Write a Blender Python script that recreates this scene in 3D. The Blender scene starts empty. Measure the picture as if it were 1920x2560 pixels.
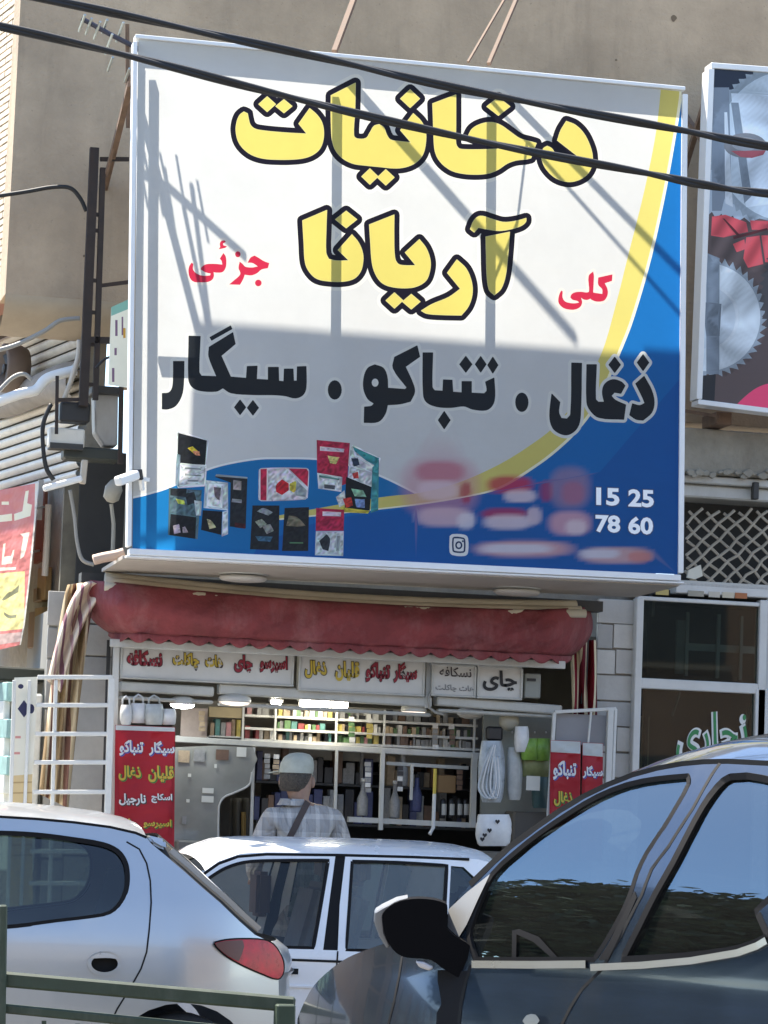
import bpy, bmesh, math, random
import numpy as np
from mathutils import Vector, Matrix
from mathutils.geometry import delaunay_2d_cdt
random.seed(7)
SC = bpy.context.scene
COL = SC.collection
rad = math.radians

# ------------------------------------------------------------------ camera, sky, sun, exposure
F = 7500.0                       # focal length in photograph pixels (1920 x 2560)
YAW, PITCH, ROLL = rad(13.0), math.atan(770 / 7500), rad(2.2)
CAM = Vector((-17.3 * math.sin(YAW), -17.3 * math.cos(YAW), 1.4))
_fh = Vector((math.sin(YAW), math.cos(YAW), 0))
_r0 = Vector((math.cos(YAW), -math.sin(YAW), 0))
FWD = _fh * math.cos(PITCH) + Vector((0, 0, 1)) * math.sin(PITCH)
_u0 = _r0.cross(FWD)
RIGHT = _r0 * math.cos(ROLL) + _u0 * math.sin(ROLL)
UP = -_r0 * math.sin(ROLL) + _u0 * math.cos(ROLL)
cd = bpy.data.cameras.new('camera')
cd.sensor_fit = 'VERTICAL'; cd.sensor_height = 36.0; cd.lens = F / 2560 * 36.0
cd.clip_start = 0.1; cd.clip_end = 600
co = bpy.data.objects.new('camera', cd); COL.objects.link(co)
m = Matrix((RIGHT, UP, -FWD)).transposed().to_4x4(); m.translation = CAM
co.matrix_world = m
SC.camera = co

SUN = Vector((-0.75, 1.0, 2.2)).normalized()          # towards the sun: behind the shop, from the left
wd = bpy.data.worlds.new('World'); SC.world = wd; wd.use_nodes = True
nt = wd.node_tree; bg = nt.nodes['Background']
sk = nt.nodes.new('ShaderNodeTexSky'); sk.sky_type = 'NISHITA'; sk.sun_disc = False
sk.sun_elevation = math.asin(SUN.z); sk.sun_rotation = math.atan2(SUN.x, SUN.y)
sk.air_density = 1.0; sk.dust_density = 0.6; sk.ozone_density = 2.6; sk.altitude = 1100
nt.links.new(sk.outputs[0], bg.inputs[0]); bg.inputs[1].default_value = 0.15
sl = bpy.data.lights.new('sun', 'SUN'); sl.energy = 4.7; sl.angle = rad(0.53); sl.color = (1.0, 0.97, 0.92)
so = bpy.data.objects.new('sun', sl); COL.objects.link(so)
so.rotation_euler = SUN.to_track_quat('Z', 'Y').to_euler(); so.location = (-6, 8, 20)
SC.view_settings.view_transform = 'Standard'; SC.view_settings.look = 'None'
SC.view_settings.gamma = 1.0; SC.view_settings.use_curve_mapping = False
SC.view_settings.exposure = 1.66
SC.view_settings.use_white_balance = True; SC.view_settings.white_balance_temperature = 7100   # camera balanced for open shade
SC.render.engine = 'CYCLES'
SC.cycles.max_bounces = 8; SC.cycles.diffuse_bounces = 4; SC.cycles.glossy_bounces = 4
SC.cycles.transparent_max_bounces = 16; SC.cycles.transmission_bounces = 6
SC.cycles.caustics_reflective = False; SC.cycles.caustics_refractive = False
SC.cycles.sample_clamp_indirect = 6.0
SC.cycles.use_denoising = True

# ------------------------------------------------------------------ measuring helpers
def ray(px, py):
    return (FWD + RIGHT * ((px - 960) / F) + UP * ((1280 - py) / F))
def onplane(px, py, p, n):
    d = ray(px, py); t = (p - CAM).dot(n) / d.dot(n)
    return CAM + d * t
YN = Vector((0, 1, 0))
def V(px, py, y):
    return onplane(px, py, Vector((0, y, 0)), YN)
def plane_y(y):
    return lambda px, py: V(px, py, y)
def Rz(x0, y0, x1, y1, y):
    xm, ym = (x0 + x1) / 2, (y0 + y1) / 2
    return (V(x0, ym, y).x, V(x1, ym, y).x, V(xm, y1, y).z, V(xm, y0, y).z)   # X0 X1 Z0 Z1

# ------------------------------------------------------------------ materials
def s2l(c):
    return tuple(((x / 12.92) if x <= 0.04045 else ((x + 0.055) / 1.055) ** 2.4) for x in c)
def hx(h):
    h = h.lstrip('#'); return s2l(tuple(int(h[i:i + 2], 16) / 255 for i in (0, 2, 4)))
MATS = {}
def mat(name, col, rough=0.6, metal=0.0, var=0.0, vscale=3.0, bump=0.0, bscale=30.0, coat=0.0, spec=0.5, dirt=0.0, dcol=(0.12, 0.1, 0.08)):
    if name in MATS: return MATS[name]
    if isinstance(col, str): col = hx(col)
    M = bpy.data.materials.new(name); M.use_nodes = True; n = M.node_tree; b = n.nodes['Principled BSDF']
    b.inputs['Roughness'].default_value = rough; b.inputs['Metallic'].default_value = metal
    b.inputs['Specular IOR Level'].default_value = spec
    b.inputs['Coat Weight'].default_value = coat; b.inputs['Coat Roughness'].default_value = 0.05
    b.inputs['Base Color'].default_value = (*col, 1)
    tc = n.nodes.new('ShaderNodeNewGeometry')
    src = None
    if var > 0:
        no = n.nodes.new('ShaderNodeTexNoise'); no.inputs['Scale'].default_value = vscale; no.inputs['Detail'].default_value = 7; no.inputs['Roughness'].default_value = 0.65
        n.links.new(tc.outputs['Position'], no.inputs['Vector'])
        r = n.nodes.new('ShaderNodeMapRange'); r.inputs[1].default_value = 0.3; r.inputs[2].default_value = 0.7
        r.inputs[3].default_value = 1 - var; r.inputs[4].default_value = 1 + var
        n.links.new(no.outputs['Fac'], r.inputs[0])
        mx = n.nodes.new('ShaderNodeVectorMath'); mx.operation = 'SCALE'; mx.inputs[0].default_value = col
        n.links.new(r.outputs[0], mx.inputs['Scale']); src = mx.outputs[0]
        r2 = n.nodes.new('ShaderNodeMapRange'); r2.inputs[3].default_value = max(0.05, rough - 0.12); r2.inputs[4].default_value = min(1, rough + 0.12)
        n.links.new(no.outputs['Fac'], r2.inputs[0]); n.links.new(r2.outputs[0], b.inputs['Roughness'])
    if dirt > 0:
        n2 = n.nodes.new('ShaderNodeTexNoise'); n2.inputs['Scale'].default_value = vscale * 0.6; n2.inputs['Detail'].default_value = 9; n2.inputs['Roughness'].default_value = 0.75
        mp = n.nodes.new('ShaderNodeMapping'); mp.inputs['Scale'].default_value = (1.6, 1.6, 0.55); mp.inputs['Location'].default_value = (3.1, 1.7, 9.2)
        n.links.new(tc.outputs['Position'], mp.inputs[0]); n.links.new(mp.outputs[0], n2.inputs['Vector'])
        rr = n.nodes.new('ShaderNodeMapRange'); rr.inputs[1].default_value = 0.5; rr.inputs[2].default_value = 0.72; rr.inputs[4].default_value = dirt
        n.links.new(n2.outputs['Fac'], rr.inputs[0])
        mm = n.nodes.new('ShaderNodeMix'); mm.data_type = 'RGBA'; mm.inputs[7].default_value = (*dcol, 1)
        n.links.new(rr.outputs[0], mm.inputs[0])
        if src: n.links.new(src, mm.inputs[6])
        else: mm.inputs[6].default_value = (*col, 1)
        src = mm.outputs[2]
    if src: n.links.new(src, b.inputs['Base Color'])
    if bump > 0:
        nb = n.nodes.new('ShaderNodeTexNoise'); nb.inputs['Scale'].default_value = bscale; nb.inputs['Detail'].default_value = 6
        n.links.new(tc.outputs['Position'], nb.inputs['Vector'])
        bp = n.nodes.new('ShaderNodeBump'); bp.inputs['Strength'].default_value = bump; bp.inputs['Distance'].default_value = 0.02
        n.links.new(nb.outputs['Fac'], bp.inputs['Height']); n.links.new(bp.outputs[0], b.inputs['Normal'])
    MATS[name] = M
    return M
def mat_emit(name, col, strength):
    M = bpy.data.materials.new(name); M.use_nodes = True; b = M.node_tree.nodes['Principled BSDF']
    b.inputs['Base Color'].default_value = (.8, .8, .8, 1)
    b.inputs['Emission Color'].default_value = (*col, 1); b.inputs['Emission Strength'].default_value = strength
    MATS[name] = M; return M
def mat_print(name, translucent, rough=0.45, wrinkle=0.15):
    """flat print: colour from the mesh's 'print' attribute; the cloth lets light through"""
    M = bpy.data.materials.new(name); M.use_nodes = True; n = M.node_tree; b = n.nodes['Principled BSDF']
    b.inputs['Roughness'].default_value = rough; b.inputs['Specular IOR Level'].default_value = 0.35
    a = n.nodes.new('ShaderNodeAttribute'); a.attribute_name = 'print'
    g = n.nodes.new('ShaderNodeNewGeometry')
    no = n.nodes.new('ShaderNodeTexNoise'); no.inputs['Scale'].default_value = 1.6; no.inputs['Detail'].default_value = 8; no.inputs['Roughness'].default_value = .7
    n.links.new(g.outputs['Position'], no.inputs['Vector'])
    r = n.nodes.new('ShaderNodeMapRange'); r.inputs[1].default_value = .3; r.inputs[2].default_value = .7; r.inputs[3].default_value = 0.93; r.inputs[4].default_value = 1.03
    n.links.new(no.outputs['Fac'], r.inputs[0])
    mx = n.nodes.new('ShaderNodeVectorMath'); mx.operation = 'SCALE'
    n.links.new(a.outputs['Color'], mx.inputs[0]); n.links.new(r.outputs[0], mx.inputs['Scale'])
    n.links.new(mx.outputs[0], b.inputs['Base Color'])
    nb = n.nodes.new('ShaderNodeTexNoise'); nb.inputs['Scale'].default_value = 2.2; nb.inputs['Detail'].default_value = 3
    mp = n.nodes.new('ShaderNodeMapping'); mp.inputs['Scale'].default_value = (1.0, 1, 2.2); mp.inputs['Rotation'].default_value = (0, 0.6, 0)
    n.links.new(g.outputs['Position'], mp.inputs[0]); n.links.new(mp.outputs[0], nb.inputs['Vector'])
    bp = n.nodes.new('ShaderNodeBump'); bp.inputs['Strength'].default_value = wrinkle; bp.inputs['Distance'].default_value = .1
    n.links.new(nb.outputs['Fac'], bp.inputs['Height']); n.links.new(bp.outputs[0], b.inputs['Normal'])
    if translucent > 0:
        t = n.nodes.new('ShaderNodeBsdfTranslucent'); n.links.new(mx.outputs[0], t.inputs[0])
        ms = n.nodes.new('ShaderNodeMixShader'); ms.inputs[0].default_value = translucent
        n.links.new(b.outputs[0], ms.inputs[1]); n.links.new(t.outputs[0], ms.inputs[2])
        n.links.new(ms.outputs[0], n.nodes['Material Output'].inputs[0])
    MATS[name] = M; return M
def mat_glass(name, tint, ior=1.5, rough=0.0, dusty=0.0, coat=(1, 1, 1)):
    """thin pane: tinted see-through plus a mirror reflection that grows at grazing angles"""
    M = bpy.data.materials.new(name); M.use_nodes = True; n = M.node_tree
    n.nodes.remove(n.nodes['Principled BSDF'])
    tr = n.nodes.new('ShaderNodeBsdfTransparent'); tr.inputs[0].default_value = (*tint, 1)
    gl = n.nodes.new('ShaderNodeBsdfGlossy'); gl.inputs['Roughness'].default_value = rough; gl.inputs[0].default_value = (*coat, 1)  # coat: colour put on the reflection
    gg = n.nodes.new('ShaderNodeNewGeometry'); dt = n.nodes.new('ShaderNodeVectorMath'); dt.operation = 'DOT_PRODUCT'      # Schlick, same from both sides of the pane
    n.links.new(gg.outputs['Incoming'], dt.inputs[0]); n.links.new(gg.outputs['Normal'], dt.inputs[1])
    ab = n.nodes.new('ShaderNodeMath'); ab.operation = 'ABSOLUTE'; n.links.new(dt.outputs['Value'], ab.inputs[0])
    om = n.nodes.new('ShaderNodeMath'); om.operation = 'SUBTRACT'; om.inputs[0].default_value = 1.0; n.links.new(ab.outputs[0], om.inputs[1])
    pw = n.nodes.new('ShaderNodeMath'); pw.operation = 'POWER'; pw.inputs[1].default_value = 5.0; n.links.new(om.outputs[0], pw.inputs[0])
    f0 = 2 * ((ior - 1) / (ior + 1)) ** 2
    fr = n.nodes.new('ShaderNodeMapRange'); fr.inputs[3].default_value = f0; fr.inputs[4].default_value = 1.0; n.links.new(pw.outputs[0], fr.inputs[0])
    ms = n.nodes.new('ShaderNodeMixShader'); n.links.new(fr.outputs[0], ms.inputs[0])
    n.links.new(tr.outputs[0], ms.inputs[1]); n.links.new(gl.outputs[0], ms.inputs[2]); out = ms.outputs[0]
    if dusty > 0:
        df = n.nodes.new('ShaderNodeBsdfDiffuse'); df.inputs[0].default_value = (.42, .42, .38, 1)
        g = n.nodes.new('ShaderNodeNewGeometry'); no = n.nodes.new('ShaderNodeTexNoise'); no.inputs['Scale'].default_value = 4; no.inputs['Detail'].default_value = 8
        n.links.new(g.outputs['Position'], no.inputs['Vector'])
        r = n.nodes.new('ShaderNodeMapRange'); r.inputs[1].default_value = .3; r.inputs[2].default_value = .75; r.inputs[3].default_value = dusty * .7; r.inputs[4].default_value = dusty * 1.2
        n.links.new(no.outputs['Fac'], r.inputs[0])
        m2 = n.nodes.new('ShaderNodeMixShader'); n.links.new(r.outputs[0], m2.inputs[0]); n.links.new(out, m2.inputs[1]); n.links.new(df.outputs[0], m2.inputs[2]); out = m2.outputs[0]
    n.links.new(out, n.nodes['Material Output'].inputs[0])
    MATS[name] = M; return M

# ------------------------------------------------------------------ object helpers
def tag(o, label=None, cat=None, group=None, kind=None):
    if label: o['label'] = label
    if cat: o['category'] = cat
    if group: o['group'] = group
    if kind: o['kind'] = kind
    return o
def thing(name, loc, label, cat, group=None):
    o = bpy.data.objects.new(name, None); COL.objects.link(o); o.location = loc; o.empty_display_size = 0.2
    return tag(o, label, cat, group)
def wloc(o):
    v = Vector(o.location)
    while o.parent: o = o.parent; v += Vector(o.location)
    return v
class MB:
    def __init__(s): s.v = []; s.f = []
    def add(s, vs, fs):
        b = len(s.v); s.v += [Vector(x) for x in vs]; s.f += [tuple(i + b for i in f) for f in fs]; return s
    def box(s, x0, x1, y0, y1, z0, z1):
        x0, x1 = min(x0, x1), max(x0, x1); y0, y1 = min(y0, y1), max(y0, y1); z0, z1 = min(z0, z1), max(z0, z1)
        return s.add([(x0, y0, z0), (x1, y0, z0), (x1, y1, z0), (x0, y1, z0), (x0, y0, z1), (x1, y0, z1), (x1, y1, z1), (x0, y1, z1)],
                     [(0, 3, 2, 1), (4, 5, 6, 7), (0, 1, 5, 4), (1, 2, 6, 5), (2, 3, 7, 6), (3, 0, 4, 7)])
    def pbox(s, x0, y0, x1, y1, y, depth):          # front face given by photo rectangle on plane y, going back by depth
        a, b, c, d = Rz(x0, y0, x1, y1, y); return s.box(a, b, y, y + depth, c, d)
    def obox(s, c, ax, ay, az):                     # oriented box: centre and three half-axes
        c = Vector(c); P = []
        for k in (-1, 1):
            for i, j in ((-1, -1), (1, -1), (1, 1), (-1, 1)): P.append(c + ax * i + ay * j + az * k)
        return s.add(P, [(0, 3, 2, 1), (4, 5, 6, 7), (0, 1, 5, 4), (1, 2, 6, 5), (2, 3, 7, 6), (3, 0, 4, 7)])
    def beam(s, p, q, w, h=None, up=(0, 0, 1)):
        h = h or w; p = Vector(p); q = Vector(q); d = (q - p); L = d.length; d.normalize(); up = Vector(up)
        if abs(d.dot(up)) > .98: up = Vector((0, 1, 0))
        sx = d.cross(up).normalized(); sz = sx.cross(d).normalized()
        return s.obox((p + q) / 2, sx * w / 2, d * L / 2, sz * h / 2)
    def tube(s, pts, r, n=8):
        pts = [Vector(p) for p in pts]; N = len(pts); rs = r if isinstance(r, (list, tuple)) else [r] * N
        b = len(s.v); up = Vector((0.13, 0.31, 0.94)).normalized()
        for i, p in enumerate(pts):
            d = (pts[min(i + 1, N - 1)] - pts[max(i - 1, 0)]).normalized()
            a = d.cross(up)
            if a.length < 0.05: a = d.cross(Vector((1, 0, 0)))
            a.normalize(); c = a.cross(d)
            for k in range(n):
                t = 2 * math.pi * k / n; s.v.append(p + (a * math.cos(t) + c * math.sin(t)) * rs[i])
        for i in range(N - 1):
            for k in range(n):
                k2 = (k + 1) % n; s.f.append((b + i * n + k, b + i * n + k2, b + (i + 1) * n + k2, b + (i + 1) * n + k))
        s.f.append(tuple(b + k for k in range(n - 1, -1, -1))); s.f.append(tuple(b + (N - 1) * n + k for k in range(n)))
        return s
    def prism(s, poly, off):
        poly = [Vector(p) for p in poly]; n = len(poly); off = Vector(off)
        return s.add(poly + [p + off for p in poly], [tuple(range(n)), tuple(range(2 * n - 1, n - 1, -1))] + [(i, i + n, (i + 1) % n + n, (i + 1) % n) for i in range(n)])
    def lathe(s, prof, c, n=20, axis=(0, 0, 1), sx=1.0):
        c = Vector(c); ax = Vector(axis).normalized(); a = ax.orthogonal().normalized(); b2 = ax.cross(a); b = len(s.v)
        for r, h in prof:
            for k in range(n):
                t = 2 * math.pi * k / n; s.v.append(c + ax * h + (a * math.cos(t) + b2 * math.sin(t)) * r)
        for i in range(len(prof) - 1):
            for k in range(n):
                k2 = (k + 1) % n; s.f.append((b + i * n + k, b + i * n + k2, b + (i + 1) * n + k2, b + (i + 1) * n + k))
        s.f.append(tuple(b + k for k in range(n - 1, -1, -1))); s.f.append(tuple(b + (len(prof) - 1) * n + k for k in range(n)))
        return s
    def grid(s, fn, nu, nv):
        b = len(s.v)
        for i in range(nu + 1):
            for j in range(nv + 1): s.v.append(Vector(fn(i / nu, j / nv)))
        for i in range(nu):
            for j in range(nv):
                a = b + i * (nv + 1) + j; s.f.append((a, a + nv + 1, a + nv + 2, a + 1))
        return s
    def build(s, name, mt, parent=None, smooth=False, bevel=0.0, seg=1, solid=0.0, recalc=True):
        off = wloc(parent) if parent else Vector((0, 0, 0))
        me = bpy.data.meshes.new(name)
        if parent is None:                              # origin at the base of a one-mesh thing
            lo = Vector((sum(v.x for v in s.v) / len(s.v), sum(v.y for v in s.v) / len(s.v), min(v.z for v in s.v))); off = lo
        me.from_pydata([v - off for v in s.v], [], s.f); me.update()
        if bevel or recalc or solid:
            bm = bmesh.new(); bm.from_mesh(me)
            if recalc: bmesh.ops.recalc_face_normals(bm, faces=bm.faces)
            if bevel: bmesh.ops.bevel(bm, geom=[e for e in bm.edges if len(e.link_faces) == 2 and e.calc_face_angle(0) > 0.5], offset=bevel, segments=seg, affect='EDGES', clamp_overlap=True)
            if solid: bmesh.ops.solidify(bm, geom=bm.faces[:], thickness=solid)
            bm.to_mesh(me); bm.free()
        if smooth: me.polygons.foreach_set('use_smooth', [True] * len(me.polygons)); 
        if isinstance(mt, str): mt = MATS[mt]
        me.materials.append(mt)
        o = bpy.data.objects.new(name, me); COL.objects.link(o)
        if parent: o.parent = parent
        else: o.location = off
        return o
def dup(o, loc=None, parent=None):
    c = o.copy(); COL.objects.link(c); c.parent = parent
    if loc is not None: c.location = loc
    for ch in list(o.children):
        dup(ch, None, c)
    return c

# ------------------------------------------------------------------ 2-D shapes, lettering and print
def smooth_poly(pts, sub=4, corner=52):
    """closed outline through the traced points, sharp turns kept as corners"""
    n = len(pts); P = [np.array(p[:2], float) for p in pts]; out = []; isc = []
    for i in range(n):
        a = P[i] - P[i - 1]; b = P[(i + 1) % n] - P[i]
        ang = math.degrees(abs(math.atan2(a[0] * b[1] - a[1] * b[0], a @ b))); isc.append(ang > corner)
    for i in range(n):
        j = (i + 1) % n; p, q = P[i], P[j]; L = np.linalg.norm(q - p)
        def tan(k, d):
            if isc[k]: return (q - p)
            t = P[(k + 1) % n] - P[k - 1]; nn = np.linalg.norm(t)
            return t / nn * L if nn > 0 else t
        t0, t1 = tan(i, 0), tan(j, 1)
        for k in range(sub):
            s = k / sub; h = (2 * s**3 - 3 * s**2 + 1, s**3 - 2 * s**2 + s, -2 * s**3 + 3 * s**2, s**3 - s**2)
            out.append(tuple(h[0] * p + h[1] * t0 + h[2] * q + h[3] * t1))
    return out
def ell(cx, cy, rx, ry, n=20, rot=0.0):
    return [(cx + rx * math.cos(t) * math.cos(rot) - ry * math.sin(t) * math.sin(rot), cy + rx * math.cos(t) * math.sin(rot) + ry * math.sin(t) * math.cos(rot)) for t in [2 * math.pi * k / n for k in range(n)]]
def dia(cx, cy, rx, ry=None):
    ry = ry or rx; return [(cx, cy - ry), (cx + rx, cy), (cx, cy + ry), (cx - rx, cy)]
def rect(x0, y0, x1, y1): return [(x0, y0), (x1, y0), (x1, y1), (x0, y1)]
def area2(p):
    return sum(p[i - 1][0] * p[i][1] - p[i][0] * p[i - 1][1] for i in range(len(p))) / 2
def offset_raw(poly, d):
    """raw parallel curve with round joins; it may cross itself"""
    if abs(d) < 1e-9: return list(poly)
    if area2(poly) < 0: poly = poly[::-1]
    out = []; n = len(poly)
    for i in range(n):
        p = np.array(poly[i]); a = p - np.array(poly[i - 1]); b = np.array(poly[(i + 1) % n]) - p
        if np.linalg.norm(a) < 1e-9 or np.linalg.norm(b) < 1e-9: continue
        a1 = math.atan2(-a[0], a[1]); b1 = math.atan2(-b[0], b[1]); turn = (b1 - a1 + math.pi) % (2 * math.pi) - math.pi
        k = max(1, int(abs(turn) / 0.4)) if turn > 0 else 1
        for j in range(k + 1):
            t = a1 + turn * j / k; out.append((p[0] + d * math.cos(t), p[1] + d * math.sin(t)))
    return out
def inside(pts, poly):
    x, y = pts[:, 0], pts[:, 1]; r = np.zeros(len(pts), bool); n = len(poly)
    for i in range(n):
        x0, y0 = poly[i - 1]; x1, y1 = poly[i]
        if y0 == y1: continue
        c = ((y0 > y) != (y1 > y)) & (x < (x1 - x0) * (y - y0) / (y1 - y0) + x0); r ^= c
    return r
def distp(pts, poly):
    d = np.full(len(pts), 1e9); n = len(poly)
    for i in range(n):
        a = np.array(poly[i - 1]); b = np.array(poly[i]); ab = b - a; L = ab @ ab
        if L < 1e-12: continue
        t = np.clip(((pts - a) @ ab) / L, 0, 1); q = a + t[:, None] * ab; d = np.minimum(d, np.hypot(*(pts - q).T))
    return d
def print_mesh(name, outline, layers, mapper, mt, parent=None, base='#ffffff', tint=None, extra=None, thick=0.0, normal=None):
    vs, es = [], []
    def loop(p):
        b = len(vs); vs.extend(Vector((float(x), float(y))) for x, y in p); es.extend((b + i, b + (i + 1) % len(p)) for i in range(len(p)))
    loop(outline)
    for L in layers:
        for p in L['p']: loop(offset_raw(p, L.get('o', 0)))
        for p in L.get('h', []): loop(offset_raw(p, -L.get('o', 0)))
    if extra: vs.extend(Vector(e) for e in extra)
    rv, re, rf, *_ = delaunay_2d_cdt(vs, es, [], 0, 1e-3)
    P = np.array([(v.x, v.y) for v in rv]); Fc = np.array([f for f in rf]); C = P[Fc].mean(axis=1)
    keep = inside(C, outline); Fc = Fc[keep]; C = C[keep]
    cols = np.tile(np.array(hx(base)), (len(Fc), 1))
    for L in layers:
        o = L.get('o', 0); hit = np.zeros(len(C), bool)
        for p in L['p']:
            A = np.array(p); bb = (C[:, 0] > A[:, 0].min() - o - 1) & (C[:, 0] < A[:, 0].max() + o + 1) & (C[:, 1] > A[:, 1].min() - o - 1) & (C[:, 1] < A[:, 1].max() + o + 1)
            idx = np.nonzero(bb)[0]
            if not len(idx): continue
            h = inside(C[idx], p)
            if o > 0: h |= distp(C[idx], p) < o
            hit[idx[h]] = True
        for p in L.get('h', []):
            h = inside(C, p)
            if o > 0: h &= distp(C, p) > o
            hit &= ~h
        cols[hit] = hx(L['c'])
    cc = np.repeat(cols, 3, axis=0); pp = P[Fc].reshape(-1, 2)
    if tint: cc = tint(pp, cc)
    w = [mapper(x, y) for x, y in P]
    off = wloc(parent) if parent else sum(w, Vector()) / len(w)
    fl = Fc.tolist()
    me = bpy.data.meshes.new(name)
    n3 = (w[fl[0][1]] - w[fl[0][0]]).cross(w[fl[0][2]] - w[fl[0][0]])
    me.from_pydata([v - off for v in w], [], fl)
    at = me.color_attributes.new('print', 'FLOAT_COLOR', 'CORNER')
    at.data.foreach_set('color', np.concatenate([cc, np.ones((len(cc), 1))], axis=1).ravel().astype(np.float32))
    if n3.dot(CAM - w[0]) < 0: me.flip_normals()
    me.materials.append(MATS[mt] if isinstance(mt, str) else mt)
    o = bpy.data.objects.new(name, me); COL.objects.link(o)
    if parent: o.parent = parent
    else: o.location = off
    return o
_F = {'ا': 'FE8D FE8E', 'آ': 'FE81 FE82', 'ب': 'FE8F FE90 FE91 FE92', 'پ': 'FB56 FB57 FB58 FB59', 'ت': 'FE95 FE96 FE97 FE98', 'ج': 'FE9D FE9E FE9F FEA0',
      'چ': 'FB7A FB7B FB7C FB7D', 'ح': 'FEA1 FEA2 FEA3 FEA4', 'خ': 'FEA5 FEA6 FEA7 FEA8', 'د': 'FEA9 FEAA', 'ذ': 'FEAB FEAC', 'ر': 'FEAD FEAE', 'ز': 'FEAF FEB0',
      'س': 'FEB1 FEB2 FEB3 FEB4', 'غ': 'FECD FECE FECF FED0', 'ف': 'FED1 FED2 FED3 FED4', 'ق': 'FED5 FED6 FED7 FED8', 'ک': 'FB8E FB8F FB90 FB91', 'گ': 'FB92 FB93 FB94 FB95',
      'ل': 'FEDD FEDE FEDF FEE0', 'م': 'FEE1 FEE2 FEE3 FEE4', 'ن': 'FEE5 FEE6 FEE7 FEE8', 'و': 'FEED FEEE', 'ه': 'FEE9 FEEA FEEB FEEC', 'ی': 'FBFC FBFD FBFE FBFF'}
def shape_fa(s):
    out = []
    for w in s.split(' '):
        r = ''
        for i, ch in enumerate(w):
            f = _F.get(ch)
            if not f: r += ch; continue
            f = f.split()
            prev = i > 0 and w[i - 1] in _F and len(_F[w[i - 1]].split()) == 4
            nxt = i < len(w) - 1 and len(f) == 4 and w[i + 1] in _F
            k = (3 if prev and nxt else 2 if nxt else 1 if prev else 0)
            r += chr(int(f[min(k, len(f) - 1)], 16))
        out.append(r[::-1])
    return ' '.join(out[::-1])
def lettering(name, text, x0, y0, x1, y1, mapper, nrm, mt, parent, bold=0.02, lift=0.003, fa=True, keep=False, slant=0.0):
    """flat lettering stretched into the photo rectangle on a plane"""
    c = bpy.data.curves.new('tmp', 'FONT'); c.body = shape_fa(text) if fa else text; c.offset = bold; c.resolution_u = 3
    o = bpy.data.objects.new('tmp', c); COL.objects.link(o); bpy.context.view_layer.update()
    me = bpy.data.meshes.new_from_object(o.evaluated_get(bpy.context.evaluated_depsgraph_get()))
    bpy.data.objects.remove(o); bpy.data.curves.remove(c)
    co_ = np.zeros(len(me.vertices) * 3); me.vertices.foreach_get('co', co_); co_ = co_.reshape(-1, 3)
    lo, hi = co_.min(0), co_.max(0); off = wloc(parent); nn = Vector(nrm)
    new = []
    for i, q in enumerate(co_):
        u = (q[0] - lo[0]) / (hi[0] - lo[0]); v = (q[1] - lo[1]) / (hi[1] - lo[1])
        px = x0 + (x1 - x0) * u; py = y1 + (y0 - y1) * v + slant * (px - (x0 + x1) / 2)
        w = mapper(px, py) + nn * lift - off; new += [w.x, w.y, w.z]
    me.vertices.foreach_set('co', new); me.update(); me.materials.clear(); me.materials.append(MATS[mt] if isinstance(mt, str) else mt)
    q = bpy.data.objects.new(name, me); COL.objects.link(q); q.parent = parent
    return q
# ------------------------------------------------------------------ palette
mat('plaster', (0.42, 0.32, 0.22), .9, var=.24, vscale=1.6, bump=.35, bscale=45, dirt=.35, dcol=(.31, .225, .145))
def plaster_detail(M):
    n = M.node_tree; b = n.nodes['Principled BSDF']; src = b.inputs['Base Color'].links[0].from_socket
    g = n.nodes.new('ShaderNodeNewGeometry')
    def noise(sc, mapsc, det, lo, hi, amt):
        mp = n.nodes.new('ShaderNodeMapping'); mp.inputs['Scale'].default_value = mapsc; n.links.new(g.outputs['Position'], mp.inputs[0])
        t = n.nodes.new('ShaderNodeTexNoise'); t.inputs['Scale'].default_value = sc; t.inputs['Detail'].default_value = det; t.inputs['Roughness'].default_value = .7; n.links.new(mp.outputs[0], t.inputs['Vector'])
        r = n.nodes.new('ShaderNodeMapRange'); r.inputs[1].default_value = lo; r.inputs[2].default_value = hi; r.inputs[3].default_value = 1; r.inputs[4].default_value = amt; n.links.new(t.outputs['Fac'], r.inputs[0]); return r.outputs[0]
    a = noise(5, (1, 1, .12), 6, .55, .75, .80)        # drip streaks
    c = noise(38, (1, 1, 1), 2, .66, .74, .72)         # pits and specks
    d = noise(16, (1, 1, 1), 5, .62, .8, 1.16)         # worn pale spots
    for s in (a, c, d):
        m = n.nodes.new('ShaderNodeVectorMath'); m.operation = 'SCALE'; n.links.new(src, m.inputs[0]); n.links.new(s, m.inputs['Scale']); src = m.outputs[0]
    n.links.new(src, b.inputs['Base Color'])
plaster_detail(MATS['plaster'])
mat('soffit_paint', (.42, .35, .26), .8, var=.12, vscale=3, dirt=.3, dcol=(.25, .19, .13))
mat('concrete', (.30, .28, .23), .9, var=.2, vscale=5, bump=.5, bscale=25, dirt=.5, dcol=(.16, .14, .11))
mat('stone_tile', (.46, .45, .41), .5, var=.12, vscale=4, bump=.1, bscale=40, dirt=.25, dcol=(.3, .28, .24))
mat('stone_tile_light', (.54, .53, .48), .5, var=.12, vscale=4, bump=.1, bscale=40, dirt=.25, dcol=(.36, .34, .3))
mat('stone_tile_grey', (.36, .36, .34), .5, var=.12, vscale=4, bump=.1, bscale=40, dirt=.25, dcol=(.24, .23, .2))
mat('grout', (.3, .285, .255), .95)
mat('asphalt', (.125, .12, .112), .9, var=.25, vscale=6, bump=.4, bscale=90)
mat('paving', (.3, .28, .25), .85, var=.15, vscale=3, bump=.2, bscale=40)
mat('kerb_concrete', (.36, .35, .33), .85, var=.15, vscale=4, bump=.3, bscale=40)
mat('road_paint', (.7, .7, .68), .7, var=.15, vscale=9)
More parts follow.
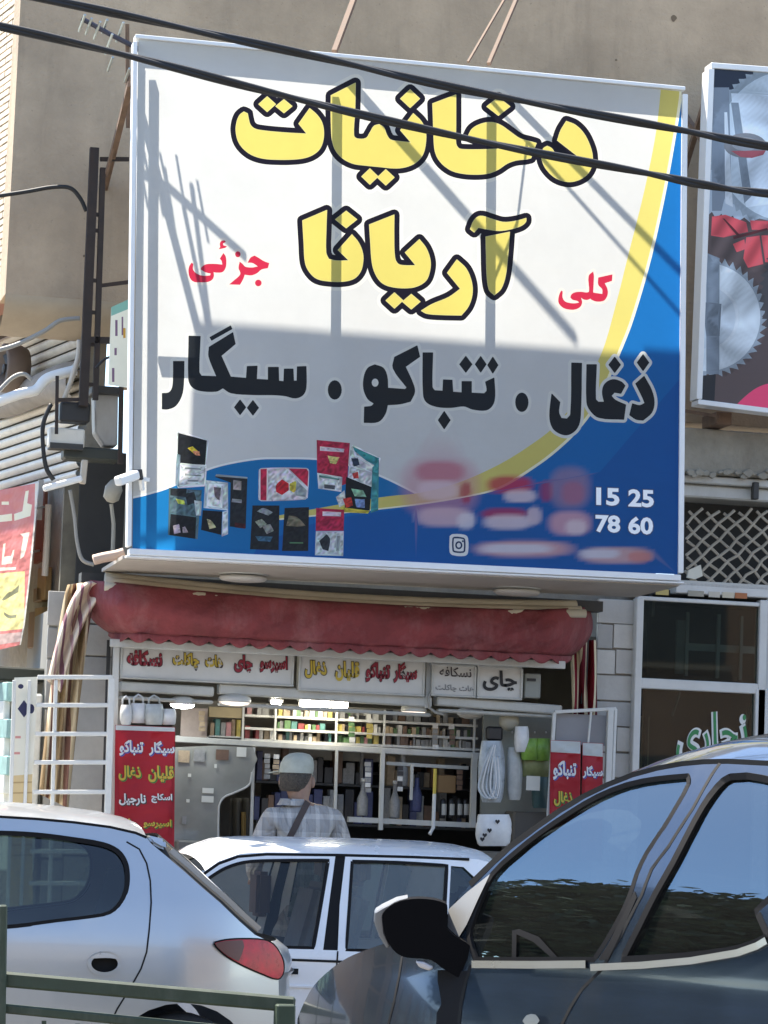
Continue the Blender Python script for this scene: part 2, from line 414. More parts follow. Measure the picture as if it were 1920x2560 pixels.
mat('white_metal', (.60, .60, .565), .4, var=.07, vscale=5, dirt=.25, dcol=(.38, .35, .3))
mat('sign_metal', (.74, .75, .74), .35, var=.05, vscale=4, dirt=.15, dcol=(.45, .43, .4))
mat('pale_metal', (.5, .5, .46), .45, var=.1, vscale=6, dirt=.4, dcol=(.28, .26, .22))
mat('rust_metal', (.035, .027, .024), .75, metal=.2, var=.3, vscale=14, dirt=.5, dcol=(.07, .035, .02))
mat('strut_rust', (.16, .1, .065), .8, var=.3, vscale=14)
mat('black_plastic', (.012, .012, .013), .45)
mat('dark_metal', (.04, .04, .038), .6, var=.2, vscale=8)
mat('cable_black', (.012, .012, .012), .6)
mat('cable_grey', (.3, .29, .26), .6)
mat('interior_wall', (.24, .235, .21), .8, var=.15, vscale=3)
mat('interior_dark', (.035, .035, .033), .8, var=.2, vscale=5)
mat('beige_metal', (.52, .44, .32), .6, var=.12, vscale=6, dirt=.3, dcol=(.3, .24, .16))
mat('shutter_metal', (.80, .75, .64), .5, var=.1, vscale=6, dirt=.3, dcol=(.36, .3, .22))
mat('brick_cream', (.68, .58, .45), .9, var=.15, vscale=12, bump=.2)
mat('brick_joint', (.4, .2, .14), .95)
mat('ply_brown', (.25, .15, .06), .7, var=.2, vscale=9)
mat_print('flex_print', .55)
mat_print('plain_print', 0.0, .5, .05)
mat_print('banner_print', 0.12, .55, .5)

# ------------------------------------------------------------------ ground, road, pavements
def sheet(name, x0, x1, y0, y1, z, mt, nx=1, zf=None):
    b = MB(); b.grid(lambda u, v: (x0 + (x1 - x0) * u, y0 + (y1 - y0) * v, zf(y0 + (y1 - y0) * v) if zf else z), nx, 24)
    o = b.build(name, mt, recalc=False); tag(o, kind='structure'); return o
GUT = -2.0                                               # kerb line in front of the shop
def zroad(y): return -0.10 * max(0.0, 1 - (GUT - y) / 5.0) if y > GUT - 5 else 0.0
sheet('ground', -150, 150, -150, 150, -0.16, 'paving')
sheet('road', -60, 60, -22.0, GUT, 0, 'asphalt', 4, zroad)
for k in range(-9, 10):
    o = MB().box(k * 6.0, k * 6.0 + 2.4, -12.5, -12.38, 0.002, 0.006).build('lane_marking', 'road_paint'); tag(o, kind='structure')
def block(name, x0, x1, y0, y1, z0, z1, mt, bev=.012):
    o = MB().box(x0, x1, y0, y1, z0, z1).build(name, mt, bevel=bev); tag(o, kind='structure'); return o
block('pavement', -60, 60, GUT + .15, 6, -0.15, 0.02, 'paving')
block('far_pavement', -60, 60, -25.5, -22.15, -0.15, 0.12, 'paving')
for k in range(-12, 12):
    x0 = -3.0 + k * 1.0
    for yy, n, z1 in ((GUT, 'kerb', .03), (-22.15, 'kerb', .13)):
        o = MB().box(x0, x0 + .99, yy, yy + .148, -.15, z1).build(n, 'kerb_concrete', bevel=.015); tag(o, kind='structure')

# ------------------------------------------------------------------ building with the plaster upper floors
WTOP = 6.65
xl = V(36, 300, 0).x; xr = 9.0
zs_l = V(120, 742, 0).z                                   # lower lip of the plaster on the left
zs_r = V(1820, 1062, 0).z
BL = thing('shop_building', (1.0, 0.4, 0.02), 'brown plastered building carrying the large white and blue sign', 'building')
xs = V(330, 742, 0).x; xq = V(1690, 1062, 0).x
b = MB(); b.box(xl, xr, 0.0, .35, zs_l, WTOP); b.build('upper_wall', 'plaster', BL)
b = MB(); b.box(xs, xr, 0.002, .33, zs_r, zs_l - .001); b.build('middle_wall', 'plaster', BL)
# roof and ragged parapet stones (they break the shadow line on the sign)
MB().box(xl, xr, .352, 6.0, WTOP - .3, WTOP - .12).build('roof', 'concrete', BL)
x = xl
while x < xr:
    w = random.uniform(.07, .4); h = random.choice([.0, .02, .05, .02, .09, .14, .0, .03])
    if h > 0: MB().box(x, x + w - .02, .02, .3, WTOP, WTOP + h).build('coping_brick', 'plaster', BL, bevel=.008)
    x += w
# curved lip under the plaster at the left corner
b = MB(); zb = V(110, 842, .34).z
def lip(u, v):
    t = v * math.pi / 2; xx = xl + (xs + .25 - xl) * u
    return (xx, .001 + .42 * (1 - math.cos(t)), zs_l - (zs_l - zb) * math.sin(t))
b.grid(lip, 6, 10); b.build('soffit', 'soffit_paint', BL, smooth=True, recalc=False)
# the wall behind the sign and above the shop
zc = V(900, 1490, -.02).z
MB().box(xs + .06, xq, .30, .34, zc, zs_r).build('backing_wall', 'concrete', BL)

# concrete band, lintel and pillar on the right
ob = MB().pbox(1690, 1086, 2250, 1198, -.16, .3).build('concrete_band', 'concrete', BL, bevel=.01)
MB().pbox(1690, 1203, 2250, 1222, -.12, .3).build('lintel', 'pale_metal', BL, bevel=.006)
MB().pbox(1690, 1226, 2250, 1258, -.07, .3).build('shutter_box', 'pale_metal', BL, bevel=.01)
MB().pbox(1884, 1205, 1898, 1248, -.15, .05).build('bracket', 'dark_metal', BL, bevel=.004)
MB().pbox(1690, 1470, 2260, 1498, -.05, .2).build('window_head', 'white_metal', BL, bevel=.005)
for xa, xb, c in ((1720, 1760, '#9a9484'), (1772, 1800, '#b9b3a4'), (1806, 1836, '#c2b9a2'), (1838, 1868, '#a8673e'), (1640, 1672, '#b7a463')):
    MB().pbox(xa, 1476 + (xa - 1700) * .045, xb, 1490 + (xa - 1700) * .045, -.056, .005).build('sticker', mat('sticker' + c, c, .6, var=.1), BL)

for k, (px, py, s) in enumerate(((1684, 46, 8), (1540, 150, 3), (210, 640, 3))):
    q = [V(px + s * math.cos(a) * random.uniform(.7, 1.2), py + s * math.sin(a) * random.uniform(.7, 1.2), -.0015) for a in [j * math.pi / 5 for j in range(10)]]
    MB().prism(q, (0, -.002, 0)).build('hole_disc', mat('hole_shade', (.16, .115, .075), .95), BL)  # flat discs whose dark colour stands for the shade inside small holes
# rough mortar lumps along the band's lower edge
for k in range(14):
    px = 1722 + k * 15 + random.uniform(-4, 4); s = random.uniform(6, 13); py = 1186 + random.uniform(-8, 6)
    q = [V(px + s * math.cos(a) * random.uniform(.7, 1.2), py + s * .8 * math.sin(a) * random.uniform(.7, 1.2), -.162) for a in [k2 * math.pi / 4 for k2 in range(8)]]
    MB().prism(q, (0, -.015 - .01 * random.random(), 0)).build('mortar_lump', 'concrete', BL, bevel=.004)

# stone pillar between the two shops, tile by tile
def tiles(x0, x1, rows, y, names='tile', dark=.3):
    for (ya, yb) in rows:
        n = random.choice([1, 2]) if x1 - x0 > 60 else 1
        cut = [x0] + ([x0 + (x1 - x0) * random.choice([.42, .58, .5])] if n == 2 else []) + [x1]
        for a, c in zip(cut, cut[1:]):
            m_ = random.choice(['stone_tile', 'stone_tile_light', 'stone_tile_grey', 'stone_tile'])
            sh = ((ya + yb) / 2 - 1700) * -.03
            MB().pbox(a + sh + 1, ya + 1, c + sh - 1, yb - 1, y - random.uniform(0, .004), .03).build(names, m_, BL, bevel=.003)
MB().pbox(1492, 1498, 1592, 2480, .02, .25).build('pillar_core', 'grout', BL)
tiles(1490, 1585, [(1498, 1560), (1560, 1622), (1624, 1686), (1688, 1752), (1754, 1816), (1818, 1880), (1882, 1944), (1946, 2010), (2012, 2080), (2082, 2150), (2152, 2240)], 0)
# left jamb of the shop (large grey stone panels)
MB().pbox(128, 1560, 290, 2560, .10, .2).build('jamb_core', 'grout', BL)
for k, (ya, yb) in enumerate([(1470, 1560), (1562, 1640), (1642, 1690), (1692, 1765), (1767, 1838), (1840, 1908), (1910, 1980), (1982, 2060), (2062, 2140), (2142, 2260)]):
    MB().pbox(176 - k * 2, ya, 285 - k * 3, yb - 2, .085, .02).build('tile', ['stone_tile_grey', 'stone_tile'][k % 2], BL, bevel=.003)
    MB().pbox(120 - k * 2, ya + 8, 173 - k * 2, yb + 4, .088, .02).build('tile', ['stone_tile', 'stone_tile_grey'][k % 2], BL, bevel=.003)

# ------------------------------------------------------------------ shop interior shell
zf = .04; zcl = V(850, 1700, .1).z + .25
X0 = V(292, 1900, .1).x; X1 = V(1480, 1900, .1).x
MB().box(X0 - .4, X1 + .2, 1.6, 1.7, zf, zcl).build('shop_back_wall', 'interior_wall', BL)
MB().box(X0 - .4, X0 - .3, .3, 1.598, zf, zcl).build('shop_side_wall', 'interior_wall', BL)
MB().box(X1 + .1, X1 + .2, .3, 1.598, zf, zcl).build('shop_side_wall', 'interior_wall', BL)
MB().box(X0 - .4, X1 + .2, .12, 1.7, zcl, zcl + .08).build('shop_ceiling', 'interior_wall', BL)
MB().box(X0 - .4, X1 + .2, .0, 1.7, .02, zf).build('shop_floor', 'concrete', BL)

# ------------------------------------------------------------------ right neighbour: framed window with lettering, mesh grille above
WN = thing('shop_window', V(1750, 2400, -.05), 'white framed dark shop window with green lettering at the right edge', 'window')
gm = mat_glass('shop_glass', (.5, .56, .53), 1.22, .02, .02)
for a in ((1578, 1494, 1596, 2500), (1896, 1500, 1916, 1905), (1880, 1722, 1915, 2500)):
    MB().pbox(*a, -.06, .08).build('frame', 'white_metal', WN, bevel=.005)
MB().pbox(1596, 1702, 1905, 1728, -.055, .07).build('transom', 'white_metal', WN, bevel=.005)
MB().pbox(1596, 1498, 1900, 1508, -.055, .07).build('head_rail', 'white_metal', WN, bevel=.004)
MB().pbox(1906, 1480, 1919, 2500, -.04, .07).build('mullion', 'pale_metal', WN, bevel=.004)
MB().pbox(1598, 1508, 1896, 1702, -.03, .006).build('pane', gm, WN)
MB().pbox(1598, 1728, 1882, 2300, -.03, .006).build('pane', gm, WN)
mat('frame_shade', (.3, .31, .3), .5, var=.1)
for a in ((1714, 1530, 1722, 1690), (1792, 1535, 1800, 1695), (1850, 1540, 1857, 1700)):
    MB().pbox(*a, .18, .02).build('inner_bar', 'frame_shade', WN)
MB().pbox(1718, 1612, 1895, 1630, .2, .02).build('inner_rail', 'frame_shade', WN)
MB().pbox(1690, 1550, 1712, 1685, .25, .02).build('curtain_fold', 'frame_shade', WN, bevel=.005)
MB().pbox(1600, 1790, 1618, 2200, .1, .05).build('inner_post', 'beige_metal', WN)
MB().beam(V(1700, 1730, .2), V(1680, 1790, .25), .012).build('inner_bar', 'frame_shade', WN)
MB().beam(V(1885, 1740, .05), V(1850, 1850, .05), .02).build('inner_bar', 'frame_shade', WN)
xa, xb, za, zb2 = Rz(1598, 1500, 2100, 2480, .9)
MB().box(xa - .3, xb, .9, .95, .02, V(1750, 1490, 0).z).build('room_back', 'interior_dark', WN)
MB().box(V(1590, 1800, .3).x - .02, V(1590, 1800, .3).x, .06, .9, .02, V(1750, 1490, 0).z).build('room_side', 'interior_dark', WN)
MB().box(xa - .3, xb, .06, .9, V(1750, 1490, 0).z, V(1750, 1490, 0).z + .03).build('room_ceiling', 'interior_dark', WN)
mat('letter_white', (.7, .7, .66), .6); mat('letter_green', (.03, .22, .07), .6)
pm = plane_y(-.034)
lettering('lettering', 'نجاری', 1690, 1780, 1868, 1908, pm, (0, -1, 0), 'letter_white', WN, .06, .002, slant=-.10)
lettering('lettering', 'نجاری', 1690, 1780, 1868, 1908, pm, (0, -1, 0), 'letter_green', WN, .005, .004, slant=-.10)

xw_ = V(2100, 1800, 0).x; zw_ = V(2100, 1490, 0).z
MB().box(xw_, xr, .02, .3, .02, zw_).build('lower_wall', 'concrete', BL)
MB().box(V(2245, 1300, 0).x, xr, .021, .29, zw_ + .001, zs_r - .001).build('lower_wall', 'concrete', BL)
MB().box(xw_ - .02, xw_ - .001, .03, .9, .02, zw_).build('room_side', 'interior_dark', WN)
GR = thing('mesh_grille', V(1820, 1468, -.02), 'expanded metal diamond mesh grille above the right shop window', 'grille')
mat('mesh_metal', (.36, .32, .25), .7, var=.2, vscale=12)
for sgn in (1, -1):
    for k in range(-9, 16):
        px0 = 1660 + k * 42
        pts = []
        for t in range(13):
            px = px0 + t * 20; py = (1262 + t * 18.5) if sgn > 0 else (1478 - t * 18.5)
            if 1704 < px < 2240 and 1262 < py < 1476:
                pts.append(V(px + random.uniform(-3.5, 3.5), py + random.uniform(-4, 4), -.03 + (.006 if sgn > 0 else 0) + random.uniform(-.004, .004)))
        if len(pts) > 2: MB().tube(pts, .0095, 5).build('mesh_bar', 'mesh_metal', GR)
MB().pbox(1690, 1258, 2250, 1475, .28, .02).build('dark_backing', 'interior_dark', GR)
MB().pbox(1700, 1466, 2250, 1478, -.05, .04).build('bottom_rail', 'pale_metal', GR)
q = [V(x, y, -.05) for x, y in ((1722, 1425), (1752, 1412), (1757, 1440), (1738, 1448), (1718, 1444))]
tag(MB().prism(q, (0, .02, 0)).build('paper_scrap', mat('paper', (.62, .6, .5), .8, var=.1)), 'crumpled pale paper scrap caught on the mesh grille by the sign corner', 'paper')

# ------------------------------------------------------------------ left side street: sunlit brick, roller shutter
TD = rad(79); T = Vector((-math.cos(TD), math.sin(TD), 0)); NL = Vector((-math.sin(TD), -math.cos(TD), 0))
PB = V(34, 300, .36)
brk = thing('brick_building', PB + T * 4 + Vector((0, 0, -PB.z)), 'sunlit cream brick wall at the far upper left corner', 'building')
b = MB(); z0 = V(15, 735, .4).z
b.prism([PB + NL * -.02 + Vector((0, 0, z0 - PB.z)), PB + T * 9 + NL * -.02 + Vector((0, 0, z0 - PB.z)), PB + T * 9 + NL * -.02 + Vector((0, 0, 6.4 - PB.z)), PB + NL * -.02 + Vector((0, 0, 6.4 - PB.z))], -NL * .2)
b.build('wall_core', 'brick_joint', brk)
z = z0 + .01; k = 0
base = None
while z < 6.35:
    u = -(k % 2) * .11
    for j in range(3):
        ua, ub = max(0, u + j * .22), u + j * .22 + .212
        c = PB + T * ((ua + ub) / 2) + Vector((0, 0, z + .016 - PB.z)) + NL * (-.008 + random.uniform(-.001, .003))
        if base is None or j == 0:
            o = MB().obox(c, T * ((ub - ua) / 2), NL * .012, Vector((0, 0, .0155))).build('brick', 'brick_cream', brk)
            if base is None and ub - ua > .2: base = o
        else:
            o = base.copy(); COL.objects.link(o); o.parent = brk; o.location = Vector(base.location)
            o.location = c - (PB + T * .106 + Vector((0, 0, z0 + .026 - PB.z)) + NL * -.0065)
    z += .041; k += 1
b = MB()
zz = z0 + .01
while zz < 6.35:
    c = PB + T * (.66 + 4) + Vector((0, 0, zz + .016 - PB.z)) + NL * -.008
    b.obox(c, T * 4, NL * .012, Vector((0, 0, .0155))); zz += .041
o = b.build('far_brick_courses', 'brick_cream', brk); o['kind'] = 'stuff'

PS = V(196, 1150, .42)
def PL(px, py, off=0.0): return onplane(px, py, PS + NL * off, NL)
lside = lambda off: (lambda px, py: PL(px, py, off))
SH = thing('roller_shutter', Vector((PS.x, PS.y, .02)) + T * .8, 'cream corrugated roller shutter in sunlight at the left edge', 'shutter')
zt = PL(100, 850).z; zbt = PL(60, 1225).z
b = MB(); b.prism([PS + Vector((0, 0, .02 - PS.z)) - NL * .04, PS + T * 9 + Vector((0, 0, .02 - PS.z)) - NL * .04, PS + T * 9 + Vector((0, 0, zt + .3 - PS.z)) - NL * .04, PS + Vector((0, 0, zt + .3 - PS.z)) - NL * .04], -NL * .1); b.build('side_wall', 'concrete', SH)
z = zbt - .02
while z < zt + .1:
    prof = [(0, 0), (.012, .008), (.022, .022), (.024, .034), (.018, .046), (.004, .054)]
    b = MB(); b.grid(lambda u, v: PS + T * (3.2 * u) + Vector((0, 0, z - PS.z)) + NL * (prof[int(v * 5 + .5)][0] - .01) + Vector((0, 0, prof[int(v * 5 + .5)][1])), 1, 5)
    b.build('slat', 'shutter_metal', SH, smooth=True, recalc=False); z += .066
# loose valance / rolled sheet above the shutter and its round drum
def drum(u, v):
    p = PL(-40 + 245 * u, 1010 - 60 * u, .06); a = v * math.pi
    return p + NL * (.10 * math.sin(a)) + Vector((0, 0, .11 * math.cos(a) + .015 * math.sin(9 * u + 2 * v)))
b = MB().grid(drum, 22, 10); tag(b.build('rolled_tarpaulin', mat('tarp', (.3, .27, .23), .8, var=.2, vscale=8), smooth=True, recalc=False), 'dusty rolled tarpaulin lying along the top of the cream shutter', 'tarpaulin')
fan = thing('wall_fan', PL(62, 930, .16), 'round dark extractor fan housing below the curved plaster lip', 'fan')
c = PL(62, 925, .1); MB().lathe([(.13, 0), (.15, .05), (.15, .14), (.125, .15), (.11, .1)], c, 24, NL).build('housing', mat('fan_brown', (.16, .12, .09), .7, var=.2), fan, smooth=True)
for k in range(5):
    a = k * 2 * math.pi / 5; ax = Vector((0, 0, 1)); e = T * math.cos(a) + ax * math.sin(a); f_ = T * -math.sin(a) + ax * math.cos(a)
    MB().prism([c + NL * .11 + e * .02 - f_ * .012, c + NL * .12 + e * .1 - f_ * .035, c + NL * .1 + e * .1 + f_ * .03, c + NL * .11 + e * .02 + f_ * .012], NL * .003).build('blade', 'dark_metal', fan)
MB().lathe([(.025, .1), (.025, .135), (.01, .14)], c, 12, NL).build('hub', 'dark_metal', fan)

# red and yellow poster on the left, print paled in place of glaring sun
pst = [(-60, 1236), (96, 1207), (90, 1290), (78, 1420), (62, 1560), (52, 1612), (-70, 1640)]
lay = [dict(p=[[(-70, 1440), (62, 1428), (60, 1560), (58, 1572), (-70, 1585)]], c='#e8d98c'),
       dict(p=[[(-70, 1592), (55, 1580), (50, 1604), (-70, 1622)]], c='#c9a9a0'),
       dict(p=[smooth_poly([(64, 1228), (72, 1226), (68, 1258), (80, 1262), (76, 1290), (36, 1302), (35, 1285), (56, 1278), (60, 1250)]), rect(4, 1254, 22, 1262), [(-30, 1292), (30, 1284), (30, 1302), (-30, 1308)]], c='#f2e6c4'),
       dict(p=[smooth_poly([(50, 1335), (74, 1330), (60, 1390), (50, 1398), (58, 1342)]), smooth_poly([(8, 1360), (14, 1358), (10, 1392), (28, 1390), (32, 1375), (36, 1374), (30, 1408), (4, 1412)]), [(-30, 1420), (40, 1418), (40, 1424), (-30, 1430)]], c='#f0dfc8'),
       dict(p=[smooth_poly([(4, 1500), (20, 1482), (30, 1478), (48, 1462), (46, 1480), (26, 1492), (8, 1502)]), smooth_poly([(10, 1530), (24, 1538), (42, 1536), (40, 1544), (22, 1546), (10, 1536)])], c='#77754e'),
       dict(p=[[(88, 1207), (98, 1205), (92, 1290), (80, 1420), (64, 1560), (52, 1620), (48, 1618), (58, 1560), (74, 1420), (86, 1290)]], c='#d8d2c4')]
P_ = print_mesh('poster', pst, lay, lside(.16), 'banner_print', None, '#d2716a')
tag(P_, 'red and yellow poster with pale lettering in sun at the left edge', 'poster')
for k, (px, py) in enumerate(((98, 1270), (86, 1380))):
    MB().beam(PL(px - 8, py, .16), PL(px + 12, py - 3, .02), .012).build('poster_clip', 'white_metal', P_)
MB().beam(PL(103, 1200, .05), PL(98, 1300, .05), .03).build('poster_post', 'pale_metal', P_)
# stacked wooden boards and pipe beside the poster
for k, (a, c, e, f_) in enumerate(((100, 1420, 122, 1500), (92, 1470, 110, 1505), (92, 1520, 114, 1605), (80, 1530, 96, 1620))):
    o = MB().obox((PL(a, c, .0) + PL(e, f_, .0)) / 2, T * .08, NL * .02, Vector((0, 0, (PL(a, c).z - PL(a, f_).z) / 2))).build('wooden_board', mat('board%d' % (k % 2), ((.32, .2, .08), (.24, .15, .08))[k % 2], .7, var=.2, vscale=9), bevel=.005)
    tag(o, ['upper right yellowish wooden board behind the poster', 'small upper left wooden board behind the poster', 'lower right yellowish wooden board behind the poster', 'lower left wooden board beside the poster edge'][k], 'board')
tag(MB().tube([PL(121, 1262, .06), PL(118, 1340, .06), PL(112, 1440, .06)], .02, 10).build('downpipe', mat('pipe_cream', (.55, .48, .38), .5, var=.1)), 'short cream drain pipe right of the red poster', 'pipe')
tag(MB().prism([PL(100, 1215, .02), PL(112, 1230, .02), PL(106, 1400, .02), PL(84, 1410, .02), PL(92, 1300, .02)], NL * -.02).build('red_brick_pier', mat('red_brick', (.24, .09, .05), .9, var=.2, vscale=9)), 'narrow red brick strip between the poster and the drain pipe', 'wall')
# dark recess behind the meters (side wall of the shop)
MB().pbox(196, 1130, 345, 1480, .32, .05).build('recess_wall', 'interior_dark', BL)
MB().pbox(150, 1200, 205, 1700, .36, .05).build('side_pier', mat('mossy', (.15, .135, .1), .9, var=.3, vscale=6), BL)
# ------------------------------------------------------------------ the large sign
YS = -1.2
SG = thing('shop_sign', V(1010, 1425, YS), 'large white and blue shop sign with yellow lettering over the awning', 'sign')
TL, TR, BR, BLc = (331, 84), (1719, 216), (1708, 1453), (315, 1386)
pS = plane_y(YS)
def zz(pts, ox, oy, s): return [(ox + x / s, oy + y / s) for x, y in pts]
A_ = lambda *p: smooth_poly(zz(p, 550, 170, 2.765))
B_ = lambda *p: smooth_poly(zz(p, 1000, 170, 2.765))
C_ = lambda *p: smooth_poly(zz(p, 700, 490, 2.37))
D_ = lambda *p: smooth_poly(zz(p, 380, 790, 2.37), corner=48)
E_ = lambda *p: smooth_poly(zz(p, 1000, 820, 2.37), corner=48)
yellow = [
 A_((140, 322), (165, 303), (190, 315), (197, 352), (208, 390), (232, 416), (275, 430), (430, 446), (602, 456), (545, 385), (620, 280), (668, 322), (702, 372), (716, 432), (712, 500), (688, 560), (640, 600), (580, 622), (500, 631), (400, 632), (300, 625), (220, 600), (160, 555), (124, 500), (110, 430), (115, 380), (126, 345)),
 zz(dia(326, 250, 58, 52), 550, 170, 2.765), zz(dia(442, 264, 56, 46), 550, 170, 2.765),
 A_((768, 190), (936, 104), (932, 300), (924, 465), (945, 488), (1008, 486), (1036, 448), (1065, 402), (1100, 390), (1132, 412), (1152, 462), (1178, 496), (1230, 506), (1322, 516), (1248, 430), (1336, 315), (1390, 368), (1420, 432), (1421, 520), (1400, 600), (1350, 655), (1280, 685), (1200, 692), (1100, 682), (1000, 672), (920, 660), (850, 625), (800, 570), (776, 500), (769, 400), (767, 300)),
 zz(dia(1036, 750, 56, 54), 550, 170, 2.765), zz(dia(1146, 756, 58, 54), 550, 170, 2.765), zz(dia(1314, 212, 66, 62), 550, 170, 2.765),
 B_((226, 246), (386, 186), (386, 400), (386, 520), (405, 555), (440, 563), (560, 564), (690, 560), (600, 522), (470, 472), (500, 420), (560, 387), (630, 376), (695, 395), (760, 440), (830, 488), (900, 508), (942, 520), (925, 562), (905, 622), (870, 630), (800, 638), (740, 660), (680, 700), (620, 725), (540, 735), (440, 730), (360, 710), (300, 670), (260, 620), (240, 560), (233, 450), (229, 330)),
 zz(dia(680, 266, 80, 62), 1000, 170, 2.765),
 B_((1150, 368), (1212, 394), (1270, 452), (1310, 530), (1330, 605), (1324, 680), (1290, 738), (1230, 775), (1160, 786), (1080, 762), (1020, 710), (986, 650), (980, 592), (992, 556), (1018, 540), (1048, 556), (1072, 586), (1120, 602), (1232, 612), (1088, 500), (1112, 430)),
 C_((134, 146), (277, 85), (273, 200), (272, 335), (288, 374), (332, 384), (410, 383), (345, 320), (426, 229), (465, 276), (490, 340), (490, 400), (475, 450), (440, 488), (380, 505), (300, 505), (220, 490), (175, 450), (150, 395), (142, 280)),
 zz(dia(392, 139, 63, 50), 700, 490, 2.37),
 C_((530, 170), (676, 112), (675, 230), (680, 365), (700, 403), (740, 412), (806, 412), (742, 335), (826, 258), (866, 310), (890, 380), (888, 440), (865, 500), (810, 535), (740, 545), (650, 535), (600, 510), (565, 460), (546, 395), (537, 280)),
 zz(dia(678, 619, 50, 46), 700, 490, 2.37), zz(dia(778, 626, 52, 44), 700, 490, 2.37),
 C_((1048, 378), (1102, 430), (1135, 510), (1138, 585), (1115, 655), (1074, 706), (950, 703), (870, 696), (838, 680), (900, 642), (1000, 600), (1070, 550), (992, 455)),
 C_((1220, 242), (1360, 214), (1352, 330), (1336, 470), (1310, 548), (1270, 586), (1240, 556), (1226, 470), (1222, 330)),
 C_((1128, 196), (1150, 145), (1186, 119), (1250, 135), (1320, 155), (1390, 150), (1458, 132), (1456, 152), (1430, 175), (1370, 195), (1300, 205), (1220, 195), (1176, 186), (1150, 214))]
black = [
 D_((128, 270), (189, 270), (186, 400), (175, 470), (140, 530), (95, 550), (62, 550), (62, 460), (100, 455), (120, 430), (127, 380)),
 D_((220, 120), (285, 122), (278, 330), (292, 356), (385, 360), (338, 240), (340, 185), (478, 100), (492, 165), (408, 235), (465, 362), (560, 370), (565, 300), (622, 298), (618, 376), (690, 380), (690, 305), (748, 305), (750, 386), (782, 390), (785, 315), (835, 315), (838, 386), (860, 386), (862, 302), (912, 300), (912, 420), (895, 465), (850, 485), (790, 472), (720, 466), (600, 465), (470, 455), (420, 425), (380, 445), (280, 440), (235, 415), (218, 370)),
 zz([(345, 127), (465, 60), (472, 76), (354, 142)], 380, 790, 2.37),
 zz(dia(522, 541, 32, 42), 380, 790, 2.37), zz(dia(598, 544, 32, 42), 380, 790, 2.37), zz(ell(1083, 438, 38, 54), 380, 790, 2.37),
 D_((1320, 290), (1370, 310), (1392, 360), (1396, 428), (1500, 436), (1512, 424), (1430, 310), (1438, 245), (1570, 178), (1585, 240), (1500, 300), (1545, 400), (1555, 450), (1530, 505), (1470, 520), (1395, 525), (1380, 580), (1340, 625), (1258, 630), (1260, 540), (1300, 535), (1318, 518), (1280, 490), (1255, 430), (1258, 360), (1280, 310)),
 E_((137, 148), (193, 148), (190, 350), (205, 372), (255, 375), (258, 308), (308, 310), (312, 380), (368, 385), (368, 318), (422, 318), (422, 386), (500, 390), (516, 370), (508, 320), (556, 298), (561, 400), (548, 455), (510, 485), (430, 480), (380, 462), (300, 470), (220, 465), (160, 440), (140, 395)),
 zz(dia(390, 215, 35, 46), 1000, 820, 2.37), zz(dia(478, 215, 31, 45), 1000, 820, 2.37), zz(dia(550, 220, 29, 46), 1000, 820, 2.37), zz(dia(262, 546, 34, 50), 1000, 820, 2.37), zz(ell(722, 440, 36, 54), 1000, 820, 2.37),
 E_((1018, 208), (1075, 210), (1068, 520), (1050, 590), (1000, 630), (950, 625), (905, 590), (888, 520), (900, 393), (946, 440), (940, 500), (955, 536), (990, 540), (1012, 510)),
 E_((1108, 218), (1163, 218), (1158, 420), (1175, 440), (1212, 440), (1200, 380), (1215, 332), (1260, 307), (1310, 320), (1332, 342), (1308, 386), (1270, 380), (1250, 402), (1275, 428), (1336, 456), (1325, 540), (1180, 530), (1130, 490), (1108, 440)),
 zz(dia(1272, 218, 33, 44), 1000, 820, 2.37),
 E_((1446, 288), (1490, 370), (1505, 440), (1490, 500), (1440, 545), (1400, 540), (1362, 515), (1378, 450), (1420, 460), (1452, 446), (1440, 415), (1398, 330)),
 zz(dia(1440, 205, 33, 46), 1000, 820, 2.37)]
bhole = [zz(ell(1322, 395, 24, 28, 12), 380, 790, 2.37)]
R1 = lambda *p: smooth_poly(zz(p, 440, 580, 5.53))
R2 = lambda *p: smooth_poly(zz(p, 1360, 660, 8.295))
red = [
 R1((215, 425), (240, 440), (235, 510), (260, 555), (320, 592), (400, 605), (470, 600), (480, 575), (400, 555), (345, 520), (350, 490), (410, 448), (520, 440), (640, 450), (630, 400), (605, 370), (655, 290), (688, 340), (696, 440), (680, 510), (640, 555), (560, 562), (520, 555), (524, 610), (500, 660), (440, 690), (330, 697), (240, 685), (190, 630), (172, 540), (185, 470)),
 R1((590, 240), (610, 205), (605, 165), (625, 125), (670, 115), (690, 135), (650, 160), (655, 185), (700, 195), (690, 215)),
 R1((735, 725), (800, 670), (870, 610), (890, 570), (865, 500), (880, 410), (920, 440), (960, 480), (1060, 490), (1130, 475), (1060, 430), (990, 425), (1030, 355), (1085, 325), (1140, 355), (1210, 400), (1290, 430), (1270, 500), (1180, 520), (1120, 570), (1040, 600), (950, 590), (930, 650), (885, 730)),
 zz(ell(1138, 705, 46, 46, 14), 440, 580, 5.53), zz(ell(855, 308, 38, 42, 14), 440, 580, 5.53),
 R2((360, 550), (388, 570), (385, 690), (430, 770), (520, 805), (640, 815), (725, 800), (700, 770), (590, 740), (545, 690), (570, 630), (640, 590), (760, 575), (900, 590), (935, 560), (925, 250), (1020, 155), (1035, 250), (1020, 590), (1100, 605), (1210, 620), (1205, 520), (1125, 430), (1125, 280), (1420, 215), (1410, 350), (1260, 400), (1310, 500), (1325, 600), (1295, 700), (1230, 765), (1100, 780), (1000, 750), (960, 720), (900, 745), (820, 735), (770, 700), (790, 800), (750, 890), (640, 945), (520, 945), (400, 910), (310, 820), (298, 720), (330, 600))]
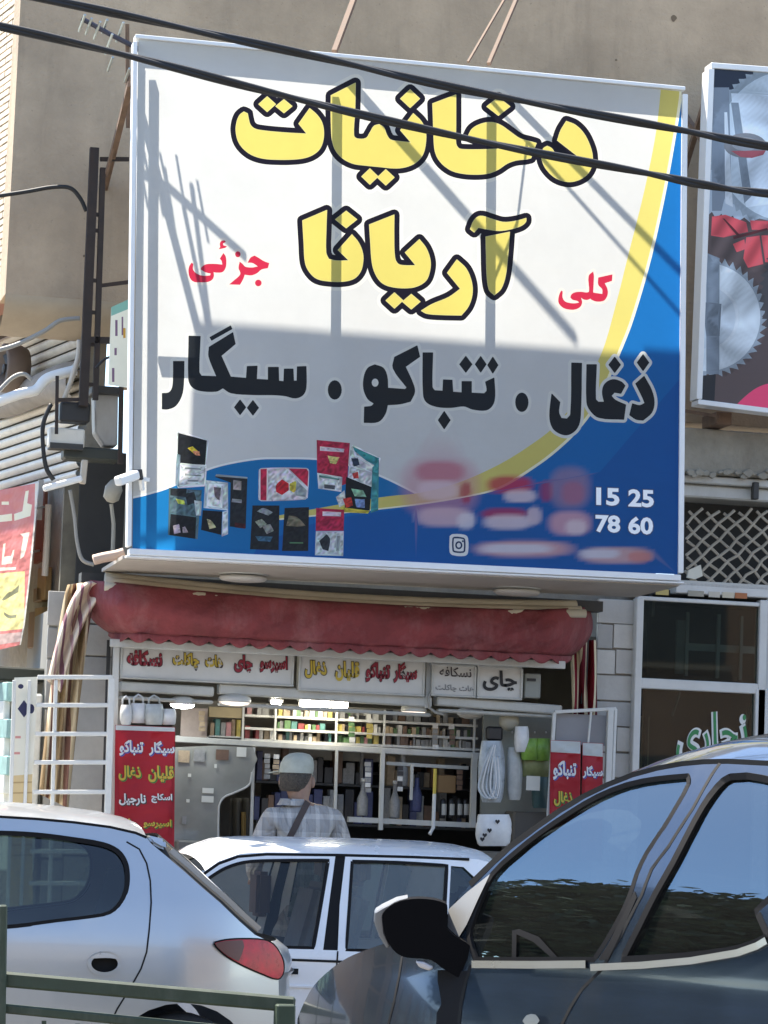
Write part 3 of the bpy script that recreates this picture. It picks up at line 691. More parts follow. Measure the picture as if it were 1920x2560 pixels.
swoosh_o = [(1706, 205), (1704, 250), (1690, 340), (1665, 480), (1630, 640), (1590, 780), (1560, 862), (1500, 1000), (1450, 1072), (1400, 1122), (1340, 1168), (1250, 1222), (1150, 1246), (1050, 1262), (940, 1275), (700, 1300)]
swoosh_i = [(690, 1290), (940, 1245), (1050, 1232), (1150, 1205), (1250, 1160), (1330, 1110), (1390, 1062), (1450, 985), (1505, 880), (1540, 760), (1570, 640), (1610, 480), (1640, 330), (1655, 190)]
def spl(pts, n=5):
    out = []
    for i in range(len(pts) - 1):
        p0, p1, p2, p3 = [np.array(pts[max(0, min(len(pts) - 1, k))], float) for k in (i - 1, i, i + 1, i + 2)]
        for j in range(n):
            t = j / n; out.append(tuple(.5 * ((2 * p1) + (-p0 + p2) * t + (2 * p0 - 5 * p1 + 4 * p2 - p3) * t * t + (-p0 + 3 * p1 - 3 * p2 + p3) * t**3)))
    out.append(tuple(pts[-1])); return out
so_, si_ = spl(swoosh_o), spl(swoosh_i)
blue_r = so_ + [(700, 1480), (1740, 1500), (1740, 190)]
blue_l = spl([(300, 1256), (326, 1248), (375, 1236), (430, 1218), (500, 1184), (560, 1164), (640, 1150), (700, 1148), (790, 1150), (860, 1162), (950, 1192), (1040, 1236)]) + [(1040, 1500), (300, 1500)]
navy = spl([(620, 1440), (640, 1375), (700, 1340), (800, 1305), (930, 1282), (1030, 1268)]) + [(1500, 1180), (1740, 900), (1740, 1500), (600, 1500)]
band = so_ + si_
K = lambda *p: zz(p, 300, 1040, 2.37)
packs = [
 ('#16191c', K((345, 100), (515, 145), (505, 290), (340, 280))), ('#c9cfd0', K((358, 278), (505, 292), (498, 408), (350, 418))), ('#7a8f9a', K((335, 225), (358, 230), (350, 418), (328, 410))),
 ('#d7c23a', smooth_poly(K((400, 190), (430, 180), (470, 215), (440, 225)))), ('#d98f6a', smooth_poly(K((430, 205), (470, 210), (475, 235), (445, 230)))),
 ('#7d878a', K((385, 305), (480, 312), (480, 320), (385, 312))), ('#7d878a', K((385, 345), (480, 350), (480, 357), (385, 352))), ('#7d878a', K((400, 378), (465, 380), (465, 390), (400, 388))),
 ('#4f6a72', K((290, 425), (485, 440), (470, 590), (460, 730), (285, 705))), ('#20262a', K((300, 430), (395, 430), (392, 480), (298, 470))), ('#232a30', smooth_poly(K((385, 460), (440, 450), (455, 510), (400, 530)))),
 ('#c6d257', smooth_poly(K((330, 490), (380, 500), (385, 525), (345, 520)))), ('#b9c4c6', K((440, 500), (485, 505), (480, 590), (450, 590))),
 ('#12161a', K((300, 580), (452, 600), (445, 728), (292, 705))), ('#a998a8', smooth_poly(K((315, 650), (350, 640), (360, 690), (320, 700)))), ('#a3949c', smooth_poly(K((370, 660), (385, 655), (405, 690), (372, 692)))),
 ('#c7d2d3', K((505, 380), (640, 395), (640, 560), (495, 545))), ('#e3e7e5', K((525, 400), (610, 405), (605, 545), (515, 530))), ('#6f6266', smooth_poly(K((555, 420), (600, 425), (590, 500), (565, 480)))),
 ('#14191e', K((490, 558), (605, 565), (600, 705), (480, 675))), ('#bfb98c', smooth_poly(K((515, 610), (540, 620), (570, 660), (530, 670)))), ('#d5dde0', K((608, 568), (640, 560), (640, 700), (602, 715))),
 ('#23282c', K((565, 350), (755, 365), (745, 665), (650, 655), (655, 395), (565, 362))), ('#9aa3a4', K((570, 345), (755, 362), (755, 372), (565, 356))), ('#a59f9a', K((672, 380), (720, 385), (718, 440), (670, 435))), ('#8f979a', K((665, 490), (722, 495), (720, 515), (660, 510))), ('#4a1d22', K((680, 630), (745, 640), (742, 668), (680, 660))),
 ('#d8d4d6', smooth_poly(K((822, 318), (840, 308), (1105, 308), (1120, 325), (1112, 485), (1095, 495), (840, 505), (820, 495)))), ('#c02a48', K((832, 315), (870, 312), (868, 500), (832, 498))), ('#c22a48', K((1000, 312), (1105, 312), (1116, 330), (1112, 420))), ('#c9232f', smooth_poly(K((925, 410), (960, 375), (1000, 400), (1000, 440), (960, 468), (925, 450)))), ('#d8c24a', smooth_poly(K((1005, 400), (1040, 385), (1060, 420), (1030, 455), (1005, 440)))), ('#9ea5a8', K((1045, 380), (1105, 440), (1100, 480), (1040, 470))),
 ('#b92846', K((1165, 142), (1362, 160), (1345, 400), (1290, 420), (1290, 365), (1168, 335))), ('#e0d6d8', K((1185, 180), (1330, 195), (1325, 215), (1185, 205))), ('#d8c77a', smooth_poly(K((1230, 235), (1300, 245), (1280, 285), (1245, 280)))), ('#dfe4e2', K((1168, 337), (1318, 362), (1312, 450), (1175, 430))), ('#5a8f86', K((1180, 350), (1300, 370), (1300, 380), (1180, 362))), ('#555a60', K((1210, 405), (1275, 412), (1272, 436), (1210, 428))),
 ('#2f8f93', K((1380, 182), (1535, 250), (1525, 300), (1400, 235))), ('#d4dadb', K((1365, 200), (1400, 215), (1500, 300), (1490, 420), (1350, 380))), ('#23364a', smooth_poly(K((1370, 250), (1410, 250), (1420, 290), (1385, 300)))), ('#c8403c', smooth_poly(K((1375, 340), (1410, 330), (1415, 370), (1385, 370)))), ('#3f9b9f', K((1495, 305), (1535, 260), (1530, 560), (1485, 575))), ('#10161a', K((1340, 360), (1490, 420), (1480, 560), (1330, 560))), ('#8fc0a0', smooth_poly(K((1370, 430), (1440, 440), (1460, 480), (1390, 475)))), ('#cfd0cc', smooth_poly(K((1280, 480), (1330, 440), (1340, 520), (1300, 540)))), ('#c83a30', smooth_poly(K((1320, 490), (1370, 480), (1380, 530), (1340, 545)))), ('#7f9fd0', smooth_poly(K((1390, 490), (1450, 495), (1450, 545), (1400, 540)))), ('#d9c84a', K((1310, 540), (1480, 562), (1470, 578), (1320, 570))),
 ('#1d2226', K((785, 530), (945, 530), (940, 795), (770, 790))), ('#9aa08f', smooth_poly(K((800, 625), (840, 610), (870, 640), (830, 665)))), ('#8f8f8a', smooth_poly(K((840, 650), (890, 640), (912, 680), (870, 700)))), ('#3d6a80', K((800, 710), (905, 715), (890, 745), (820, 740))), ('#8c9496', smooth_poly(K((810, 565), (850, 545), (905, 570), (880, 590)))),
 ('#202427', K((975, 545), (1120, 540), (1115, 800), (960, 800))), ('#7d7660', smooth_poly(K((985, 650), (1000, 590), (1050, 600), (1100, 650), (1050, 655)))), ('#5d8c60', K((1005, 748), (1085, 748), (1085, 756), (1005, 756))),
 ('#c12b4d', K((1162, 545), (1328, 555), (1325, 680), (1160, 680))), ('#dccfd3', K((1200, 565), (1310, 570), (1308, 595), (1200, 592))), ('#ccd3d4', K((1160, 682), (1326, 682), (1322, 830), (1155, 825))), ('#2b3138', smooth_poly(K((1180, 740), (1225, 700), (1245, 730), (1235, 800), (1200, 790)))), ('#9aa0a2', K((1285, 710), (1305, 710), (1300, 800), (1280, 800)))]
ig = smooth_poly([(1124, 1340), (1132, 1335), (1162, 1337), (1170, 1345), (1170, 1382), (1162, 1390), (1132, 1388), (1124, 1380)], 3)
ig_i = smooth_poly([(1131, 1346), (1136, 1342), (1158, 1344), (1163, 1349), (1163, 1377), (1158, 1382), (1136, 1381), (1131, 1376)], 3)
layers = [dict(p=[blue_l], c='#0f74b0'), dict(p=[blue_l], o=5, c='#e9ecea', h=[]), dict(p=[blue_l], c='#0f74b0'), dict(p=[blue_r], c='#0d6cb2'), dict(p=[navy], c='#1260a8'),
          dict(p=[band], c='#d9cd74'), dict(p=[[(x, y) for x, y in so_] + [(x - 7, y - 3) for x, y in so_[::-1]]], c='#f4f0d2')]
layers += [dict(p=[p], c=c) for c, p in packs[:0]]
layers += [dict(p=[p], o=4, c='#dfe4e4') for c, p in [packs[0], packs[1], packs[35], packs[39]]]
layers += [dict(p=[p], c=c) for c, p in packs]
layers += [dict(p=[ig], c='#f2f3f0'), dict(p=[ig_i], c='#1b3c63', h=[]), dict(p=[offset_raw(ig_i, -4)], c='#f2f3f0'), dict(p=[ell(1147, 1363, 9, 10)], c='#1b3c63'), dict(p=[ell(1147, 1363, 5, 6)], c='#f2f3f0'), dict(p=[ell(1157, 1353, 2.5, 2.5, 8)], c='#1b3c63')]
layers += [dict(p=yellow, o=23, c='#e2e2da'), dict(p=yellow, o=14, c='#17131f'), dict(p=yellow, o=1, c='#d6cf94'), dict(p=yellow, o=0, c='#d6cf94'), dict(p=[[tuple(q) for q in p] for p in yellow], c='#d6c96c'),
           dict(p=red, o=7, c='#dedad2'), dict(p=red, c='#c62c48'), dict(p=black, o=9, h=bhole, c='#dfe1db'), dict(p=black, h=bhole, o=1.5, c='#22262a')]
def tint(pp, cc):
    """smeared red and white marks where the telephone number was"""
    cc = cc.copy(); x, y = pp[:, 0], pp[:, 1]
    def soft(cx, cy, rx, ry, p=2.6):
        d = np.abs((x - cx) / rx)**p + np.abs((y - cy) / ry)**p; return np.clip(1.5 - d, 0, 1)
    for cx, cy, rx, ry, c, a in ((1100, 1215, 95, 75, '#c98c9c', .6), (1100, 1180, 60, 26, '#c2506a', .55), (1095, 1225, 50, 25, '#e3c9d0', .7), (1165, 1232, 14, 26, '#b02040', .7), (1110, 1292, 70, 24, '#d8b9c4', .85), (1165, 1302, 22, 20, '#e3dde4', .8),
                             (1275, 1212, 56, 22, '#c4334f', .85), (1300, 1240, 40, 16, '#ead7dc', .75), (1262, 1285, 58, 14, '#bd3350', .75), (1270, 1305, 60, 18, '#e2d3dc', .85), (1335, 1290, 18, 22, '#dcc8d2', .8),
                             (1366, 1228, 16, 26, '#b73048', .6), (1425, 1220, 50, 52, '#a9899f', .6), (1432, 1232, 28, 28, '#c06a7c', .5), (1425, 1308, 52, 30, '#dba9b8', .85), (1440, 1318, 26, 18, '#f0e6ea', .6),
                             (1310, 1372, 120, 20, '#d9a9ae', .9), (1290, 1372, 90, 12, '#dfe0ea', .8), (1540, 1388, 90, 20, '#d9b0b0', .9), (1500, 1384, 50, 12, '#dfe3ee', .7), (1600, 1392, 30, 14, '#d98c86', .8)):
        k = (soft(cx, cy, rx, ry) * a)[:, None]; cc = cc * (1 - k) + np.array(hx(c)) * k
    rng = np.random.default_rng(3); m = (x > 410) & (x < 960) & (y > 1075) & (y < 1400)
    blue = np.zeros(len(cc), bool)
    for h in ('#0f74b0', '#0d6cb2', '#1260a8', '#d2d4d2', '#e9ecea', '#d9cd74', '#f4f0d2'): blue |= np.abs(cc - np.array(hx(h))).sum(axis=1) < 1e-3
    m &= ~blue; key = (np.round(x) * 7919 + np.round(y) * 104729).astype(np.int64) % 4096; tab = rng.uniform(.45, 1.5, (4096, 1)) * (1 + rng.uniform(-.12, .12, (4096, 3)))
    cc[m] = cc[m] * tab[key[m]] + .01
    return cc
extra = [(x + (y % 3), y) for x in range(412, 960, 6) for y in range(1078, 1400, 6)] + [(x, y) for x in range(1000, 1640, 9) for y in range(1140, 1420, 7)]
face_o = [(346, 98), (1704, 229), (1694, 1436), (331, 1371)]
print_mesh('face', face_o, layers, pS, 'flex_print', SG, '#d2d4d2', tint, extra)
mat('digit_white', (.82, .84, .84), .5); mat('digit_edge', (.015, .06, .16), .5)
for tx, x0, y0, x1, y1 in (('15', 1490, 1220, 1548, 1264), ('25', 1570, 1224, 1634, 1268), ('78', 1488, 1288, 1550, 1332), ('60', 1570, 1292, 1632, 1336)):
    lettering('digits', tx, x0 - 3, y0 - 3, x1 + 3, y1 + 3, pS, (0, -1, 0), 'digit_edge', SG, .07, .0025, fa=False, slant=.04)
    lettering('digits', tx, x0, y0, x1, y1, pS, (0, -1, 0), 'digit_white', SG, .035, .0045, fa=False, slant=.04)
# metal box frame, open at the back
def fbar(a, c, w, name='frame_bar', y0=YS - .012, dp=.085):
    p, q = pS(*a), pS(*c); d = (q - p).normalized(); n_ = d.cross(Vector((0, 1, 0))).normalized()
    return MB().obox((p + q) / 2 + Vector((0, y0 - YS + dp / 2, 0)), d * (q - p).length / 2, Vector((0, dp / 2, 0)), n_ * w / 2).build(name, 'sign_metal', SG, bevel=.003)
fbar((TL[0] + 7, TL[1] + 7), (TR[0] - 7, TR[1] + 6), .022)
fbar((BLc[0] + 8, BLc[1] - 7), (BR[0] - 7, BR[1] - 8), .034)
fbar((TL[0] + 7, TL[1] + 20), (BLc[0] + 8, BLc[1] - 20), .022)
fbar((TR[0] - 7, TR[1] + 20), (BR[0] - 7, BR[1] - 20), .03)
# posts and cross rails of the carrier behind the cloth
ZB = V(1010, 1425, YS).z
for px in (352, 808, 1192, 1685):
    p = V(px, 130 + (px - 330) * .094, YS + .09); q = V(px - 8, 1380, YS + .09)
    MB().beam(p, q, .036, .03).build('post', 'sign_metal', SG)
MB().beam(V(352, 790, YS + .13), V(1685, 852, YS + .13), .035).build('rail', 'strut_rust', SG)
# struts from the sign's top edge back to the wall
for (a, c, w) in (((836, 130), (962, -210), .028), ((1222, 160), (1372, -190), .020), ((1170, 155), (1330, -120), .012), ((326, 210), (262, 470), .032)):
    MB().beam(V(*a, YS + .07), V(*c, -.002), w).build('strut', 'strut_rust', SG)
MB().tube([V(1236, 170, YS + .2), V(1190, 330, YS + .25), V(1150, 520, YS + .2)], .006, 5).build('loose_wire', 'cable_black', SG)
# underside: flat canopy between sign and wall with two round downlights
CN = thing('sign_canopy', V(1000, 1440, -.6), 'pale metal canopy underside between the large sign and the wall', 'canopy')
z1 = V(315, 1392, YS).z; z2 = V(1708, 1460, YS).z
def can(u, v):
    xx = V(312, 1400, YS).x + (V(1712, 1455, YS).x - V(312, 1400, YS).x) * u
    return (xx, YS + .09 + (0.80) * v, z1 + (z2 - z1) * u - .005 - .012 * v)
b = MB().grid(can, 8, 4); b.build('underside', mat('canopy_grey', (.40, .36, .31), .6, var=.1, vscale=5, dirt=.3, dcol=(.25, .2, .16)), CN, solid=.02, recalc=True)
fbar((BLc[0] + 2, BLc[1] + 4), (BR[0] + 2, BR[1] + 4), .012, 'lip', YS - .004, .1).parent = SG
mat('lamp_cover', (.5, .48, .44), .4)
for px, py, yy in ((608, 1437, -.55), (1292, 1470, -.5)):
    c = V(px, py, yy); t_ = (c.x - V(312, 1400, YS).x) / (V(1712, 1455, YS).x - V(312, 1400, YS).x); c.z = z1 + (z2 - z1) * t_ - .005 - .012 * (yy - YS - .09) / .8 - .03
    d_ = thing('downlight', c, 'round unlit downlight under the canopy, ' + ('left one' if px < 900 else 'right one near the pillar'), 'lamp', 'downlights under the sign')
    MB().lathe([(.13, .02), (.135, .008), (.12, -.004), (.07, -.010), (.02, -.011)], c, 24).build('cover', 'lamp_cover', d_, smooth=True)
    MB().lathe([(.14, .028), (.142, .04), (.1, .045)], c, 24).build('ring', 'pale_metal', d_, smooth=True)

# ------------------------------------------------------------------ the saw-blade sign at the right
SW = thing('neighbour_sign', V(2000, 1010, -.5), 'saw blade picture sign with red and grey print at the right edge', 'sign')
yW = -.5; pW = plane_y(yW)  # print colours below are lightened in place of sunlight through the cloth
S_ = lambda pts: zz(pts, 1500, 100, 2.107)
def blade(cx, cy, r, n, h, ph=0):
    out = []
    for k in range(n):
        a = 2 * math.pi * k / n + ph; out += [(cx + r * math.cos(a), cy + r * math.sin(a)), (cx + (r + h) * math.cos(a + .02), cy + (r + h) * math.sin(a + .02)), (cx + (r + h * .3) * math.cos(a + 4.2 / n), cy + (r + h * .3) * math.sin(a + 4.2 / n))]
    return out
sl_ = [dict(p=[S_([(560, 100), (1400, 160), (1400, 330), (560, 250)])], c='#1c2738'),
       dict(p=[S_(blade(1010, 560, 430, 64, 22))], c='#8c99a2'), dict(p=[S_(ell(1010, 560, 395, 400, 48))], c='#bccad3'),
       dict(p=[S_([(690, 280), (1100, 300), (1000, 860), (770, 880)])], c='#cfdce6'), dict(p=[S_([(590, 250), (680, 250), (690, 700), (640, 900), (590, 900)])], c='#77838f'), dict(p=[S_([(690, 330), (730, 330), (800, 820), (760, 860)])], c='#7f8c97'), dict(p=[S_([(655, 380), (670, 380), (700, 880), (660, 860)])], c='#c3ccd2'),
       dict(p=[S_(ell(765, 556, 112, 66, 28))], c='#7b7d80'), dict(p=[S_([(690, 584), (874, 582), (860, 605), (800, 622), (740, 616)])], c='#a8545c'), dict(p=[S_(ell(765, 548, 70, 36, 20))], c='#93979b'),
       dict(p=[S_([(560, 930), (590, 905), (610, 940), (640, 915), (660, 950), (700, 925), (720, 960), (760, 935), (790, 960), (840, 940), (900, 955), (1400, 950), (1400, 1960), (560, 1960)])], c='#5a4c4a'),
       dict(p=[S_([(590, 930), (660, 920), (770, 960), (780, 1010), (650, 1040), (585, 1030)]), S_([(790, 950), (1400, 970), (1400, 1010), (800, 1000)])], c='#d6535a'),
       dict(p=[S_(smooth_poly([(700, 1075), (760, 1050), (770, 1100), (720, 1118)])), S_([(770, 1040), (840, 1030), (860, 1180), (780, 1200), (755, 1150)]), S_([(850, 1030), (1400, 1000), (1400, 1180), (870, 1170)])], c='#ea5a60'),
       dict(p=[S_([(645, 940), (655, 940), (745, 1035), (730, 1040)]), S_([(700, 1035), (880, 990), (885, 1000), (705, 1050)])], c='#5a2226'),
       dict(p=[S_(blade(560, 1460, 292, 44, 32))], c='#8f9aa2'), dict(p=[S_(ell(560, 1460, 285, 285, 48))], c='#c3cdd2'), dict(p=[S_(ell(560, 1460, 172, 172, 40))], c='#c4ccd0'), dict(p=[S_(ell(548, 1460, 166, 166, 40))], c='#b5c0c7'),
       dict(p=[S_([(560, 1120), (630, 1150), (628, 1760), (560, 1760)])], c='#76828d'), dict(p=[S_([(540, 1380), (640, 1390), (630, 1560), (560, 1560)])], c='#6b7680'),
       dict(p=[S_([(520, 1770), (610, 1760), (600, 1960), (500, 1960)])], c='#26272b'), dict(p=[S_(blade(1280, 1340, 420, 60, 26))], c='#4a4748'),
       dict(p=[S_(smooth_poly([(690, 1960), (740, 1900), (830, 1830), (920, 1805), (1400, 1790), (1400, 1960)]))], c='#ee4a72')]
def tint_saw(pp, cc):
    cc = cc.copy(); x, y = (pp[:, 0] - 1500) * 2.107, (pp[:, 1] - 100) * 2.107
    for cx, cy, R in ((1010, 560, 430), (560, 1460, 320)):
        r = np.hypot(x - cx, y - cy); a = np.arctan2(y - cy, x - cx); k = (r < R)
        g = 1 + .30 * np.sin(a * 4 + .6) + .10 * np.sin(a * 11 + r * .03) + .06 * np.sin(r * .35)
        cc[k] *= g[k][:, None]
    k = (y > 930) & (y < 1230) & (x > 590); cc[k] *= (1 + .35 * np.sin(x * .05 + y * .03))[k][:, None]
    return np.clip(cc, 0, .9)
print_mesh('face', [(1784, 172), (2240, 205), (2240, 1062), (1752, 1000)], sl_, pW, 'plain_print', SW, '#a3b1bd', tint_saw, [(x, y) for x in range(1760, 2000, 7) for y in range(180, 1000, 7)])
def fb2(a, c, w):
    p, q = pW(*a), pW(*c); d = (q - p).normalized(); n_ = d.cross(Vector((0, 1, 0))).normalized()
    MB().obox((p + q) / 2 + Vector((0, .05, 0)), d * (q - p).length / 2, Vector((0, .062, 0)), n_ * w / 2).build('frame_bar', 'sign_metal', SW, bevel=.003)
fb2((1777, 164), (2246, 199), .034); fb2((1744, 1005), (2246, 1068), .03); fb2((1778, 172), (1747, 998), .034); fb2((2245, 199), (2245, 1068), .034)
MB().pbox(1800, 300, 1830, 900, yW + .11, .04).build('post', 'strut_rust', SW)
MB().beam(V(1764, 250, yW + .1), V(1700, 460, -.002), .03).build('strut', 'strut_rust', SW)
MB().beam(V(1764, 360, yW + .1), V(1712, 290, -.002), .03).build('strut', 'strut_rust', SW)
MB().beam(V(1700, 1025, -.1), V(1800, 1042, -.3), .02).build('strut', 'strut_rust', SW)
MB().pbox(1790, 1030, 1830, 1062, -.3, .25).build('bracket', 'strut_rust', SW, bevel=.005)

# ------------------------------------------------------------------ overhead cables (twisted pairs) in front of everything
def cable(name, pts, y, r, label):
    root = thing(name, V(*pts[len(pts) // 2], y), label, 'cable')
    P = [V(px, py, y) for px, py in spl(pts, 14)]
    d0 = (P[0] - P[6]).normalized(); P = [P[0] + d0 * (1.2 * k) + Vector((0, 0, -.004 * k * (20 - k) * .3)) for k in range(20, 0, -1)] + P      # on to the next pole, left of the frame
    for s in (0, math.pi):
        Q = []; 
        for i, p in enumerate(P):
            a = i * .16 + s; Q.append(p + Vector((0, math.cos(a), math.sin(a))) * r * .55)
        MB().tube(Q, r, 7).build('strand', 'cable_black', root, smooth=True)
    return root
cable('overhead_cable', [(-900, -190), (-300, -80), (150, 5), (480, 75), (800, 144), (1100, 212), (1400, 270), (1700, 325), (1920, 366), (2400, 440), (2900, 500)], -5.2, .0125, 'upper black twisted overhead cable crossing the top of the sign')
cable('overhead_cable', [(-900, -100), (-300, 5), (0, 66), (330, 142), (640, 222), (960, 300), (1300, 374), (1600, 430), (1760, 462), (1920, 484), (2400, 530), (2900, 560)], -5.5, .012, 'lower black twisted overhead cable crossing the yellow letters')

# ------------------------------------------------------------------ antenna behind the top-left corner
AN = thing('tv_antenna', V(300, 330, -.55), 'rooftop television antenna with short rods behind the top left sign corner', 'antenna')
mat('antenna_metal', (.42, .45, .42), .4, metal=.6, var=.1); mat('antenna_dark', (.03, .03, .05), .5)
ya = -.78
MB().tube([V(204, 46, ya), V(272, 84, ya), V(420, 160, ya + .1)], .014, 8).build('boom', 'antenna_dark', AN)
for k, (px, py, l) in enumerate(((205, 58, 42), (222, 66, 40), (243, 76, 44), (262, 66, 34), (272, 110, 50), (300, 80, 48), (276, 160, 34), (318, 188, 34), (352, 140, 44))):
    MB().tube([V(px + l * .18, py - l * .5, ya - .06), V(px - l * .18, py + l * .5, ya + .06)], .0075, 6).build('rod', 'antenna_metal', AN)
MB().tube([V(320, 320, ya + .15), V(318, 60, ya + .02)], .012, 8).build('mast', 'strut_rust', AN)

# ------------------------------------------------------------------ ladder-like bracket, meters, camera and cables on the left
LD = thing('cable_bracket', V(225, 1050, -.35), 'dark rusty ladder-shaped steel cable bracket left of the sign', 'bracket')
yl = -.35
MB().beam(V(236, 370, yl), V(208, 1015, yl), .05, .04).build('rail', 'rust_metal', LD)
MB().beam(V(257, 420, yl), V(238, 1000, yl), .03, .035).build('rail', 'rust_metal', LD)
for py in (535, 575, 700, 780, 860, 960): MB().beam(V(229 - (py - 370) * .03, py, yl), V(256 - (py - 370) * .03, py + 2, yl), .02).build('rung', 'rust_metal', LD)
for a, c, w in (((250, 398), (322, 398), .022), ((246, 715), (322, 705), .02), ((216, 850), (322, 853), .035), ((305, 858), (300, 1160), .025), ((143, 940), (141, 1085), .018), ((143, 1000), (215, 998), .02)):
    MB().beam(V(*a, yl), V(*c, yl), w).build('cross_bar', 'rust_metal', LD)
MB().tube([V(265, 440, yl), V(310, 260, yl - .3), V(330, 190, yl - .5)], .012, 6).build('brace', 'strut_rust', LD)
ME = thing('meter_box', V(265, 1110, -.2), 'grey electricity meter box under the steel bracket beside the sign', 'meter')
MB().prism([V(x, y, -.22) for x, y in ((236, 985), (296, 985), (294, 1115), (262, 1115), (238, 1080))], (0, .14, 0)).build('housing', mat('meter_grey', (.40, .39, .36), .5, var=.1, dirt=.3), ME, bevel=.008)
MB().pbox(230, 965, 305, 985, -.26, .2).build('cover', 'dark_metal', ME, bevel=.005)
JB = thing('junction_box', V(190, 1060, -.3), 'black junction box with a pale lower casing left of the meter', 'junction box')
MB().pbox(150, 1005, 226, 1055, -.32, .12).build('casing', 'black_plastic', JB, bevel=.01)
MB().pbox(122, 1070, 212, 1118, -.30, .10).build('lower_casing', mat('box_white', (.7, .68, .6), .5, var=.1, dirt=.3), JB, bevel=.008)
MB().pbox(125, 1108, 208, 1122, -.31, .12).build('seam', 'dark_metal', JB)
TB = thing('transformer_box', V(240, 1150, -.25), 'dark green rounded box below the junction box', 'junction box')
MB().pbox(160, 1118, 300, 1150, -.26, .15).build('casing', mat('dark_green', (.035, .04, .032), .6, var=.15), TB, bevel=.012)
SGN2 = print_mesh('small_side_sign', [(278, 768), (322, 748), (322, 970), (270, 962)], [dict(p=[[(278, 768), (322, 748), (322, 772), (278, 790)]], c='#7fb7a8'), dict(p=[rect(288, 800, 294, 840), rect(304, 792, 308, 838), rect(286, 870, 292, 888), rect(280, 920, 286, 955)], c='#7a5f78'), dict(p=[rect(308, 820, 314, 845)], c='#c79a3a')], plane_y(-.75), 'plain_print', None, '#e9ead8')
tag(SGN2, 'small white and turquoise lightbox half hidden behind the big sign', 'sign')
FL = thing('flood_lamp', V(210, 1210, -.4), 'long white flood lamp tube under the junction boxes', 'lamp')
MB().beam(V(108, 1222, -.4), V(205, 1196, -.4), .05, .035).build('tube', mat('lamp_white', (.8, .8, .76), .4), FL, bevel=.008)
MB().beam(V(212, 1150, -.38), V(206, 1210, -.38), .035, .03).build('holder', 'pipe_cream', FL, bevel=.005)
CC = thing('security_camera', V(330, 1230, -1.25), 'small white bullet security camera at the lower left of the sign', 'camera')
MB().beam(V(292, 1204, -1.32), V(344, 1186, -1.24), .055, .05).build('body', 'lamp_white', CC, bevel=.01)
MB().beam(V(340, 1188, -1.25), V(347, 1186, -1.235), .062, .056).build('lens_hood', 'black_plastic', CC, bevel=.004)
MB().beam(V(345, 1195, -1.24), V(372, 1200, -1.215), .02).build('mount', 'lamp_white', CC)
MB().beam(V(352, 1196, -1.24), V(356, 1226, -1.22), .02).build('arm', 'lamp_white', CC)
SP = thing('horn_speaker', V(275, 1300, -.3), 'small beige horn lamp hanging in the dark recess', 'lamp')
MB().lathe([(.02, 0), (.045, .02), (.05, .08), (.03, .12), (.015, .13)], V(275, 1255, -.3), 14, (0.2, -.3, 1)).build('head', mat('old_beige', (.35, .33, .27), .6, var=.2), SP, smooth=True)
MB().tube([V(278, 1260, -.28), V(284, 1310, -.28), V(282, 1380, -.28)], .012, 6).build('stem', 'old_beige', SP)
# pink-ish cable loop end resting on the canopy and other wires
def wire(pts, y, r, m_, label, cat='cable'):
    P = [V(px, py, y) if len((px, py)) == 2 else 0 for px, py in spl(pts, 6)]
    return tag(MB().tube(P, r, 6).build('wire', m_, smooth=True), label, cat)
wire([(-40, 495), (60, 480), (130, 468), (175, 470), (200, 495), (216, 528)], -.3, .012, 'cable_black', 'thin dark cable curving from the left edge to the bracket top')
wire([(-30, 882), (40, 862), (110, 828), (150, 802), (200, 796)], -.1, .013, 'cable_grey', 'pale cable sagging under the curved plaster lip')
wire([(128, 1010), (108, 1060), (108, 1120), (116, 1170), (134, 1200)], -.35, .013, 'cable_black', 'dark looped cable left of the junction box')
wire([(175, 1225), (186, 1290), (192, 1350), (205, 1398), (235, 1412)], -.3, .011, 'cable_grey', 'grey cable hanging down to the awning end')
wire([(240, 920), (262, 898), (292, 888), (320, 884)], -.5, .007, 'cable_black', 'thin wire from the bracket to the small lightbox')
wire([(160, 1000), (178, 950), (196, 890), (198, 850)], -.28, .016, 'pipe_cream', 'cream cable rising beside the steel bracket')
wire([(-20, 1010), (50, 985), (90, 975), (120, 945), (190, 925)], -.06, .03, 'lamp_white', 'bundle of white cables running above the rolled tarpaulin')
wire([(-10, 985), (30, 945), (60, 935), (80, 950)], -.05, .012, 'cable_grey', 'short grey cable arching over the fan')
wire([(234, 1400), (258, 1394), (290, 1388), (310, 1382)], -.9, .028, mat('pinkish', (.5, .36, .28), .6), 'pinkish conduit stub at the lower left sign corner', 'conduit')
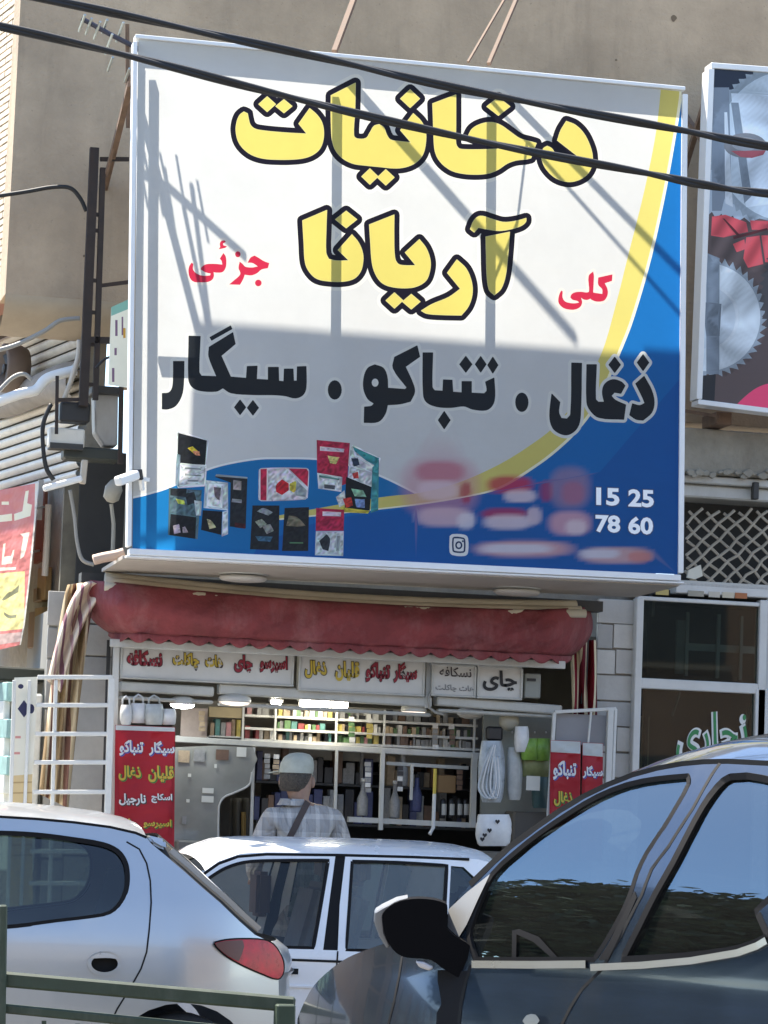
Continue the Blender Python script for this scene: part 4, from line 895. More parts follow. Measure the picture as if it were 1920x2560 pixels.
# ------------------------------------------------------------------ awning
AW = thing('awning', V(840, 1660, -.45), 'dark red fabric awning with scalloped edge above the shop front', 'awning')
mat('awning_red', (.215, .042, .046), .85, var=.28, vscale=4, bump=.5, bscale=22, dirt=.5, dcol=(.34, .17, .165))
mat('awning_back', (.52, .46, .35), .8, var=.12, vscale=5, dirt=.3, dcol=(.35, .28, .2))
def lerp(a, c, t): return a + (c - a) * t
def aw(u, v):
    # photo points of top and bottom edge; cloth bulges out in the middle, folds run down it
    px = lerp(206 + 10 * v + 56 * v ** 4, 1472 + 12 * math.sin(math.pi * v) - 44 * v ** 3, u)
    top = lerp(1448, 1528, u) + 14 * math.sin(math.pi * u) * 1.2 - (10 if u > .9 else 0) * (u - .9) * 10
    bot = lerp(1580, 1640, u)
    py = lerp(top, bot, v)
    e = min(1, min(u, 1 - u) * 14)
    y = -.42 - .10 * math.sin(math.pi * min(1, v * .8 + .12)) * e + .018 * math.sin(u * 31 + 4 * v) + .010 * math.sin(u * 83 + 6 * v) * v + .012 * math.sin(u * 11 - 7 * v) + .006 * math.sin(u * 140 + 20 * v) + .25 * (1 - e) ** 2
    return V(px, py, y)
b = MB().grid(aw, 110, 14); b.build('fabric', 'awning_red', AW, smooth=True, recalc=False, solid=.004)
# scalloped valance hanging from the front edge
b = MB(); N = 23 * 10
def val(u, v):
    p = aw(u, 1.0); s = abs(math.sin(math.pi * 23 * u)); h = .022 + .030 * s
    return p + Vector((0, -.004 + .006 * math.sin(u * 60), -h * v))
b.grid(val, N, 3); b.build('valance', 'awning_red', AW, smooth=True, recalc=False, solid=.003)
# pale cloth rolls and cassette on top
for k, (y0, y1, yy, r, m_) in enumerate(((1444, 1516, -.36, .035, 'awning_back'), (1454, 1528, -.40, .03, 'beige_metal'), (1466, 1534, -.43, .024, 'awning_back'))):
    P = [V(lerp(262, 1440 + 12 * k, t), lerp(y0, y1, t) + 18 * math.sin(math.pi * t), yy) for t in [i / 24 for i in range(25)]]
    MB().tube(P, r, 10).build('cloth_roll', m_, AW, smooth=True)
MB().beam(V(200, 1446, -.2), V(1500, 1518, -.2), .12, .06).build('cassette', 'dark_metal', AW)
MB().beam(V(1468, 1512, -.1), V(1458, 1760, -.1), .03).build('side_bar', 'dark_metal', AW)
# rail behind the scallops
MB().beam(V(275, 1607, -.33), V(1412, 1663, -.33), .03, .045).build('front_rail', 'pale_metal', AW, bevel=.004)
# ------------------------------------------------------------------ hanging side curtains
def curtain(name, pts_top, pts_bot, y, folds, m_, label, depth=.05):
    def fn(u, v):
        a = lerp(pts_top[0], pts_top[1], u); c = lerp(pts_bot[0], pts_bot[1], u)
        py = lerp(lerp(pts_top[2], pts_top[3], u), lerp(pts_bot[2], pts_bot[3], u), v); px = lerp(a, c, v ** .75)
        return V(px, py, y - depth * math.sin(u * folds * 2 * math.pi) + .02 * math.sin(5 * v + 9 * u))
    return tag(MB().grid(fn, 60, 24).build(name, m_, smooth=True, recalc=False, solid=.003), label, 'curtain')
def stripes(name, cols, axis_scale, rough=.8):
    M = bpy.data.materials.new(name); M.use_nodes = True; n = M.node_tree; b_ = n.nodes['Principled BSDF']; b_.inputs['Roughness'].default_value = rough; b_.inputs['Specular IOR Level'].default_value = .2
    g = n.nodes.new('ShaderNodeTexCoord'); sx = n.nodes.new('ShaderNodeSeparateXYZ'); n.links.new(g.outputs['Generated'], sx.inputs[0])
    mu = n.nodes.new('ShaderNodeMath'); mu.operation = 'MULTIPLY'; mu.inputs[1].default_value = axis_scale; n.links.new(sx.outputs[0], mu.inputs[0])
    fr = n.nodes.new('ShaderNodeMath'); fr.operation = 'FRACT'; n.links.new(mu.outputs[0], fr.inputs[0])
    cr = n.nodes.new('ShaderNodeValToRGB'); cr.color_ramp.interpolation = 'CONSTANT'
    for i, (p, c) in enumerate(cols):
        e = cr.color_ramp.elements[i] if i < 2 else cr.color_ramp.elements.new(p); e.position = p; e.color = (*hx(c), 1)
    n.links.new(fr.outputs[0], cr.inputs[0]); n.links.new(cr.outputs[0], b_.inputs[0]); MATS[name] = M; return M
stripes('curtain_left', [(0, '#8f7a5c'), (.3, '#c9bba0'), (.45, '#7a5a50'), (.7, '#b9a88a')], 3.0)
stripes('curtain_right', [(0, '#c9bd9e'), (.28, '#6e1522'), (.52, '#cfc3a5'), (.7, '#5a1520')], 2.0)
curtain('side_curtain', (170, 245, 1462, 1452), (98, 170, 1985, 2020), -.22, 2.5, 'curtain_left', 'faded brown striped curtain hanging at the left end of the awning', .04)
curtain('side_curtain', (1425, 1490, 1600, 1600), (1432, 1492, 1790, 1795), -.12, 2.5, 'curtain_right', 'red and cream striped curtain hanging at the right end of the awning', .03)
# swept cloth from awning end to the curtain
def sweep(u, v):
    px = lerp(228, 118, u ** .8) + 58 * v * (1 - u * .4); py = 1452 + 250 * u ** 1.7 + 30 * v
    return V(px, py, -.3 - .05 * math.sin(v * 9))
tag(MB().grid(sweep, 26, 12).build('gathered_cloth', stripes('cloth_sweep', [(0, '#cdbba6'), (.35, '#b08e8c'), (.5, '#d9cbb8'), (.8, '#7a5560')], 4.0), smooth=True, recalc=False, solid=.003), 'cream gathered cloth draped from the left awning end', 'cloth')

# ------------------------------------------------------------------ light boxes under the awning
mat('panel_white', (.60, .59, .55), .5, var=.06, vscale=5, dirt=.15, dcol=(.42, .4, .35))
mat('t_red', (.28, .015, .03), .6); mat('t_yellow', (.55, .40, .05), .6); mat('t_black', (.012, .012, .014), .6); mat('t_dark', (.05, .04, .04), .6); mat('t_grey', (.2, .2, .2), .6)
mat('t_white', (.68, .68, .68), .6); mat('t_green', (.03, .16, .04), .6); mat('t_blue', (.06, .08, .3), .6)
yb = -.16
def lightbox(x0, y0, x1, y1, label, words, slope=.052, dy=0.0):
    ym = (y0 + y1) / 2; cx = (x0 + x1) / 2
    root = thing('lightbox_sign', V(cx, y1, yb), label, 'sign', 'white boards under the awning')
    MB().pbox(x0 + 4, y0 + 4, x1 - 4, y1 - 4, yb, .05).build('panel', 'panel_white', root)
    for a in ((x0, y0, x1, y0 + 5), (x0, y1 - 5, x1, y1)): MB().pbox(*a, yb - .012, .07).build('frame', 'pale_metal', root, bevel=.003)
    for a in ((x0, y0, x0 + 5, y1), (x1 - 5, y0, x1, y1)):
        X0_, X1_, Z0_, Z1_ = Rz(x0, y0, x1, y1, yb); xa_ = V(a[0], ym, yb).x; xb_ = V(a[2], ym, yb).x
        MB().box(xa_, xb_, yb - .0121, yb + .0571, Z0_ + .011, Z1_ - .011).build('frame', 'pale_metal', root, bevel=.003)
    pm_ = plane_y(yb)
    for tx, a, b0, c, d, col, bold in words:
        if col in ('t_red', 't_yellow'):
            lettering('lettering', tx, a - 2, b0 - 2, c + 2, d + 2, pm_, (0, -1, 0), 't_dark', root, bold + .05, .003, slant=slope)
        lettering('lettering', tx, a, b0, c, d, pm_, (0, -1, 0), col, root, bold, .006, slant=slope)
    return root
lightbox(300, 1612, 735, 1706, 'long white board with red and yellow drink names, leftmost under the awning', [('نسکافه', 318, 1626, 405, 1664, 't_red', .045), ('چاکلت', 432, 1632, 497, 1674, 't_yellow', .045), ('هات', 513, 1638, 556, 1668, 't_yellow', .045), ('چای', 586, 1638, 630, 1684, 't_red', .045), ('اسپرسو', 650, 1640, 718, 1684, 't_red', .045)])
lightbox(746, 1636, 1062, 1734, 'white board with yellow and red lettering, second under the awning', [('ذغال', 762, 1652, 816, 1696, 't_yellow', .045), ('قلیان', 838, 1654, 898, 1704, 't_yellow', .045), ('تنباکو', 914, 1656, 974, 1706, 't_red', .045), ('سیگار', 984, 1656, 1042, 1708, 't_red', .045)])
lightbox(1078, 1660, 1190, 1742, 'small white board with two faint grey lines of lettering', [('نسکافه', 1098, 1668, 1178, 1692, 't_dark', .02), ('هات چاکلت', 1088, 1712, 1184, 1732, 't_grey', .02)])
lightbox(1192, 1664, 1306, 1748, 'small white board with the large black word for tea', [('چای', 1206, 1676, 1292, 1732, 't_black', .035)])
SB = thing('switch_box', V(1330, 1745, -.14), 'grey switch box right of the tea board', 'box')
MB().pbox(1312, 1684, 1352, 1745, -.14, .08).build('casing', mat('switch_grey', (.26, .27, .24), .6, var=.15), SB, bevel=.005)
MB().pbox(1318, 1696, 1340, 1703, -.145, .01).build('handle', 'black_plastic', SB)
# beams below the boards (shutter housings)
BM = thing('shutter_housing', V(800, 1790, -.1), 'long pale metal housing beam below the white boards', 'housing')
for a, c, w, h in (((298, 1716), (532, 1730), .1, .055), ((545, 1722), (1075, 1756), .1, .06), ((1088, 1752), (1400, 1776), .1, .055), ((298, 1744), (532, 1756), .06, .02), ((545, 1760), (1075, 1788), .06, .02), ((1092, 1776), (1400, 1792), .06, .02)):
    MB().beam(V(*a, -.08), V(*c, -.08), w, h).build('housing_beam', 'pale_metal', BM, bevel=.008)
MB().beam(V(1072, 1640, -.12), V(1068, 1770, -.12), .03).build('divider', 'pale_metal', BM)
MB().tube([V(1078, 1730, -.16), V(1070, 1745, -.16), V(1074, 1770, -.16), V(1090, 1782, -.16), V(1108, 1786, -.16)], .008, 6).build('cord', 'cable_grey', BM)
# upright poles at the shop's left
PO = thing('shop_post', V(285, 2400, -.15), 'pale upright metal post at the left side of the shop opening', 'post')
MB().beam(V(292, 1600, -.15), V(262, 2450, -.15), .035).build('pole', 'white_metal', PO, bevel=.004)
MB().beam(V(272, 1600, -.05), V(246, 2450, -.05), .02).build('guide', 'dark_metal', PO)

# ------------------------------------------------------------------ lit and unlit lamps in the shop
em = mat_emit('tube_lit', (1.0, .98, .88), 17.0); em2 = mat_emit('lamp_warm', (1.0, .84, .74), .5); em3 = mat_emit('lamp_cool', (.85, .95, 1.0), 16.0)
def lamp(px0, py0, px1, py1, y, m_, label):
    r = thing('shop_lamp', V((px0 + px1) / 2, py0, y), label, 'lamp', 'lamps at the top of the shop front')
    MB().beam(V(px0 - 4, py0 - 3, y + .04), V(px1 + 4, py0 + 1, y + .04), .07, .02).build('fitting', 'white_metal', r, bevel=.004)
    MB().tube([V(px0, (py0 + py1) / 2 - 1, y), V(px1, (py0 + py1) / 2 + 2, y)], abs(V(px0, py0, y).z - V(px0, py1, y).z) / 2, 10).build('tube', m_, r, smooth=True)
lamp(750, 1752, 868, 1768, .12, em, 'bright lit fluorescent tube in the middle of the shop front')
lamp(678, 1752, 702, 1760, .12, em, 'short lit tube end left of the bright fluorescent tube')
def dish(px, py, w, y, m_, label):
    r = thing('shop_lamp', V(px, py, y), label, 'lamp', 'lamps at the top of the shop front')
    R_ = w / 2 / 440; c = V(px, py, y)
    MB().lathe([(R_ * .5, .05), (R_ * .95, .03), (R_, .01), (R_ * .97, 0)], c, 24).build('shade', 'white_metal', r, smooth=True)
    MB().lathe([(R_ * .93, .002), (R_ * .8, -.012), (R_ * .4, -.02), (.004, -.022)], c, 24).build('bulb', m_, r, smooth=True)
dish(456, 1762, 66, -.05, em3, 'lit white dish lamp near the left banner')
dish(586, 1756, 84, -.08, em2, 'round pinkish ceiling lamp, second from left')
dish(1034, 1780, 66, -.02, em2, 'round pinkish ceiling lamp beside the cord')
dish(1176, 1788, 70, .05, MATS['lamp_cover'], 'pale unlit dish lamp over the right shelves')

# ------------------------------------------------------------------ shelving and goods
RK = thing('display_rack', V(820, 2150, .4), 'white metal shelving rack filled with small packets inside the shop', 'shelf')
yr = .28
MB().beam(V(436, 1848, yr - .05), V(1202, 1890, yr - .05), .06, .035).build('shelf_edge', 'pale_metal', RK, bevel=.004)
def zsh(px, py, y): return V(px, py, y).z
def shelf(x0, x1, py, y, dpt, m_='white_metal', nm='shelf_board', th=.014):
    a = V(x0, py + (x0 - 820) * .052, y); c = V(x1, py + (x1 - 820) * .052, y)
    MB().box(a.x, c.x, y, y + dpt, a.z - th, a.z).build(nm, m_, RK)
    return a.z
rows = []
zA = shelf(440, 1200, 1858, yr, .3); zB = shelf(612, 1195, 1828, yr, .25); 
for px, y0, y1 in ((609, 1765, 1852), (690, 1765, 1850), (962, 1775, 1868), (1187, 1785, 1885), (842, 1775, 1865)):
    MB().beam(V(px, y0, yr), V(px - 3, y1, yr), .012).build('upright', 'white_metal', RK)
for px, y0, y1, w in ((957, 1872, 2075, .03), (1186, 1885, 2068, .04), (1030, 1910, 2000, .02), (842, 1870, 2110, .02), (634, 1868, 2115, .022)):
    MB().beam(V(px, y0, yr - .08), V(px - (y1 - y0) * .03, y1, yr - .08), w * .8).build('upright', 'pale_metal', RK)
MB().beam(V(870, 2048, yr - .06), V(1198, 2064, yr - .06), .05, .03).build('shelf_edge', 'pale_metal', RK)
MB().beam(V(965, 1908, yr), V(1170, 1920, yr), .03, .02).build('shelf_edge', 'pale_metal', RK)
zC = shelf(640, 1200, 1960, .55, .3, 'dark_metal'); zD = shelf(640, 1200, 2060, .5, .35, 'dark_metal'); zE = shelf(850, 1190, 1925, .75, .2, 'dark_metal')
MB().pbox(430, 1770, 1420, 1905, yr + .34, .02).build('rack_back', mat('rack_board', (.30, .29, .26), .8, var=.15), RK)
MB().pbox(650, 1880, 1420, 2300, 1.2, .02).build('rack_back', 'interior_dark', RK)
unit = None
GC = {'white': (.62, .61, .57), 'dull red': (.26, .05, .05), 'teal': (.08, .22, .2), 'yellow': (.48, .38, .1), 'tan': (.38, .29, .19), 'green': (.1, .2, .08), 'black': (.02, .02, .022), 'grey': (.26, .26, .25), 'pink': (.45, .22, .22), 'navy': (.04, .05, .13), 'brown': (.14, .08, .05)}
for k, c in GC.items(): mat('pack_' + k, c, .45, var=.18, vscale=60)
PK = {}
unit = {}
def goods(x0, x1, zbase, y, hmin, hmax, wmin, wmax, cols, where, cat='packet', name='packet'):
    xa, xb = V(x0, 1850, y).x, V(x1, 1850, y).x; x = xa
    while x < xb - wmin:
        w = random.uniform(wmin, wmax); h = random.uniform(hmin, hmax); c = random.choice(cols)
        if x + w > xb: break
        if c not in unit:
            o = MB().box(-.5, .5, -.5, .5, 0, 1).build(name, 'pack_' + c, bevel=.03); unit[c] = o.data; bpy.data.objects.remove(o)
        o = bpy.data.objects.new(name, unit[c]); COL.objects.link(o); o.location = (x + w / 2, y + .06 + random.uniform(-.015, .02), zbase); o.scale = (w * .95, .1, h); o.rotation_euler = (0, 0, random.uniform(-.06, .06))
        PK.setdefault((c, cat, where), []).append(o); x += w + random.choice([0, .002, .004, .03 if random.random() < .15 else .003])
mix1 = ['white', 'dull red', 'teal', 'yellow', 'tan', 'grey', 'green', 'white', 'black']
zB2 = shelf(612, 1195, 1796, yr + .02, .2)
L3 = ['white', 'white', 'grey', 'tan', 'green', 'teal', 'dull red', 'yellow', 'black', 'brown']
goods(614, 686, zA, yr + .03, .05, .085, .018, .04, ['white', 'grey', 'tan', 'dull red', 'white'], 'on the bottom tray left of the bright tube')
goods(614, 686, zB2, yr + .05, .05, .09, .015, .035, ['white', 'tan', 'grey', 'pink'], 'on the top tray left of the bright tube')
goods(694, 838, zA, yr + .03, .03, .066, .012, .03, ['white', 'dull red', 'black', 'grey', 'teal', 'tan'], 'on the bottom tray below the bright tube')
goods(694, 838, zB, yr + .03, .03, .055, .012, .04, ['teal', 'white', 'yellow', 'dull red', 'green', 'grey', 'white'], 'in the raised tray below the bright tube')
goods(694, 838, zB2, yr + .05, .03, .07, .015, .035, ['white', 'grey', 'green', 'tan', 'yellow'], 'on the top tray below the bright tube')
goods(846, 958, zA, yr + .03, .03, .066, .015, .045, ['yellow', 'green', 'pink', 'white', 'tan'], 'on the middle bottom tray')
goods(846, 958, zB, yr + .03, .03, .055, .012, .03, ['green', 'yellow', 'white', 'black', 'tan', 'dull red'], 'in the middle raised tray')
goods(846, 958, zB2, yr + .05, .02, .06, .012, .05, ['black', 'grey', 'white', 'green'], 'on the middle top tray')
goods(966, 1185, zA, yr + .03, .03, .066, .012, .035, ['brown', 'grey', 'tan', 'white', 'green', 'grey'], 'on the right bottom tray')
goods(966, 1185, zB, yr + .03, .03, .055, .012, .03, ['brown', 'grey', 'green', 'white', 'tan', 'black'], 'in the right raised tray')
goods(966, 1185, zB2, yr + .05, .03, .07, .015, .05, ['brown', 'grey', 'black', 'tan'], 'on the right top tray')
goods(525, 604, zA, yr + .03, .08, .12, .02, .04, ['pink', 'teal', 'yellow', 'tan', 'grey'], 'in the tan box by the left banner')
goods(645, 950, zC, .56, .06, .2, .02, .06, ['black', 'grey', 'black', 'brown', 'navy'], 'on the dim middle shelf behind the person')
goods(970, 1180, zC, .56, .06, .18, .02, .05, ['black', 'grey', 'black', 'brown', 'tan'], 'on the dim middle shelf by the pole')
goods(645, 950, zD, .52, .08, .24, .03, .06, ['black', 'grey', 'navy', 'brown'], 'on the dim lower shelf behind the person')
goods(970, 1180, zD, .52, .08, .24, .025, .05, ['black', 'grey', 'black', 'navy', 'brown', 'tan'], 'on the dim lower shelf by the pole')
goods(860, 1180, zE, .78, .05, .14, .03, .07, ['brown', 'black', 'grey'], 'on the dark back shelf')
ORD = ['first', 'second', 'third', 'fourth', 'fifth', 'sixth', 'seventh', 'eighth', 'ninth', 'tenth', 'eleventh', 'twelfth']
for (c, cat, where), L in PK.items():
    L.sort(key=lambda o: o.location.x)
    for i, o in enumerate(L):
        tag(o, (f'only {c} {cat} {where}' if len(L) == 1 else f'{ORD[min(i, 11)]} {c} {cat} from the left {where}'), cat, f'{cat}s {where}')
bxT = thing('card_box', V(562, 1856, yr + .02), 'tan open display box with scalloped rim by the left banner', 'box')
MB().pbox(522, 1768, 606, 1794, yr, .02).build('header', mat('kraft', (.42, .34, .2), .7, var=.1), bxT)
MB().pbox(522, 1840, 606, 1854, yr, .02).build('tray', 'pale_metal', bxT)
pp_ = MB().pbox(452, 1770, 518, 1850, yr - .02, .01).build('wall_card', mat('card_pink', (.38, .31, .27), .7, var=.15, vscale=14)); tag(pp_, 'pinkish brown display card left of the tan box', 'card')
# upright dark canisters and yellow pole
for k, px in enumerate((1106, 1126, 1146, 1162)):
    c = V(px, 2046, yr + .02); r = thing('canister', c, ['leftmost', 'second', 'third', 'rightmost'][k] + ' slim dark canister with a silver stripe on the lower right shelf', 'canister', 'slim dark canisters')
    MB().lathe([(.016, 0), (.018, .004), (.018, .10), (.013, .115), (.006, .118)], c, 12).build('can', 'black_plastic', r, smooth=True)
    MB().lathe([(.0188, .02), (.0188, .085)], c + Vector((.004, -.002, 0)), 12).build('stripe', 'pale_metal', r)
PL_ = thing('broom_pole', V(1078, 2082, -.05), 'upright pole, yellow above and white below, before the right shelf', 'pole')
MB().tube([V(1088, 1922, -.02), V(1086, 1985, -.03)], .010, 8).build('grip', mat('pole_yellow', (.55, .42, .06), .5), PL_)
MB().tube([V(1086, 1985, -.03), V(1083, 2070, -.05), V(1074, 2086, -.06)], .011, 8).build('shaft', 'white_metal', PL_)
bx2 = MB().pbox(1096, 1938, 1140, 1982, yr, .08).build('cardboard_box', mat('cardboard', (.27, .16, .07), .75, var=.15), bevel=.004); tag(bx2, 'small brown cardboard box above the slim canisters', 'box')
for k, (px, py) in enumerate(((985, 2046), (1040, 2030), (905, 2040), (1005, 1965))):
    c = V(px, py, .3); o = thing('glass_bottle', c, ['pale bottle left of the yellow pole on the low shelf', 'dark bottle beside the middle upright', 'dim bottle behind the customer\'s shoulder', 'white capped bottle on the upper dark shelf'][k], 'bottle')
    MB().lathe([(.03, 0), (.032, .01), (.032, .1), (.014, .15), (.012, .2), (.014, .205)], c, 14).build('glass', ['pack_grey', 'pack_navy', 'pack_grey', 'pack_grey'][k], o, smooth=True)
    MB().lathe([(.015, .2), (.015, .22)], c, 12).build('cap', ['pack_white', 'pack_black', 'pack_white', 'pack_white'][k], o, smooth=True)

# ------------------------------------------------------------------ grey hatch partition beside the banner
PT = thing('glass_partition', V(540, 2150, .12), 'dusty grey glass partition with a serving cut-out behind the left banner', 'partition')
gl = mat_glass('dusty_glass', (.6, .62, .58), 1.45, .05, .62)
o_ = [(438, 1868), (632, 1868), (630, 1930), (622, 1962), (590, 1980), (562, 1992), (549, 2010), (546, 2040), (543, 2170), (430, 2170)]
MB().prism([V(x, y, .1) for x, y in spl(o_ + [o_[0]], 2)[:-1]], (0, .006, 0)).build('pane', gl, PT)
MB().tube([V(x, y, .1) for x, y in spl([(630, 1930), (622, 1962), (590, 1980), (562, 1992), (549, 2010), (546, 2040), (543, 2170)])], .006, 6).build('edge_strip', 'pale_metal', PT)
mat('note_white', (.62, .62, .55), .7)
for k, a in enumerate(((506, 1970, 534, 1983), (504, 1990, 534, 2006), (592, 1868, 616, 1892), (466, 1998, 474, 2006), (470, 1934, 478, 1942), (536, 1910, 542, 1920))):
    MB().pbox(*a, .088, .003).build('note', 'note_white', PT)
MB().pbox(438, 2118, 1420, 2330, -.02, .35).build('counter', mat('counter_grey', (.2, .2, .18), .6, var=.15), PT, bevel=.01)
gw = thing('worker_shape', V(600, 2110, .5), 'dark apron hanging inside the serving hatch', 'apron')
MB().grid(lambda u, v: V(lerp(575, 622, u), lerp(1995, 2125, v), .5 + .03 * math.sin(u * 12)), 14, 10).build('cloth', mat('apron_dark', (.05, .045, .035), .8, var=.2), gw, smooth=True, solid=.004, recalc=False)
MB().grid(lambda u, v: V(lerp(603, 616, u), lerp(2030, 2120, v), .48 + .01 * math.sin(u * 12)), 6, 8).build('trim', mat('apron_tan', (.25, .16, .05), .8, var=.2), gw, smooth=True, recalc=False)
gw.name = 'hanging_apron'

# ------------------------------------------------------------------ the two red banners
def banner(x0, y0, x1, y1, y, label, words, wave=.02, top=None):
    root = thing('banner', V((x0 + x1) / 2, y1, y), label, 'banner')
    fn = lambda px, py: V(px, py, y - wave * math.sin((px - x0) / (x1 - x0) * 5 + (py - y0) / 60) * .6)
    lay = [dict(p=[[(x0 + 1, y0 + 1), (x1 - 1, y0 + 1 + (x1 - x0) * .04), (x1 - 1, y0 + top), (x0 + 1, y0 + top - 4)]], c='#c3c8c6')] if top else []
    ex = [(x0 + (x1 - x0) * i / 14, y0 + (y1 - y0) * j / 24) for i in range(1, 14) for j in range(1, 24)]
    o = print_mesh('cloth', [(x0, y0), (x1, y0 + (x1 - x0) * .04), (x1 - 4, y1 + 4), (x0 - 4, y1)], lay, fn, 'banner_print', root, '#a5202c', None, ex)
    for p in o.data.polygons: p.use_smooth = True
    for tx, a, b0, c, d, col, sh in words:
        if sh: lettering('lettering', tx, a + 2, b0 + 2, c + 3, d + 3, fn, (0, -1, 0), sh, root, .07, .003, slant=.03)
        lettering('lettering', tx, a, b0, c, d, fn, (0, -1, 0), col, root, .035, .006, slant=.03)
    return root
banner(288, 1812, 438, 2300, -.32, 'tall red banner with white and yellow words at the left of the shop', [
    ('سیگار', 372, 1852, 436, 1890, 't_white', 't_blue'), ('تنباکو', 298, 1850, 358, 1890, 't_white', 't_blue'),
    ('قلیان', 370, 1914, 434, 1956, 't_yellow', 't_green'), ('ذغال', 296, 1914, 352, 1952, 't_yellow', 't_green'),
    ('اسکاچ', 378, 1984, 430, 2008, 't_white', 't_dark'), ('نارجیل', 297, 1984, 364, 2014, 't_white', 't_dark'),
    ('اسپرسو', 358, 2048, 428, 2072, 't_yellow', 't_green'), ('چای', 302, 2046, 340, 2068, 't_yellow', 't_green')], .02, 17)
BF = thing('banner_stand', V(1450, 2400, -.2), 'white steel frame stand holding the right red banner', 'frame')
for a, c, w in (((1386, 1780), (1540, 1772), .02), ((1386, 1780), (1366, 2120), .02), ((1526, 1774), (1512, 2150), .035), ((1539, 1772), (1524, 2150), .018), ((1478, 1776), (1470, 1860), .012)):
    MB().beam(V(*a, -.22), V(*c, -.22), w).build('frame_bar', 'white_metal', BF, bevel=.003)
MB().pbox(1390, 1786, 1520, 1862, -.18, .004).build('grey_sheet', mat('sheet_grey', (.26, .26, .27), .6, var=.1), BF)
banner(1376, 1850, 1452, 2150, -.26, 'narrow red banner with a white top, left half of the right pair', [('تنباکو', 1382, 1902, 1440, 1950, 't_white', 't_blue'), ('ذغال', 1384, 1978, 1430, 2015, 't_yellow', 't_green')], .015, 34)
banner(1456, 1856, 1508, 2150, -.25, 'narrow red banner with a white top, right half of the right pair', [('سیگار', 1456, 1914, 1506, 1946, 't_white', 't_blue')], .012, 36)

# ------------------------------------------------------------------ hanging bags and packs
mat('bag_white', (.68, .68, .66), .5, var=.12, vscale=12); mat('bag_film', (.42, .47, .5), .3, var=.25, vscale=14); mat('bag_film2', (.45, .47, .45), .35, var=.2, vscale=12)
mat('snack_green', (.18, .33, .05), .4, var=.3, vscale=18); mat('snack_olive', (.2, .22, .09), .45, var=.3, vscale=14)
def bag(x0, y0, x1, y1, y, m_, label, waist=.6, name='carrier_bag', handles=0, cat='bag', th=.05):
    root = thing(name, V((x0 + x1) / 2, y1, y), label, cat)
    cx = (x0 + x1) / 2; hw = (x1 - x0) / 2
    def fn(u, v):
        w = hw * (waist + (1 - waist) * math.sin(math.pi * min(1, .15 + .7 * v)) ** .8) * (1 if v < .93 else .9)
        a = 2 * math.pi * u; px = cx + w * math.cos(a) * (1 + .05 * math.sin(9 * a + 7 * v)); py = lerp(y0, y1, v)
        return V(px, py, y + th * math.sin(a) * (0.35 + .65 * math.sin(math.pi * min(1, .1 + .85 * v))))
    MB().grid(fn, 30, 14).build('film', m_, root, smooth=True, recalc=False)
    for k in range(handles):
        hx_ = lerp(x0 + hw * .3, x1 - hw * .3, (k + .5) / handles); r = hw / handles * .6
        MB().tube([V(hx_ - r, y0 + 4, y), V(hx_ - r * .9, y0 - 14, y), V(hx_, y0 - 22, y), V(hx_ + r * .9, y0 - 14, y), V(hx_ + r, y0 + 4, y)], .006, 6).build('handle', m_, root, smooth=True)
    return root
bag(300, 1762, 330, 1812, -.3, 'bag_white', 'leftmost white carrier bag hung above the red banner', .5, handles=1)
bag(326, 1758, 366, 1808, -.26, 'bag_white', 'grey-white carrier bag, second above the red banner', .7, handles=1)
bag(362, 1760, 408, 1812, -.28, 'bag_film2', 'wide grey carrier bag, third above the red banner', .8, handles=1)
bag(404, 1772, 440, 1812, -.25, 'bag_white', 'rightmost white carrier bag above the red banner', .7, handles=0)
bag(1196, 1852, 1262, 2006, -.1, 'bag_film', 'bluish clear bag of hoses hanging beside the shelves', .45)
hb = thing('tube_coils', V(1232, 2000, -.16), 'pale blue plastic tubing coiled inside the hanging clear bag', 'tubing')
for k in range(5):
    s = (k - 2) * 7
    MB().tube([V(x, y, -.16) for x, y in spl([(1236 + s * .3, 1862), (1222 + s, 1920), (1216 + s * 1.4, 1970), (1232 + s, 1996), (1244 + s * .6, 1960), (1240 + s * .5, 1890)])], .006, 6).build('tube', ['bag_film', 'bag_white'][k % 2], hb, smooth=True)
MB().pbox(1218, 1816, 1258, 1852, -.12, .05).build('clip', 'black_plastic', thing('bag_clip', V(1238, 1852, -.12), 'black clip holding the bluish hanging bag', 'clip'), bevel=.012)
bag(1266, 1868, 1306, 2000, -.08, 'bag_film2', 'pale narrow hanging bag right of the bluish one', .5)
bag(1302, 1846, 1346, 1900, -.12, 'snack_green', 'bright green snack pouch in the hanging display', .8, 'snack_pouch', cat='pouch')
bag(1334, 1846, 1376, 1902, -.1, 'snack_green', 'green snack pouch next to the right banner', .8, 'snack_pouch', cat='pouch')
bag(1300, 1880, 1376, 1942, -.06, 'snack_olive', 'olive snack pouch below the bright green ones', .85, 'snack_pouch', cat='pouch')
bag(1330, 1930, 1372, 2020, -.04, mat('teal_bag', (.05, .11, .11), .5, var=.2), 'dark teal bag hanging low beside the right banner', .8)
bag(1286, 1816, 1322, 1880, -.14, 'bag_white', 'white pouch standing above the green snack pouches', .7, 'snack_pouch', cat='pouch')
bag(1190, 2036, 1278, 2115, -.2, 'bag_white', 'white bag with black hearts at the shop counter', .7)
for px, py in ((1212, 2088), (1224, 2076), (1206, 2098), (1244, 2054)):
    h = [V(px + 7 * x, py + 7 * y, -.262) for x, y in ((0, .9), (-.8, 0), (-.7, -.6), (-.3, -.7), (0, -.3), (.3, -.7), (.7, -.6), (.8, 0))]
    tag(MB().prism(h, (0, .004, 0)).build('heart_mark', 't_black', bpy.data.objects[[o.name for o in bpy.data.objects if o.get('label') == 'white bag with black hearts at the shop counter'][0]]))
